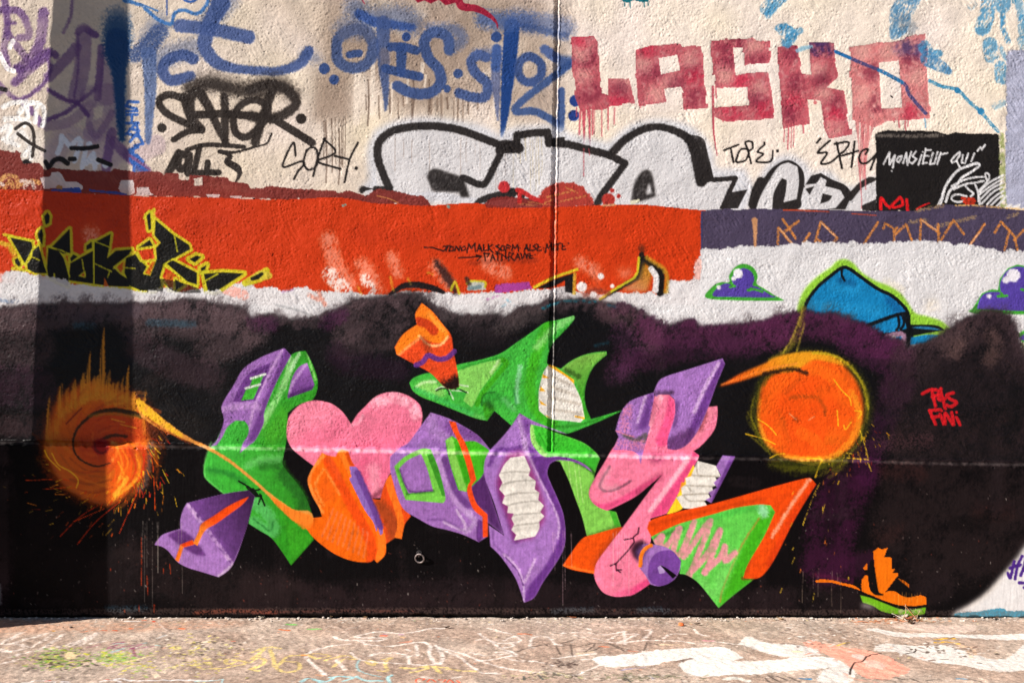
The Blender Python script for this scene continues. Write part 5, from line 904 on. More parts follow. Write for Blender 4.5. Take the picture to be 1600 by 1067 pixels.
line('A4', '870,600 872,720 870,890/1045,760 1050,820/855,1010 855,1050/950,1010 948,1060/905,830 910,950/765,1040 768,1060/680,790 680,800/1005,790 1005,815', 5, (220, 62, 16), p, .6, tex=N_FINE, ta=.5)
p = part(t, 'tail'); line('A3', '855,640,30 900,700,76 1000,775,60 1090,830,40 1180,875,20 1260,910,20 1400,990,18 1551,1110,16 1640,1190,18 1720,1260,30 1800,1325,54 1880,1350,90', 30, (232, 150, 66), p, .95, soft=1.2)
line('A3', '850,630,30 900,690,60 1000,765,40 1120,845,20', 20, (248, 196, 40), None, .8, soft=2, tex=N_BRUSH, ta=.4); line('A3', '905,730 1010,810 1170,890', 10, (150, 60, 20), None, .7, soft=2); line('A3', '1680,1230,16 1760,1300,40 1880,1370,90', 30, (242, 120, 30), None, .8, soft=2)

t = thing_rec('painted_fireball', 'round orange fireball with pointed tail near the red words', 'graffiti')
p = part(t, 'glow'); 
line('Z', '1181,561', 144, (58, 62, 12), None, .6, soft=8); line('D3', '40,380 160,300 220,150 240,60', 30, (150, 140, 30), p, .55, soft=4, tex=N_BRUSH, ta=.4); line('D3', '110,340 170,250 235,80/200,330 250,150', 9, (196, 176, 50), None, .6, soft=2)
swirl(1181, 560, 60, 62, 68, [(130, 116, 20), (90, 90, 16), (190, 150, 30)], 1.8, 41, p, .4, tw=.12)
line('C3', '1500,830 1580,900 1640,960/1540,600 1520,720 1580,860/1500,700 1550,800', 10, (150, 140, 20), None, .5, soft=2)
p = part(t, 'ball'); sh = poly('D3', '-30,640 -10,540 40,480 100,450 180,440 240,400 300,345 380,350 470,400 540,470 590,560 610,680 590,800 540,900 460,960 360,985 220,988 100,960 20,900 -20,820 -35,730', (240, 92, 14), p, .98, soft=1.5)
line('Z', '1165,575 1185,560 1200,575', 80, (226, 66, 6), None, .5, soft=14, clip=sh, tex=N_BIG, ta=.6)
for q, w, c, a in (('270,410 330,402 400,405', 16, (140, 66, 10), .55), ('240,380 280,350 330,300', 24, (170, 66, 8), .45), ('420,410 450,450 460,480', 18, (130, 62, 10), .45), ('210,480 240,560 260,640', 22, (180, 76, 10), .4), ('480,640 560,620 600,540', 50, (206, 100, 14), .45), ('300,525 310,535', 20, (120, 50, 10), .6), ('130,480 150,400 200,340', 30, (206, 84, 10), .5), ('340,250 440,260 540,330', 60, (252, 116, 20), .45), ('330,600 400,640 450,700', 60, (250, 120, 24), .35), ('550,260 600,330 640,420', 26, (206, 84, 14), .6), ('600,380 640,470 635,560 590,650 520,715', 34, (250, 166, 36), .6), ('105,560 150,660 220,715 330,735 450,735 540,700', 20, (250, 170, 40), .6), ('110,420 98,500 108,560', 14, (240, 150, 30), .6), ('190,210 290,180 400,165 500,185 580,225', 20, (232, 170, 30), .7), ('455,490 460,500', 14, (110, 50, 10), .6)):
    line('R', q, w, c, None, a, soft=3, clip=None, tex=N_SPRAY, ta=.4)
line('R', '505,308 550,370 590,410 600,450/525,480 530,560/95,525 150,560 195,610/30,605 120,630 190,660/620,480 655,485 640,520/560,560 570,580 600,540/160,735 200,715 240,712/360,738 440,742 425,780 405,840', 6, (244, 190, 30), None, .85, soft=.7)
line('R', '265,495 300,525/370,530 400,510', 6, (240, 190, 150), None, .5)
line('R', '100,330 90,420 70,480 95,560/30,510 70,580 120,650/60,540 110,640 150,690/150,290 130,340', 14, (96, 92, 14), None, .5, soft=2.5, tex=N_BRUSH, ta=.5); line('R', '600,230 660,320 690,400 690,520/660,560 650,640 600,700', 10, (120, 112, 20), None, .55, soft=1.8)
line('R', '160,770 300,790 440,775 540,745/240,800 380,800 500,770/430,830 520,790 570,750/480,840 550,790', 14, (104, 100, 18), None, .5, soft=2.5, tex=N_BRUSH, ta=.5)
p = part(t, 'tail'); poly('C3', '1320,543 1450,465 1600,400 1660,365 1751,340 1860,330 1950,340 2040,370 2110,420 2000,390 1900,380 1800,440 1720,455 1600,465 1450,510', grad('C3', 1400, 500, (236, 90, 14), 1750, 380, (226, 150, 26)), p, .97, soft=1.2); line('C3', '1340,530 1600,440 1800,400', 10, (246, 140, 60), None, .6, soft=2)
line('D3', '0,465 90,445 190,435 260,460', 22, (24, 12, 8), None, .85, soft=3); line('D3', '300,335 430,350 540,430 610,540 640,680', 14, (190, 170, 30), None, .7, soft=2)
p = part(t, 'sparks', kind='stuff'); sparks(1181, 560, 60, 66, 105, .2, 1.3, [(236, 190, 30), (220, 150, 20), (200, 60, 20)], 43, p, 6, .8)
line('D3', '590,810 620,900 640,980/510,980 560,985 640,990/640,1010 660,1060/510,950 560,960', 6, (230, 190, 44), p, .8, tex=N_FINE, ta=.6); line('D4', '350,120 320,230/345,260 300,350 240,520/375,390 360,450/250,480 240,520/190,715 170,760/110,910 100,935/310,940 300,990/180,660 175,670', 5, (214, 176, 44), p, .7, tex=N_FINE, ta=.9)
sparks(1181, 560, 14, 90, 240, 1.3, 1.8, [(220, 180, 40), (230, 120, 30)], 44, p, 6, .3)
line('D4', '60,140 200,180 330,170 480,140', 60, (70, 72, 14), None, .55, soft=8, tex=N_BRUSH, ta=.5)

# specks and grime over everything, painted contact shade along the wall foot
r_ = np.random.default_rng(77)
for i in range(520):
    u, v = r_.uniform(150, 1450), 640 + 185 * math.sqrt(r_.uniform())
    if C[int(v) - V0, int(u) - U0].sum() < .5: line('Z', f'{u:.1f},{v:.1f} {u+r_.normal()*.6:.1f},{v+r_.uniform(0,2.2):.1f}', r_.uniform(.5, 1.2), ((150, 130, 120), (110, 96, 92), (190, 180, 170), (160, 70, 50))[int(r_.integers(4))], None, r_.uniform(.2, .6), 0, .5)
line('Z', '150,824 400,822 700,821 1000,823 1450,825', 1.6, (18, 12, 10), None, .6, soft=1.0)  # contact shade drawn as a dark line where wall meets paving
# dust, worn paint and painted-in sunlight on the ledge and joint lip
for a_, w_, c_ in ((.10, 4, (200, 184, 176)), (.08, 2, (236, 226, 220))):
    line('Z', ' '.join(f'{u},{ledge_y(u) + 4 + .5 * math.sin(u * .02)}' for u in range(100, 1500, 50)), w_, c_, None, a_, soft=1.2, tex=N_PATCH, ta=.45)
line('Z', ' '.join(f'{u},{ledge_y(u) + 4.2}' for u in range(405, 1080, 25)), 4.2, (248, 234, 228), None, .3, soft=1.4, tex=N_MED, ta=.25, clip=(0, 0, np.clip(C.max(2) * 2.2 - .55, 0, 1)))  # sunlit ledge face, lightened in the colour over bright paint
line('Z', ' '.join(f'{joint_x(v) + 2.3},{v}' for v in range(-100, 609, 40)), 1.1, (240, 234, 228), None, .55, soft=.6, tex=N_MED, ta=.3)  # sun-catching lip painted as a pale, worn line
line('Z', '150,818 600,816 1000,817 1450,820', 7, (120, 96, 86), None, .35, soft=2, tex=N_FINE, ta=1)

# relabel: black paint below the ledge is the plinth; the ledge and the joint keep their own pieces
BACK = (ID == W_BLACK) | (ID == W_LEFT) | (ID == W_RIGHT)
ID[(ID == W_BLACK) & (YY > ledge_y(XX) + LEDGE_H)] = W_PLINTH
ID[(ID == W_BLACK) & (YY > ledge_y(XX))] = W_LEDGE
ID[(np.abs(XX - joint_x(YY)) < 3.2) & (YY < ledge_y(XX)) & ((ID <= W_SCUFF))] = W_JOINT
# ---- what goes on past the photograph's edges, plainly ----------------------------------
t = [i for i, r in enumerate(TH) if r['name'] == 'violet_script'][0]
for q in ('1680,830 1700,740 1735,790 1700,800 1760,850', '1790,850 1800,750 1850,760 1800,800 1850,830', '1650,900 1760,905 1900,890'):
    line('D4', q, 18, (70, 36, 128), part(t, 'letter'), .97, soft=.9)
# ---------------------------------------------------------------------------
# the paved ground: the same paint book on a sheet of (along the wall, out from it)
# ---------------------------------------------------------------------------
C_WALL, ID_WALL = C, ID
C_U0, C_V0 = U0, V0
U0, U1, V0, V1 = -250, 1850, 0, 680
CW, CH = U1 - U0, V1 - V0
C = np.zeros((CH, CW, 3), np.float32); ID = np.zeros((CH, CW), np.int32)
N_FINE = gauss_noise(CH, CW, 1.0, seed=51); N_MED = gauss_noise(CH, CW, 4, seed=52); N_BIG = gauss_noise(CH, CW, 30, seed=53)
N_BRUSH = gauss_noise(CH, CW, 2.4, seed=54); N_VERT = N_BRUSH; N_ROUGH = gauss_noise(CH, CW, 3.5, seed=58); N_PATCH = 0.6 * gauss_noise(CH, CW, 9, seed=56) + .6 * N_MED
_pts_wall = pts
def to_ground(P):
    y = np.maximum(P[:, 1], 823.5)
    tt = CAM_D * (1 - CAM_H / (y - EYE_V)); return np.stack([(P[:, 0] - 800) * (CAM_D - tt) / CAM_D + 800, tt], 1)
def pts(tile, s, sm=0, closed=False, n=6):
    P, W = _pts_wall(tile, s, sm, closed, n)
    return (P if tile == 'Z' else to_ground(P)), W

T_GROUND = thing_rec('pavement', None, None)
G_BASE = part(T_GROUND, 'pavement')
ASP = (187, 168, 153)
C[:] = np.array(ASP, np.float32) / 255
C *= (1 + .035 * N_BIG + .03 * N_MED + .05 * N_FINE + .03 * N_PATCH)[..., None]
r_ = np.random.default_rng(5)
gy, gx = np.mgrid[0:CH, 0:CW]
wear = np.clip(.5 + .6 * gauss_noise(CH, CW, 60, seed=57), 0, 1)[..., None]
C *= 1 - .10 * wear * np.array((.7, 1.0, 1.15), np.float32)
ID[:] = G_BASE
poly('A5', '-1200,225 0,230 700,240 1500,235 1550,260 900,300 300,310 0,330 -1200,330', (204, 150, 120), a=.55, soft=8, tex=N_PATCH, ta=.6)
line('Z', '-250,14 1850,14', 14, (222, 206, 192), None, .35, soft=7, tex=N_PATCH, ta=1)
# scattered aggregate and paint chips
for i in range(9000):
    u, tt = r_.uniform(-100, 1700), r_.uniform(0, 640) if i % 3 else 12 + 40 * r_.uniform() ** 2
    c = ((226, 212, 200), (240, 232, 222), (120, 104, 92), (96, 84, 76), (232, 214, 150), (214, 190, 170), (236, 150, 110), (200, 200, 190))[int(r_.choice(8, p=(.26, .22, .2, .12, .05, .11, .02, .02)))]
    line('Z', f'{u:.1f},{tt:.1f} {u+r_.normal()*1.2:.1f},{tt+r_.normal()*1.6:.1f}', r_.uniform(.8, 2.6), c, None, r_.uniform(.2, .7), 0, .8)
def flecks(tile, box, n, cols, seed, pid=None, w=(1, 4)):
    r = np.random.default_rng(seed); x0, y0, x1, y1 = box
    for i in range(n):
        x, y = r.normal((x0 + x1) / 2, (x1 - x0) / 4), r.normal((y0 + y1) / 2, (y1 - y0) / 4)
        line(tile, f'{x:.0f},{y:.0f} {x+r.normal()*14:.0f},{y+r.normal()*4:.0f}', r.uniform(*w) * 4.85, cols[int(r.integers(len(cols)))], pid, r.uniform(.4, .9), 0, .8)
WC = (240, 226, 216)
t = thing_rec('ground_lettering', 'faded broad white letters painted on the pavement near the foot of the shaded plinth', 'graffiti')
pp = part(t, 'stroke'); line('A5', '130,310 60,350 -20,385/290,315 180,345 90,375/20,380 130,385 150,400 60,425 0,410', 30, WC, pp, .75, soft=2.5, tex=N_MED, ta=.6)
pp = part(t, 'stroke'); line('A5', '320,320 260,360 190,395/390,320 300,380 250,410 400,385 600,315/310,410 420,390 520,350/600,315 500,380/640,360 560,375', 26, WC, pp, .72, soft=2.5, tex=N_MED, ta=.6)
pp = part(t, 'stroke'); line('A5', '-40,510 0,500 160,462/60,460 150,430 230,418', 24, WC, pp, .8, soft=2, tex=N_MED, ta=.5)
t = thing_rec('spatter_patch', 'green and yellow paint spatter on the pavement in front of the shaded plinth', 'paint')
pp = part(t, 'spatter', kind='stuff'); flecks('A5', (160, 410, 560, 540), 230, [(120, 160, 70), (150, 176, 90), (96, 130, 60), (190, 190, 70)], 61, pp); flecks('A5', (560, 420, 860, 500), 150, [(136, 172, 80), (200, 200, 60), (150, 190, 90)], 62, pp); flecks('A5', (700, 480, 1000, 560), 60, [(170, 186, 110), (210, 196, 80)], 63, pp); flecks('A5', (100, 400, 700, 560), 90, [(70, 60, 54), (90, 78, 70)], 64)
flecks('A5', (900, 330, 1500, 560), 130, [(224, 208, 110), (232, 220, 150), (200, 190, 100)], 65); flecks('A5', (900, 300, 1600, 480), 120, [(90, 78, 70), (110, 96, 86), (232, 220, 206)], 66)
poly('A5', '390,440 440,425 480,455 440,480 400,465', (236, 208, 164), pp, .9, rough=1.5)
t = thing_rec('magenta_scribble', 'small magenta and pale blue scribble on the pavement beside the green spatter', 'graffiti')
pp = part(t, 'scribble'); line('A5', '540,398 620,380/680,380 760,370 660,410 880,380 800,410 950,395/700,400 760,415/820,405 830,455', 14, (150, 84, 110), pp, .85, soft=1.5, tex=N_MED, ta=.5); line('A5', '700,380 780,378/690,430 760,405/880,380 900,375/960,390 985,395', 12, (170, 214, 214), pp, .8, soft=1.5)
line('A5', '780,490 850,470 950,445', 24, (232, 214, 160), None, .9, soft=2, tex=N_MED, ta=.4); line('A5', '940,560 960,580/960,560 985,580/1010,545 1015,555', 12, (240, 220, 190), None, .8)
for q, w, c in (('625,296 650,298', 14, (226, 84, 40)), ('700,295 715,296', 18, (226, 84, 40)), ('505,310 535,305', 14, (228, 96, 44)), ('800,280 815,282', 14, (230, 100, 50)), ('1105,280 1135,285', 18, (230, 110, 60)), ('945,238 950,242', 14, (220, 60, 34)), ('765,240 860,240', 16, (240, 236, 232)), ('880,232 895,235', 14, (226, 90, 50)), ('290,608 300,606', 20, (226, 70, 40)), ('650,600 665,602', 18, (226, 70, 40)), ('1000,550 1015,548', 18, (236, 214, 190)), ('1080,430 1100,425', 20, (234, 210, 180)), ('325,295 332,298', 14, (220, 150, 40)), ('1240,370 1270,365', 12, (234, 214, 180)), ('1430,365 1445,362', 16, (224, 120, 90)), ('980,250 1025,300', 10, (222, 200, 186)), ('970,340 1020,325', 12, (200, 200, 200))):
    line('A5', q, w, c, None, .85, soft=1.5)
t = thing_rec('white_outline_lettering', 'white outlined letters at the front edge of the pavement below the green spatter', 'graffiti')
pp = part(t, 'outline'); line('A5', '140,618 260,608 330,612/380,612 420,608/620,610 760,592 700,600 740,615/760,600 900,606 1050,600 1200,600 1300,598', 16, (236, 232, 232), pp, .9, soft=1.2, tex=N_MED, ta=.3); line('A5', '1200,605 1330,600 1370,590 1365,612', 10, (180, 220, 226), pp, .8)
YC = (236, 212, 130)
t = thing_rec('yellow_chalk_scrawl', 'yellow chalk letters scrawled across the middle of the pavement', 'graffiti')
pp = part(t, 'letter'); line('A5', '1300,530 1400,520 1520,490 1400,470 1400,495 1480,480 1540,490 1600,455/1540,530 1560,515 1580,520', 20, YC, pp, .85, soft=1.5, tex=N_MED, ta=.4); dots('A5', '1225,520,12 1330,530,10', YC, pp, 1.2)
pp = part(t, 'letter'); line('B5', '0,430 60,410 100,400 170,412/80,410 30,450 0,470/60,470 80,490 60,510 0,530 40,540/110,415 130,470 140,520', 22, YC, pp, .85, soft=1.5, tex=N_MED, ta=.4)
pp = part(t, 'letter'); line('B5', '290,450 220,460 180,500 150,530 220,550 290,530 280,495 200,490/300,450 400,435 480,450 400,470 350,450/450,480 580,450 640,470 560,480 500,520', 20, YC, pp, .8, soft=1.5, tex=N_MED, ta=.4)
pp = part(t, 'letter'); line('B5', '700,490 740,510 760,490 720,480/780,540 830,545 820,490 860,460 800,470/920,520 1000,525 1080,515 1200,525/980,550 1080,530 1060,520/1120,520 1160,555 1140,545/1200,535 1300,545 1380,550', 20, YC, pp, .8, soft=1.5, tex=N_MED, ta=.45)
t = thing_rec('white_chalk_scrawl', 'looping white chalk scrawl across the middle of the pavement', 'graffiti')
WK = (246, 238, 230)
pp = part(t, 'loop'); line('B5', '500,335 560,355 650,360 760,362 820,345 700,345 640,340 700,315 800,300 900,312 1000,305 1080,288 1180,280/650,360 720,385 850,392 980,375 1060,370 1100,395 1090,430 1120,490 1160,500 1170,440 1130,385', 22, WK, pp, .8, soft=1.8, tex=N_MED, ta=.35)
pp = part(t, 'loop'); line('B5', '1130,390 1250,420 1380,470 1500,510 1600,530/1160,400 1280,460 1400,550 1530,555/1420,560 1500,552', 18, WK, pp, .78, soft=1.8, tex=N_MED, ta=.4); line('B5', '340,440 400,405 500,385 600,382/330,460 380,510 450,560/520,480 570,540/430,560 450,570', 22, WK, pp, .78, soft=1.8, tex=N_MED, ta=.35)
pp = part(t, 'loop'); line('B5', '610,430 640,460 700,485 800,492 950,500 1050,508 1150,500/720,445 800,430 940,440 970,500/930,450 1000,450/1010,385 1020,450/950,410 970,420', 18, WK, pp, .78, soft=1.8, tex=N_MED, ta=.35)
pp = part(t, 'loop'); line('B5', '1395,310 1450,350 1520,400 1600,430/1440,350 1520,375 1600,370/1500,430 1560,430 1600,450 1560,460 1500,470 1380,480/1350,430 1450,450 1560,440/1450,280 1520,300 1600,320/1380,355 1420,350/1530,515 1560,525', 16, WK, pp, .78, soft=1.8, tex=N_MED, ta=.4)
line('B5', '450,280 480,270 560,290 600,280 680,270/460,300 540,305 620,295/1180,260 1220,275', 12, (226, 210, 198), None, .5, soft=1.5)
t = thing_rec('pale_blue_scrawl', 'pale blue letters at the front edge of the pavement under the chalk loops', 'graffiti')
CY = (170, 216, 220)
pp = part(t, 'stroke'); line('B5', '300,612 360,590 420,612/380,600 460,605 520,580 620,590 560,610/480,580 600,582/640,585 700,605 800,606/860,570 835,590 850,615', 18, CY, pp, .9, soft=1.5); line('B5', '660,480 645,510 660,545 720,570 790,582', 12, CY, pp, .8, soft=1.5)
t = thing_rec('red_dotted_letters', 'thin red letters at the front edge of the pavement', 'graffiti')
pp = part(t, 'letter'); line('B5', '1010,615 1015,595 1060,592 1050,605/1080,612 1100,595 1130,612/1150,600 1190,598 1180,612/1200,612 1220,600 1240,615/1260,600 1280,612', 8, (228, 90, 60), pp, .9)
for q, w, c in (('215,253 265,257', 20, (112, 200, 90)), ('350,284 415,287', 24, (130, 206, 110)), ('170,284 225,287', 20, (232, 100, 40)), ('800,328 820,330', 26, (236, 110, 80)), ('810,318 825,320', 14, (210, 150, 200)), ('910,322 925,324', 20, (206, 166, 206)), ('920,340 935,342', 16, (230, 180, 130)), ('310,448 335,450', 18, (236, 140, 70)), ('910,368 980,360', 14, (236, 150, 120)), ('400,568 440,570', 14, (232, 170, 130)), ('1050,580 1100,590/1240,585 1280,580', 24, (226, 216, 206))):
    line('B5', q, w, c, None, .8, soft=2.0)
dots('B5', '1000,240,6 1025,230,5', (90, 150, 80), None)
# right hand side
t = thing_rec('white_ground_letter', 'large flat white painted letter on the pavement below the green fin', 'graffiti')
pp = part(t, 'letter'); PW = (236, 234, 228)
poly('C5', '540,468 600,452 700,450 840,430 920,418 1080,402 1260,395 1330,400 1380,410 1480,458 1400,490 1600,475 1700,470 1960,460 2150,500 1960,530 1700,545 1560,562 1320,572 1160,568 1080,515 1070,500 1150,475 1000,490 900,505 800,512 640,522', PW, pp, .93, rough=2.0, noise=N_BRUSH)
line('C5', '700,480 900,450/1200,430 1300,500', 30, (214, 200, 190), None, .35, soft=4, tex=N_PATCH, ta=.8); line('C5', '1060,490 1150,470', 20, (110, 90, 80), None, .8, soft=2)
t = thing_rec('white_ground_strokes', 'wide whitish painted strokes spreading over the pavement beside the coral patch', 'graffiti')
pp = part(t, 'stroke'); poly('C5', '1480,340 1510,335 1600,370 1650,375 1900,400 1950,440 1800,465 1640,440 1560,410 1440,385', (232, 228, 222), pp, .9, rough=2, noise=N_BRUSH)
pp = part(t, 'stroke'); poly('D5', '620,290 680,285 900,310 1200,320 1600,318 3000,318 3000,345 1500,350 1300,345 1050,340 850,335 760,320', (226, 222, 216), pp, .9, rough=2.2, noise=N_BRUSH); line('D5', '700,310 1300,330', 24, (200, 184, 170), None, .4, soft=3, tex=N_PATCH, ta=1)
pp = part(t, 'stroke'); poly('D5', '680,385 760,370 950,390 1100,395 1250,430 1400,470 1500,465 1600,380 1700,380 1800,500 1600,545 1400,545 1200,510 1050,490 950,470 850,440 680,425', (224, 220, 214), pp, .9, rough=2.2, noise=N_BRUSH)
pp = part(t, 'stroke'); poly('D5', '320,590 360,545 470,500 560,490 560,570 540,612 340,612', (226, 222, 216), pp, .88, rough=2, noise=N_BRUSH)
pp = part(t, 'stroke'); poly('D5', '760,270 900,260 1320,265 1290,300 1180,315 1000,310', (222, 200, 186), pp, .75, rough=2, noise=N_BRUSH)
t = thing_rec('coral_patch', 'coral painted patch with a dark crack on the pavement near the painted sneaker', 'paint')
pp = part(t, 'patch'); CO = (236, 164, 142)
poly('D5', '240,375 280,355 360,370 480,395 620,415 700,440 760,460 850,500 900,530 880,560 750,590 620,580 560,540 480,490 420,460 330,410 250,390', CO, pp, .9, rough=2.2, noise=N_BRUSH); poly('D5', '600,480 680,480 760,510 720,530 640,520', (236, 214, 202), None, .5, rough=2, noise=N_BRUSH)
line('D5', '500,560 560,590 700,620/660,590 760,600/440,480 500,470 600,500', 20, CO, pp, .7, soft=2, tex=N_PATCH, ta=.6); line('D5', '250,450 290,430/330,425 345,428/770,400 790,405/960,460 990,465', 12, (232, 130, 100), None, .7, soft=1.5)
poly('D5', '540,440 600,445 630,460 590,475 540,460', (226, 214, 206), None, .7, rough=1.6)
pp = part(t, 'crack'); line('D5', '528,560 532,535 545,510 560,492 610,485 630,455 660,445 720,440/870,440 920,432 935,420 930,405', 9, (52, 40, 36), pp, .95, sm=0, soft=.7)
line('D5', '1050,350 1170,348/1100,365 1200,378/1050,372 1100,368', 16, (234, 176, 40), None, .9, soft=1.4); line('D5', '450,385 520,370', 14, (234, 190, 90), None, .8, soft=1.4); line('D5', '190,430 220,428', 30, (206, 220, 170), None, .7, soft=2.5); line('D5', '220,588 280,592', 20, (60, 130, 180), None, .9, soft=1.6); line('D5', '1190,590 1240,592', 18, (90, 150, 190), None, .7, soft=2)
line('D5', '30,575 100,610/80,575 160,605/150,580 220,608/10,590 40,610/700,585 780,605/800,585 880,600/900,590 960,610/1000,600 1080,590/1260,590 1340,610', 12, (70, 62, 58), None, .75, soft=1.4, tex=N_MED, ta=.5)
line('D5', '1200,400 1280,400 1300,450/1250,420 1280,470/1190,385 1230,395', 20, (232, 196, 160), None, .6, soft=2)
flecks('D5', (600, 340, 1500, 480), 140, [(120, 96, 84), (90, 76, 66), (230, 222, 214)], 67, None); flecks('D5', (0, 250, 700, 420), 130, [(226, 214, 204), (120, 100, 90), (236, 228, 220)], 68); flecks('D5', (500, 210, 1200, 260), 150, [(236, 226, 216), (210, 150, 110), (130, 100, 80), (200, 120, 80)], 69)
t = thing_rec('white_chalk_scrawl', 'faint white chalk scrawl on the pavement under the toothed violet flame', 'graffiti')
pp = part(t, 'loop'); line('C5', '160,400 170,345 230,325 290,340 310,375 350,385/150,405 180,400/0,360 60,335 100,360 40,375 60,390 0,400/30,420 80,450 0,460 70,480 200,485 300,510/0,520 150,548 300,560 400,572 520,540 590,500', 18, WK, pp, .76, soft=1.6, tex=N_MED, ta=.45)
pp = part(t, 'loop'); line('C5', '350,310 480,308 620,318 760,300/430,330 560,345 680,370 780,340 820,320 700,325 640,350/870,295 910,300 860,345/740,300 745,380/980,340 1040,315 1120,315/1170,285 1200,315 1260,330/700,375 900,355 1060,360 1280,385/1290,365 1440,385', 18, WK, pp, .76, soft=1.8, tex=N_MED, ta=.45); line('C5', '510,280 530,288/300,465 450,450 560,440/480,470 580,465/850,425 860,420', 18, WK, pp, .76, soft=1.8)
t = thing_rec('black_outline_scrawl', 'thin black angular outline scrawled on the pavement left of the large white letter', 'graffiti')
pp = part(t, 'stroke'); line('C5', '80,425 160,400 260,378 265,388/320,390 345,440/330,390 440,385 350,375 430,355/410,380 420,455/420,400 560,370 550,395 490,435 560,420 600,390/540,370 640,375 740,420 780,420/640,372 660,380 780,420/860,415 880,372 960,380', 11, (96, 84, 76), pp, .85, sm=0, soft=1.2, tex=N_MED, ta=.3)
for q, w, c in (('90,318 160,320', 20, (236, 120, 70)), ('595,392 640,396', 18, (236, 130, 90)), ('770,420 815,424', 18, (236, 140, 110)), ('1230,358 1285,362', 22, (236, 150, 170)), ('1065,255 1100,258', 14, (236, 170, 196)), ('960,380 1080,380/450,440 540,430', 18, (236, 214, 176)), ('720,540 780,530 860,520/890,570 920,590', 12, (160, 160, 206)), ('540,250 600,250', 20, (226, 196, 180))):
    line('C5', q, w, c, None, .75, soft=2)
flecks('C5', (500, 555, 1200, 600), 130, [(90, 84, 74), (120, 116, 96), (220, 210, 196), (140, 136, 110)], 70); flecks('C5', (0, 550, 500, 600), 90, [(110, 106, 90), (90, 80, 70), (206, 196, 150)], 71); flecks('C5', (250, 480, 480, 520), 50, [(80, 66, 60), (110, 92, 84)], 72); line('C5', '1370,600 1430,590 1500,605', 36, (232, 232, 222), None, .85, soft=2); line('C5', '210,570 240,600/740,585 780,610/120,575 125,600', 12, (80, 84, 80), None, .8)
C_GROUND, ID_GROUND = C, ID
GR_U0, GR_V0 = U0, V0
# ---------------------------------------------------------------------------
# building: sheets of vertices cut up by the id sheets
# ---------------------------------------------------------------------------
COL = scene.collection
def nd(nt, kind, **kw):
    n = nt.nodes.new(kind)
    for k, v in kw.items(): setattr(n, k, v)
    return n
def paint_material(name, rough, bump, scale, spec, grit=False):
    m = bpy.data.materials.new(name); m.use_nodes = True; nt = m.node_tree; L = nt.links
    b = nt.nodes['Principled BSDF']; at = nd(nt, 'ShaderNodeAttribute', attribute_name='paint')
    tc = nd(nt, 'ShaderNodeTexCoord')
    n1 = nd(nt, 'ShaderNodeTexNoise'); n1.inputs['Scale'].default_value = scale * .22; n1.inputs['Detail'].default_value = 5
    L.new(tc.outputs['Object'], n1.inputs['Vector'])
    mp = nd(nt, 'ShaderNodeMapRange'); mp.inputs['From Min'].default_value = .3; mp.inputs['From Max'].default_value = .7; mp.inputs['To Min'].default_value = .93; mp.inputs['To Max'].default_value = 1.05
    L.new(n1.outputs['Fac'], mp.inputs['Value'])
    mx = nd(nt, 'ShaderNodeVectorMath', operation='SCALE'); L.new(at.outputs['Color'], mx.inputs[0]); L.new(mp.outputs['Result'], mx.inputs['Scale'])
    L.new(mx.outputs['Vector'], b.inputs['Base Color'])
    n2 = nd(nt, 'ShaderNodeTexNoise'); n2.inputs['Scale'].default_value = scale; n2.inputs['Detail'].default_value = 4; n2.inputs['Roughness'].default_value = .6
    L.new(tc.outputs['Object'], n2.inputs['Vector'])
    bp = nd(nt, 'ShaderNodeBump'); bp.inputs['Strength'].default_value = bump; bp.inputs['Distance'].default_value = .004
    L.new(n2.outputs['Fac'], bp.inputs['Height']); L.new(bp.outputs['Normal'], b.inputs['Normal'])
    mr = nd(nt, 'ShaderNodeMapRange'); mr.inputs['To Min'].default_value = rough - .1; mr.inputs['To Max'].default_value = rough + .12
    L.new(n1.outputs['Fac'], mr.inputs['Value']); L.new(mr.outputs['Result'], b.inputs['Roughness'])
    b.inputs['Specular IOR Level'].default_value = spec
    if grit:                                                   # grains of stone in the worn surface
        vo = nd(nt, 'ShaderNodeTexVoronoi'); vo.inputs['Scale'].default_value = 190; L.new(tc.outputs['Object'], vo.inputs['Vector'])
        cr = nd(nt, 'ShaderNodeValToRGB'); e = cr.color_ramp.elements; e[0].position = .0; e[0].color = (.74, .72, .70, 1); e[1].position = .2; e[1].color = (1, 1, 1, 1)
        e2 = e.new(.82); e2.color = (1, 1, 1, 1); e3 = e.new(.95); e3.color = (1.35, 1.3, 1.25, 1)
        sp = nd(nt, 'ShaderNodeSeparateColor'); L.new(vo.outputs['Color'], sp.inputs['Color']); L.new(sp.outputs['Red'], cr.inputs['Fac'])
        m2 = nd(nt, 'ShaderNodeVectorMath', operation='MULTIPLY'); L.new(mx.outputs['Vector'], m2.inputs[0]); L.new(cr.outputs['Color'], m2.inputs[1]); L.new(m2.outputs['Vector'], b.inputs['Base Color'])
    return m
M_RENDER = paint_material('painted_render', .38, .35, 150, .17)
M_SMOOTH = paint_material('painted_concrete', .5, .15, 160, .06)
M_GROUND = paint_material('worn_paving', .85, .28, 110, .15, True)

def lin(c):
    return np.where(c <= .04045, c / 12.92, ((np.maximum(c, 0) + .055) / 1.055) ** 2.4)

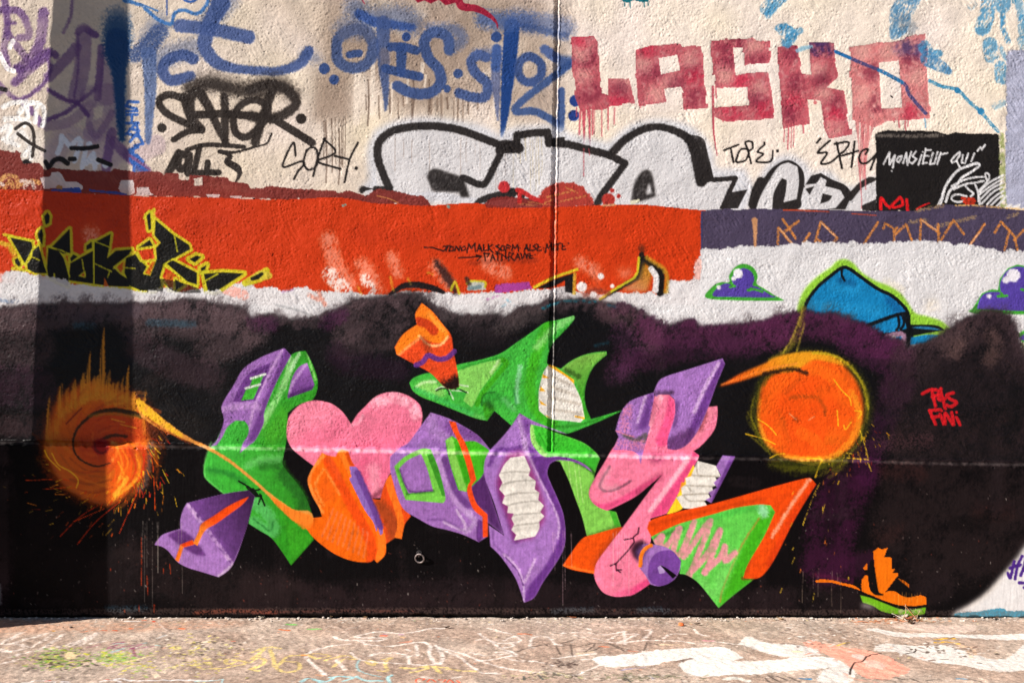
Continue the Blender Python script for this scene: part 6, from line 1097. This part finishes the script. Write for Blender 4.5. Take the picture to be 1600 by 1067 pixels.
# relief of the render coat, in px
rh, rw = ID_WALL.shape
def Nw(lo, seed, **k): return gauss_noise(rh, rw, lo, seed=seed, **k)
big = np.clip(.85 + .45 * Nw(26, 101), .25, 1.8)
relief = (.075 * Nw(.9, 102) + .07 * Nw(1.3, 103, ang=math.radians(-58), an=1.8)) * big + .05 * Nw(6, 104) + .2 * Nw(22, 105) + .35 * Nw(80, 106)
trow = gauss_noise(rh, rw, 2.2, seed=107, ang=math.radians(52), an=4.0)
relief += .10 * trow * np.clip(Nw(30, 108), 0, 2)
pit = gauss_noise(rh, rw, 1.1, seed=109, ang=math.radians(-50), an=1.7)
relief -= .6 * sstep(1.5, 2.4, pit); relief += .45 * sstep(1.7, 2.6, -pit)
vv, uu = np.mgrid[0:rh, 0:rw]; vv = vv + C_V0 + .5; uu = uu + C_U0 + .5
below = sstep(0, 8, vv - ledge_y(uu))
smooth_r = .035 * Nw(1.6, 110) + .04 * gauss_noise(rh, rw, 1.4, seed=111, ang=math.radians(90), an=14) + .06 * Nw(9, 112) + .12 * Nw(40, 113)
relief = relief * (1 - below) + smooth_r * below
PLINTH = 14.0
coat = np.random.default_rng(33).uniform(0, .5, len(WP) + 400)[ID_WALL]  # every layer of paint has its own thickness
relief += blur(coat.astype(np.float32), 1.2)
chip = np.clip(Nw(3.5, 131) - 1.3, 0, 1) * np.clip(Nw(40, 132), .3, 1.6)
prof = PLINTH * np.clip((vv - ledge_y(uu) - .5 * Nw(9, 133)) / (LEDGE_H + .5 * Nw(6, 134)), 0, 1) - 2.5 * chip * np.exp(-((vv - ledge_y(uu) - LEDGE_H) / 2.5) ** 2)
jd = np.abs(uu - joint_x(vv)); jr = uu - joint_x(vv) + .35 * Nw(5, 135) + .9 * np.clip(Nw(4, 136) - 1.4, 0, 1)
groove = np.where(jr < 0, sstep(-3.0, -2.0, jr), 1 - sstep(1.0, 2.9, jr)) * (vv < ledge_y(uu) - .5)
prof = prof - 4.6 * groove + relief * (1 - .8 * groove) + 1.0 * np.exp(-((jr - 3.6) / 1.0) ** 2) * (vv < ledge_y(uu) - .5)
prof += -1.2 * np.exp(-((vv - ledge_y(uu) - LEDGE_H - 1) / 1.2) ** 2) * 0
base_gap = sstep(821.5, 823.5, vv + .8 * np.sin(uu * .013) + .9 * Nw(14, 115) - .8); prof = prof - 6 * base_gap
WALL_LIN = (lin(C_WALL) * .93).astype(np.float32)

def wall_pos(u, v, d):
    k = (CAM_D - d) / CAM_D
    return np.stack([(u - 800) * k * PX, -d * PX, (CAM_H + (EYE_V - v) * k) * PX], -1)

SPLIT = ('scribble', 'scrawl', 'stroke', 'white_dot', 'dot', 'highlight', 'dab', 'mark', 'brush_mark', 'loop', 'blot', 'yellow_stroke', 'spatter_mark', 'figure', 'letter', 'word', 'teeth', 'line', 'outline', 'strokes', 'underline')
def split_islands(I, least):
    """separate strokes of one part become parts of their own"""
    for pid in range(1, len(WP)):
        w = WP[pid]
        if w['kind'] or w['name'] not in SPLIT: continue
        ys, xs = np.nonzero(I == pid)
        if len(ys) < 2 * least: continue
        brk = np.flatnonzero((np.diff(xs) != 1) | (np.diff(ys) != 0)) + 1
        s0 = np.r_[0, brk]; s1 = np.r_[brk, len(ys)] - 1
        row, a, b = ys[s0], xs[s0], xs[s1]; par = list(range(len(row)))
        def find(i):
            while par[i] != i: par[i] = par[par[i]]; i = par[i]
            return i
        j = 0
        for i in range(len(row)):
            while row[j] < row[i] - 1: j += 1
            k = j
            while k < i and row[k] == row[i] - 1:
                if a[k] <= b[i] + 1 and b[k] >= a[i] - 1: par[find(k)] = find(i)
                k += 1
        lab = np.array([find(i) for i in range(len(row))]); size = {}
        for l, n_ in zip(lab, b - a + 1): size[l] = size.get(l, 0) + n_
        big_ = sorted((l for l in size if size[l] >= least), key=lambda l: -size[l])
        for l in big_[1:]:
            nw = part(w['t'], w['name'], w['label'], w['parent'])
            for i in np.flatnonzero(lab == l): I[row[i], a[i]:b[i] + 1] = nw
split_islands(ID_WALL, 30); split_islands(ID_GROUND, 30)

class Sheet:
    """vertices, colours, faces with ids, gathered from several grids"""
    def __init__(s): s.V, s.K, s.F, s.I, s.n = [], [], [], [], 0
    def grid(s, pos, colr, idv):
        h, w = colr.shape[:2]; ix = np.arange(h * w).reshape(h, w) + s.n
        s.V.append(pos.reshape(-1, 3)); s.K.append(colr.reshape(-1, 3)); s.n += h * w
        s.F.append(np.stack([ix[:-1, :-1], ix[1:, :-1], ix[1:, 1:], ix[:-1, 1:]], -1).reshape(-1, 4)); s.I.append(idv[:-1, :-1].reshape(-1))
    def done(s): s.V, s.K, s.F, s.I = (np.concatenate(q) for q in (s.V, s.K, s.F, s.I))

def sheet_mesh(name, V, K, F, mat):
    me = bpy.data.meshes.new(name)
    me.vertices.add(len(V)); me.vertices.foreach_set('co', V.astype(np.float32).ravel())
    me.loops.add(F.size); me.loops.foreach_set('vertex_index', F.ravel().astype(np.int32))
    me.polygons.add(len(F)); me.polygons.foreach_set('loop_start', np.arange(0, F.size, 4, dtype=np.int32))
    me.polygons.foreach_set('use_smooth', np.ones(len(F), bool))
    at = me.color_attributes.new('paint', 'FLOAT_COLOR', 'POINT'); at.data.foreach_set('color', np.c_[K, np.ones(len(K))].astype(np.float32).ravel())
    me.update(calc_edges=True); me.materials.append(mat)
    return me

W_SHEET = Sheet()
def wall_grid(u0, u1, v0, v1, st):
    r = np.arange(v0 - C_V0, v1 - C_V0 + 1, st); c = np.arange(u0 - C_U0, u1 - C_U0 + 1, st)
    r[-1] = min(v1 - C_V0, rh - 1); c[-1] = min(u1 - C_U0, rw - 1)
    g = np.ix_(r, c)
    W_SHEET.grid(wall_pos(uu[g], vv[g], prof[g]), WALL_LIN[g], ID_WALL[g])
wall_grid(144, 1456, 34, 828, 1)                               # fine where the picture shows most
wall_grid(-248, 144, 34, 828, 3); wall_grid(1456, 1846, 34, 828, 3); wall_grid(-248, 1846, -260, 34, 3)
W_SHEET.done()

G_SHEET = Sheet()
gh, gw = ID_GROUND.shape
gv, gu = np.mgrid[0:gh, 0:gw]; gu = gu + GR_U0 + .5; gv = gv + .5
g_rel = .07 * gauss_noise(gh, gw, 1.6, seed=121) + .25 * gauss_noise(gh, gw, 7, seed=122) + .5 * gauss_noise(gh, gw, 40, seed=123)
g_rel = g_rel * np.clip(np.minimum.reduce([gv - 0, gh - gv, gu - GR_U0, GR_U0 + gw - gu]) / 12, 0, 1)
GROUND_LIN = (lin(C_GROUND) * GROUND_K).astype(np.float32)
def ground_grid(u0, u1, t0, t1, su, st):
    r = np.arange(t0, t1 + 1, st); c = np.arange(u0 - GR_U0, u1 - GR_U0 + 1, su)
    r[-1] = min(t1, gh - 1); c[-1] = min(u1 - GR_U0, gw - 1)
    g = np.ix_(r, c); P = np.stack([(gu[g] - 800) * PX, -gv[g] * PX, g_rel[g] * PX], -1)
    P = P[::-1]; K = GROUND_LIN[g][::-1]; I = ID_GROUND[g]; I = np.vstack([I[:-1][::-1], I[:1]])
    G_SHEET.grid(P, K, I)
ground_grid(70, 1530, 0, 300, 1, 1)
ground_grid(-250, 70, 0, 300, 3, 3); ground_grid(1530, 1849, 0, 300, 3, 3); ground_grid(-250, 1849, 300, 679, 4, 4)
G_SHEET.done()

ROOTS, PARTS = {}, {}
def root_of(ti, centre):
    if ti not in ROOTS:
        r = TH[ti]; o = bpy.data.objects.new(r['name'], None); COL.objects.link(o); o.location = centre
        o.empty_display_size = .1; o['label'] = r['label']; o['category'] = r['cat']
        if r['group']: o['group'] = r['group']
        ROOTS[ti] = o
    return ROOTS[ti]

def cut_up(S, mats):
    order = np.argsort(S.I, kind='stable'); ids = S.I[order]; cuts = np.flatnonzero(np.diff(ids)) + 1
    chunks = {int(S.I[g[0]]): g for g in np.split(order, cuts)}
    cen = {}
    for pid, g in chunks.items():                              # a thing's base: middle of its lowest edge
        if pid == 0: continue
        P = S.V[S.F[g].ravel()]; lo, hi = P.min(0), P.max(0)
        t_ = WP[pid]['t']; a = cen.get(t_)
        cen[t_] = (np.minimum(a[0], lo), np.maximum(a[1], hi)) if a else (lo, hi)
    for pid in sorted(chunks):
        if pid == 0: continue
        w = WP[pid]; g = chunks[pid]
        vi, inv = np.unique(S.F[g].ravel(), return_inverse=True)
        V = S.V[vi]; F = inv.reshape(-1, 4)
        if len(F) < 6: continue
        if w['t'] == T_GROUND:
            o = bpy.data.objects.new(w['name'], sheet_mesh(w['name'], V, S.K[vi], F, M_GROUND)); COL.objects.link(o); o['kind'] = 'structure'; continue
        lo, hi = cen[w['t']]; c = Vector(((lo[0] + hi[0]) / 2, (lo[1] + hi[1]) / 2, lo[2]))
        rt = root_of(w['t'], c)
        low = float(np.median(V[:, 2])) < 1.16
        o = bpy.data.objects.new(w['name'], sheet_mesh(w['name'], V - np.array(c), S.K[vi], F, mats[1] if low and len(mats) > 1 else mats[0])); COL.objects.link(o)
        o.parent = PARTS.get(w['parent'], rt) if w['parent'] else rt
        if w['label']: o['label'] = w['label']
        if w['kind']: o['kind'] = w['kind']
        PARTS[pid] = o
cut_up(W_SHEET, (M_RENDER, M_SMOOTH)); cut_up(G_SHEET, (M_GROUND,))

# solid body of the wall behind its painted face, and its coping
def simple_mat(name, col, rough, col2=None, scale=20, metal=0.0):
    m = bpy.data.materials.new(name); m.use_nodes = True; nt = m.node_tree; b = nt.nodes['Principled BSDF']
    n = nd(nt, 'ShaderNodeTexNoise'); n.inputs['Scale'].default_value = scale; n.inputs['Detail'].default_value = 5
    tc = nd(nt, 'ShaderNodeTexCoord'); nt.links.new(tc.outputs['Object'], n.inputs['Vector'])
    r = nd(nt, 'ShaderNodeValToRGB'); r.color_ramp.elements[0].position = .35; r.color_ramp.elements[1].position = .65
    r.color_ramp.elements[0].color = (*col, 1); r.color_ramp.elements[1].color = (*(col2 or [q * 1.2 for q in col]), 1)
    nt.links.new(n.outputs['Fac'], r.inputs['Fac']); nt.links.new(r.outputs['Color'], b.inputs['Base Color'])
    b.inputs['Roughness'].default_value = rough; b.inputs['Metallic'].default_value = metal
    bp = nd(nt, 'ShaderNodeBump'); bp.inputs['Strength'].default_value = .4; bp.inputs['Distance'].default_value = .003
    nt.links.new(n.outputs['Fac'], bp.inputs['Height']); nt.links.new(bp.outputs['Normal'], b.inputs['Normal'])
    return m
def mesh_obj(name, bm, mat, parent=None, smooth=True):
    me = bpy.data.meshes.new(name); bm.normal_update(); bm.to_mesh(me); bm.free(); me.materials.append(mat)
    if smooth:
        for p_ in me.polygons: p_.use_smooth = True
    o = bpy.data.objects.new(name, me); COL.objects.link(o)
    if parent: o.parent = parent
    return o
def box(bm, lo, hi):
    g = bmesh.ops.create_cube(bm, size=1)
    for v in g['verts']: v.co = Vector([lo[i] + (hi[i] - lo[i]) * (v.co[i] + .5) for i in range(3)])
wall_root = ROOTS[T_WALL]
M_CONC = simple_mat('grey_render', (.30, .28, .26), .8, (.38, .36, .33), 9)
bm = bmesh.new(); box(bm, ((-1055) * PX, 9 * PX, -.25), (1052 * PX, .42, (CAM_H + EYE_V + 262) * PX)); bm.transform(__import__('mathutils').Matrix.Translation(-wall_root.location))
core = mesh_obj('core', bm, M_CONC, wall_root, False)
bm = bmesh.new(); box(bm, ((-1062) * PX, -.05, (CAM_H + EYE_V + 263) * PX), (1060 * PX, .45, (CAM_H + EYE_V + 276) * PX)); bmesh.ops.bevel(bm, geom=bm.edges[:], offset=.008, segments=2, affect='EDGES'); bm.transform(__import__('mathutils').Matrix.Translation(-wall_root.location))
mesh_obj('coping', bm, M_CONC, wall_root, False)

# the paving goes on to the horizon
M_FAR = simple_mat('plain_asphalt', (.075, .068, .06), .9, (.11, .10, .09), 14)
x0, x1, y0 = (GR_U0 + .5 - 800) * PX, (GR_U0 + gw - .5 - 800) * PX, -(gh - .5) * PX
bm = bmesh.new()
def quad(a, b, c, d): bm.faces.new([bm.verts.new((*p_, 0)) for p_ in (a, b, c, d)])
R_ = 600
quad((-R_, -R_), (R_, -R_), (R_, y0), (-R_, y0)); quad((-R_, y0), (x0, y0), (x0, -.5 * PX), (-R_, -.5 * PX)); quad((x1, y0), (R_, y0), (R_, -.5 * PX), (x1, -.5 * PX))
quad((-R_, -.5 * PX), (x0 - .4, -.5 * PX), (x0 - .4, R_), (-R_, R_)); quad((x1 + .4, -.5 * PX), (R_, -.5 * PX), (R_, R_), (x1 + .4, R_)); quad((x0 - .4, .5), (x1 + .4, .5), (x1 + .4, R_), (x0 - .4, R_))
g_far = mesh_obj('ground', bm, M_FAR, None, False); g_far['kind'] = 'structure'

# ---------------------------------------------------------------------------
# things in front of the wall
# ---------------------------------------------------------------------------
def at_ground(xp, yp):
    tt = CAM_D * (1 - CAM_H / (yp - EYE_V)); return Vector(((xp - 800) * (CAM_D - tt) / CAM_D * PX, -tt * PX, 0))
def at_wall(xp, yp, d):
    p_ = wall_pos(np.array(float(xp)), np.array(float(yp)), np.array(float(d))); return Vector(p_)
def tag(o, label, cat, group=None):
    o['label'] = label; o['category'] = cat
    if group: o['group'] = group
    return o
def tube(bm, pts_, rad, seg=10, closed=False):
    rings = []; n = len(pts_)
    for i, p_ in enumerate(pts_):
        a = pts_[(i - 1) % n] if closed or i else pts_[0]; b = pts_[(i + 1) % n] if closed or i < n - 1 else pts_[-1]
        t_ = (b - a).normalized(); x = t_.orthogonal().normalized() if abs(t_.y) > .9 else t_.cross(Vector((0, 1, 0))).normalized(); y = t_.cross(x)
        r_i = rad[i] if isinstance(rad, (list, tuple)) else rad
        rings.append([bm.verts.new(p_ + (x * math.cos(q) + y * math.sin(q)) * r_i) for q in (2 * math.pi * k / seg for k in range(seg))])
    for i in range(n if closed else n - 1):
        A, B = rings[i], rings[(i + 1) % n]
        for k in range(seg): bm.faces.new((A[k], A[(k + 1) % seg], B[(k + 1) % seg], B[k]))
    if not closed: bm.faces.new(rings[0][::-1]); bm.faces.new(rings[-1])

# mooring ring on the plinth
M_RUST = simple_mat('worn_painted_iron', (.02, .014, .014), .5, (.34, .28, .27), 55, .35)
M_BLACK = simple_mat('black_painted_iron', (.012, .01, .011), .5, (.03, .024, .026), 40)
rp = at_wall(683, 749, PLINTH)
ring = bpy.data.objects.new('wall_ring', None); COL.objects.link(ring); ring.location = rp; ring.empty_display_size = .05
tag(ring, 'small worn iron ring fixed low on the black plinth below the orange letter', 'ring')
bm = bmesh.new(); R0 = .031
tube(bm, [Vector((R0 * math.cos(q) * .97, -.016 - .012 * math.sin(q + .6), R0 * math.sin(q))) for q in (2 * math.pi * k / 28 for k in range(28))], .0058, 10, True)
mesh_obj('ring', bm, M_RUST, ring)
bm = bmesh.new(); tube(bm, [Vector((-.004, .02, .040)), Vector((-.004, -.012, .042)), Vector((-.004, -.026, .036)), Vector((-.004, -.022, .026)), Vector((-.004, .0, .024)), Vector((-.004, .02, .024))], .0045, 8); mesh_obj('eye_bolt', bm, M_BLACK, ring)
bm = bmesh.new(); bmesh.ops.create_cone(bm, cap_ends=True, segments=20, radius1=.022, radius2=.019, depth=.006, matrix=__import__('mathutils').Matrix.Translation((-.004, -.001, .033)) @ __import__('mathutils').Matrix.Rotation(math.radians(90), 4, 'X')); mesh_obj('wall_plate', bm, M_BLACK, ring, False)

# stones, leaves and twigs along the foot of the wall
rs = np.random.default_rng(12)
M_STONE = [simple_mat('stone', c, .8, c2, 60) for c, c2 in (((.30, .25, .21), (.42, .36, .31)), ((.10, .08, .07), (.18, .15, .13)), ((.62, .56, .50), (.72, .67, .6)), ((.62, .12, .03), (.75, .2, .05)), ((.35, .14, .07), (.48, .22, .1)))]
def pebble(xp, yp, size, mi, label, flat=.6):
    bm = bmesh.new(); bmesh.ops.create_icosphere(bm, subdivisions=2, radius=1)
    k = rs.uniform(.75, 1.3, 3)
    for v in bm.verts: v.co = Vector((v.co.x * size * k[0], v.co.y * size * k[1], v.co.z * size * flat)) * (1 + .18 * math.sin(3 * v.co.x + 5 * v.co.y * k[0]) * math.cos(4 * v.co.z + k[1]))
    o = mesh_obj('pebble', bm, M_STONE[mi]); o.location = at_ground(xp, yp) + Vector((0, 0, size * flat * .75)); o.rotation_euler = (0, 0, rs.uniform(0, 6))
    return tag(o, label, 'stone', 'loose bits along the foot of the wall')
pebble(1014.8, 835, .016, 3, 'bright orange red pebble on the pavement under the pink letter foot', .8)
M_LEAF = [simple_mat('dry_leaf', c, .75, c2, 45) for c, c2 in (((.09, .05, .03), (.16, .10, .06)), ((.45, .30, .16), (.55, .40, .25)), ((.40, .13, .05), (.5, .2, .1)), ((.68, .60, .48), (.75, .7, .6)))]
def leaf(xp, yp, L, wd, mi, label, curl=.35, rz=None, lift=.004):
    bm = bmesh.new(); n = 7; rows = []
    for i in range(n + 1):
        s_ = i / n; w_ = wd * math.sin(math.pi * min(s_ * .92 + .04, 1)) ** .8 * (1 - .25 * s_)
        z = curl * L * (s_ - .5) ** 2 * 1.6
        rows.append([bm.verts.new(((s_ - .5) * L, -w_, z + w_ * .5 * (1 + .3 * math.sin(i * 2.1)))), bm.verts.new(((s_ - .5) * L, 0, z)), bm.verts.new(((s_ - .5) * L, w_, z + w_ * .6))])
    for a, b in zip(rows, rows[1:]):
        for k in (0, 1): bm.faces.new((a[k], b[k], b[k + 1], a[k + 1]))
    tube(bm, [Vector((-.5 * L, 0, curl * L * .4)), Vector((-.62 * L, .01 * L, curl * L * .4 - .001)), Vector((-.75 * L, .03 * L, curl * L * .3))], .0009, 5)
    bmesh.ops.solidify(bm, geom=bm.faces[:], thickness=.0006)
    o = mesh_obj('dry_leaf', bm, M_LEAF[mi]); o.location = at_ground(xp, yp) + Vector((0, 0, lift)); o.rotation_euler = (rs.uniform(-.2, .2), rs.uniform(-.15, .15), rs.uniform(0, 6.2) if rz is None else rz)
    return tag(o, label, 'leaf', 'dry leaves along the foot of the wall')
def twig(xp, yp, L, rad, mi, label, rz, bend=.15, stand=0.0):
    bm = bmesh.new(); tube(bm, [Vector(((s_ - .5) * L, bend * L * (s_ - .5) ** 2 * 2, rad + stand * L * s_ + .004 * math.sin(s_ * 9))) for s_ in (k / 6 for k in range(7))], [rad * (1.15 - .5 * k / 6) for k in range(7)], 6)
    o = mesh_obj('twig', bm, M_LEAF[mi]); o.location = at_ground(xp, yp); o.rotation_euler = (0, 0, rz)
    return tag(o, label, 'twig', 'twigs along the foot of the wall')
leaf(1036, 834, .05, .012, 0, 'dark curled leaf on the pavement right of the orange red pebble', rz=.2)
leaf(718, 838.5, .042, .013, 0, 'small dark leaf on the pavement under the violet toothed flame', .5, .5)
pebble(240, 837.5, .009, 1, 'small black pebble on the pavement in front of the shaded plinth')
pebble(230, 837.8, .006, 1, 'tiny black crumb left of the black pebble')
pebble(821, 827.5, .010, 1, 'dark crumb against the plinth under the point of the violet flame')
leaf(877, 825.6, .055, .014, 2, 'reddish brown leaf lying against the plinth below the orange arm', .3, .15)
leaf(568, 824.8, .05, .015, 1, 'tan leaf pressed against the plinth below the heart', .4, 2.4)
leaf(614, 825.6, .045, .015, 1, 'tan leaf at the plinth just left of the iron ring', .5, 1.2)
twig(1254, 831, .16, .0035, 2, 'thin reddish stick on the pavement left of the white litter heap', .05)
twig(567, 836, .04, .0012, 0, 'short dark splinter on the pavement between the two green dots', .3)
leaf(482, 823.6 + 2, .05, .02, 3, 'pale paper like leaf at the plinth left of the tan leaf', .5, .6)
leaf(1140, 827.5, .06, .018, 1, 'tan leaf heap piece at the plinth under the orange arm tip', .5, 2.2)
leaf(1134, 828.5, .045, .014, 3, 'pale leaf beside the tan leaf at the plinth under the orange arm tip', .5, .4)
pebble(1171, 833, .008, 1, 'dark pebble on the pavement right of the pale leaf')
for i, (xp, yp, L, mi) in enumerate(((1296, 827, .09, 3), (1303, 829, .08, 2), (1312, 827, .07, 1), (1306, 833, .07, 0), (1318, 829, .06, 1), (1288, 829, .05, 2))):
    lab = ('long pale leaf on top of the litter heap under the sneaker sole', 'reddish leaf in the middle of the litter heap', 'tan leaf at the right of the litter heap', 'dark leaf in front of the litter heap', 'small tan leaf at the right end of the litter heap', 'small reddish leaf at the left end of the litter heap')[i]
    leaf(xp, yp, L, L * .28, mi, lab, .6, rs.uniform(0, 6), .006 + .006 * (i < 3))
for i, (xp, yp, L, rz, st) in enumerate(((1300, 827, .13, 1.1, .9), (1308, 828, .11, 2.1, .8), (1314, 827.5, .12, .5, .5), (1292, 828, .10, 2.7, .4), (1282, 828, .14, .2, .1), (1322, 830, .12, 3.0, .15))):
    twig(xp, yp, L, .0022, (1, 2, 1, 3, 2, 1)[i], ('upright tan stalk in the middle of the litter heap', 'upright reddish stalk leaning in the litter heap', 'slanting tan stalk at the right of the litter heap', 'pale stalk at the left of the litter heap', 'reddish stalk lying left of the litter heap', 'tan stalk lying right of the litter heap')[i], rz, .3, st)
leaf(1412, 827.2, .07, .02, 0, 'dark brown leaf against the teal strip at the white corner', .5, .3)
bm_chip = []
chips = bmesh.new()
for i in range(700):                                           # crumbs nobody would count
    xp = rs.uniform(152, 1448); d = 13 + abs(rs.normal()) * 7
    c = Vector(((xp - 800) * PX, -d * PX, 0)); s_ = .0015 + .010 * rs.uniform() ** 4
    g = bmesh.ops.create_icosphere(chips, subdivisions=1, radius=s_)
    for v in g['verts']: v.co = Vector((v.co.x * rs.uniform(.8, 1.6), v.co.y, v.co.z * .7)) + c + Vector((0, 0, s_ * .4))
o = mesh_obj('crumbs', chips, simple_mat('crumbs', (.34, .28, .24), .85, (.7, .62, .55), 30)); o['kind'] = 'stuff'; tag(o, 'crumbled render and grit strewn along the foot of the wall', 'grit')

# tapered post beside the picture that throws the dark band over the left of the wall
sx, sz = 2.25, 1.55                                            # sun slope along the wall, and upward, per unit out
POST_OUT = 70.0
bm = bmesh.new(); n = 14; ring_p = []
for i in range(n + 1):
    hpx = 1500.0 * i / n                                       # height above the paving, px
    vs = 822 - (hpx - POST_OUT * sz)                           # row on the wall where this height casts its shade
    uc = 266.5 - 7.0 * np.clip((vs - 40) / 380, -1, 2.2)       # middle of the shade there
    wd_ = max(96 + 50 * (vs - 40) / 760, 40)
    ring_p.append((Vector(((uc - sx * POST_OUT - 800) * PX, -POST_OUT * PX, hpx * PX)), wd_ / math.hypot(1, sx) / 2 * PX))
tube(bm, [a for a, _ in ring_p], [b for _, b in ring_p], 24)
post = bpy.data.objects.new('street_post', None); COL.objects.link(post); post.location = (ring_p[0][0].x, ring_p[0][0].y, 0)
bm.transform(__import__('mathutils').Matrix.Translation(-post.location)); tag(post, 'tapered grey post standing left of the view, throwing the dark band on the wall', 'post')
M_POST = simple_mat('post_concrete', (.30, .29, .27), .8, (.36, .35, .33), 12)
mesh_obj('shaft', bm, M_POST, post)
bm = bmesh.new(); bmesh.ops.create_cone(bm, cap_ends=True, segments=28, radius1=.19, radius2=.16, depth=.09, matrix=__import__('mathutils').Matrix.Translation((0, 0, .045))); mesh_obj('base_collar', bm, M_POST, post, False)
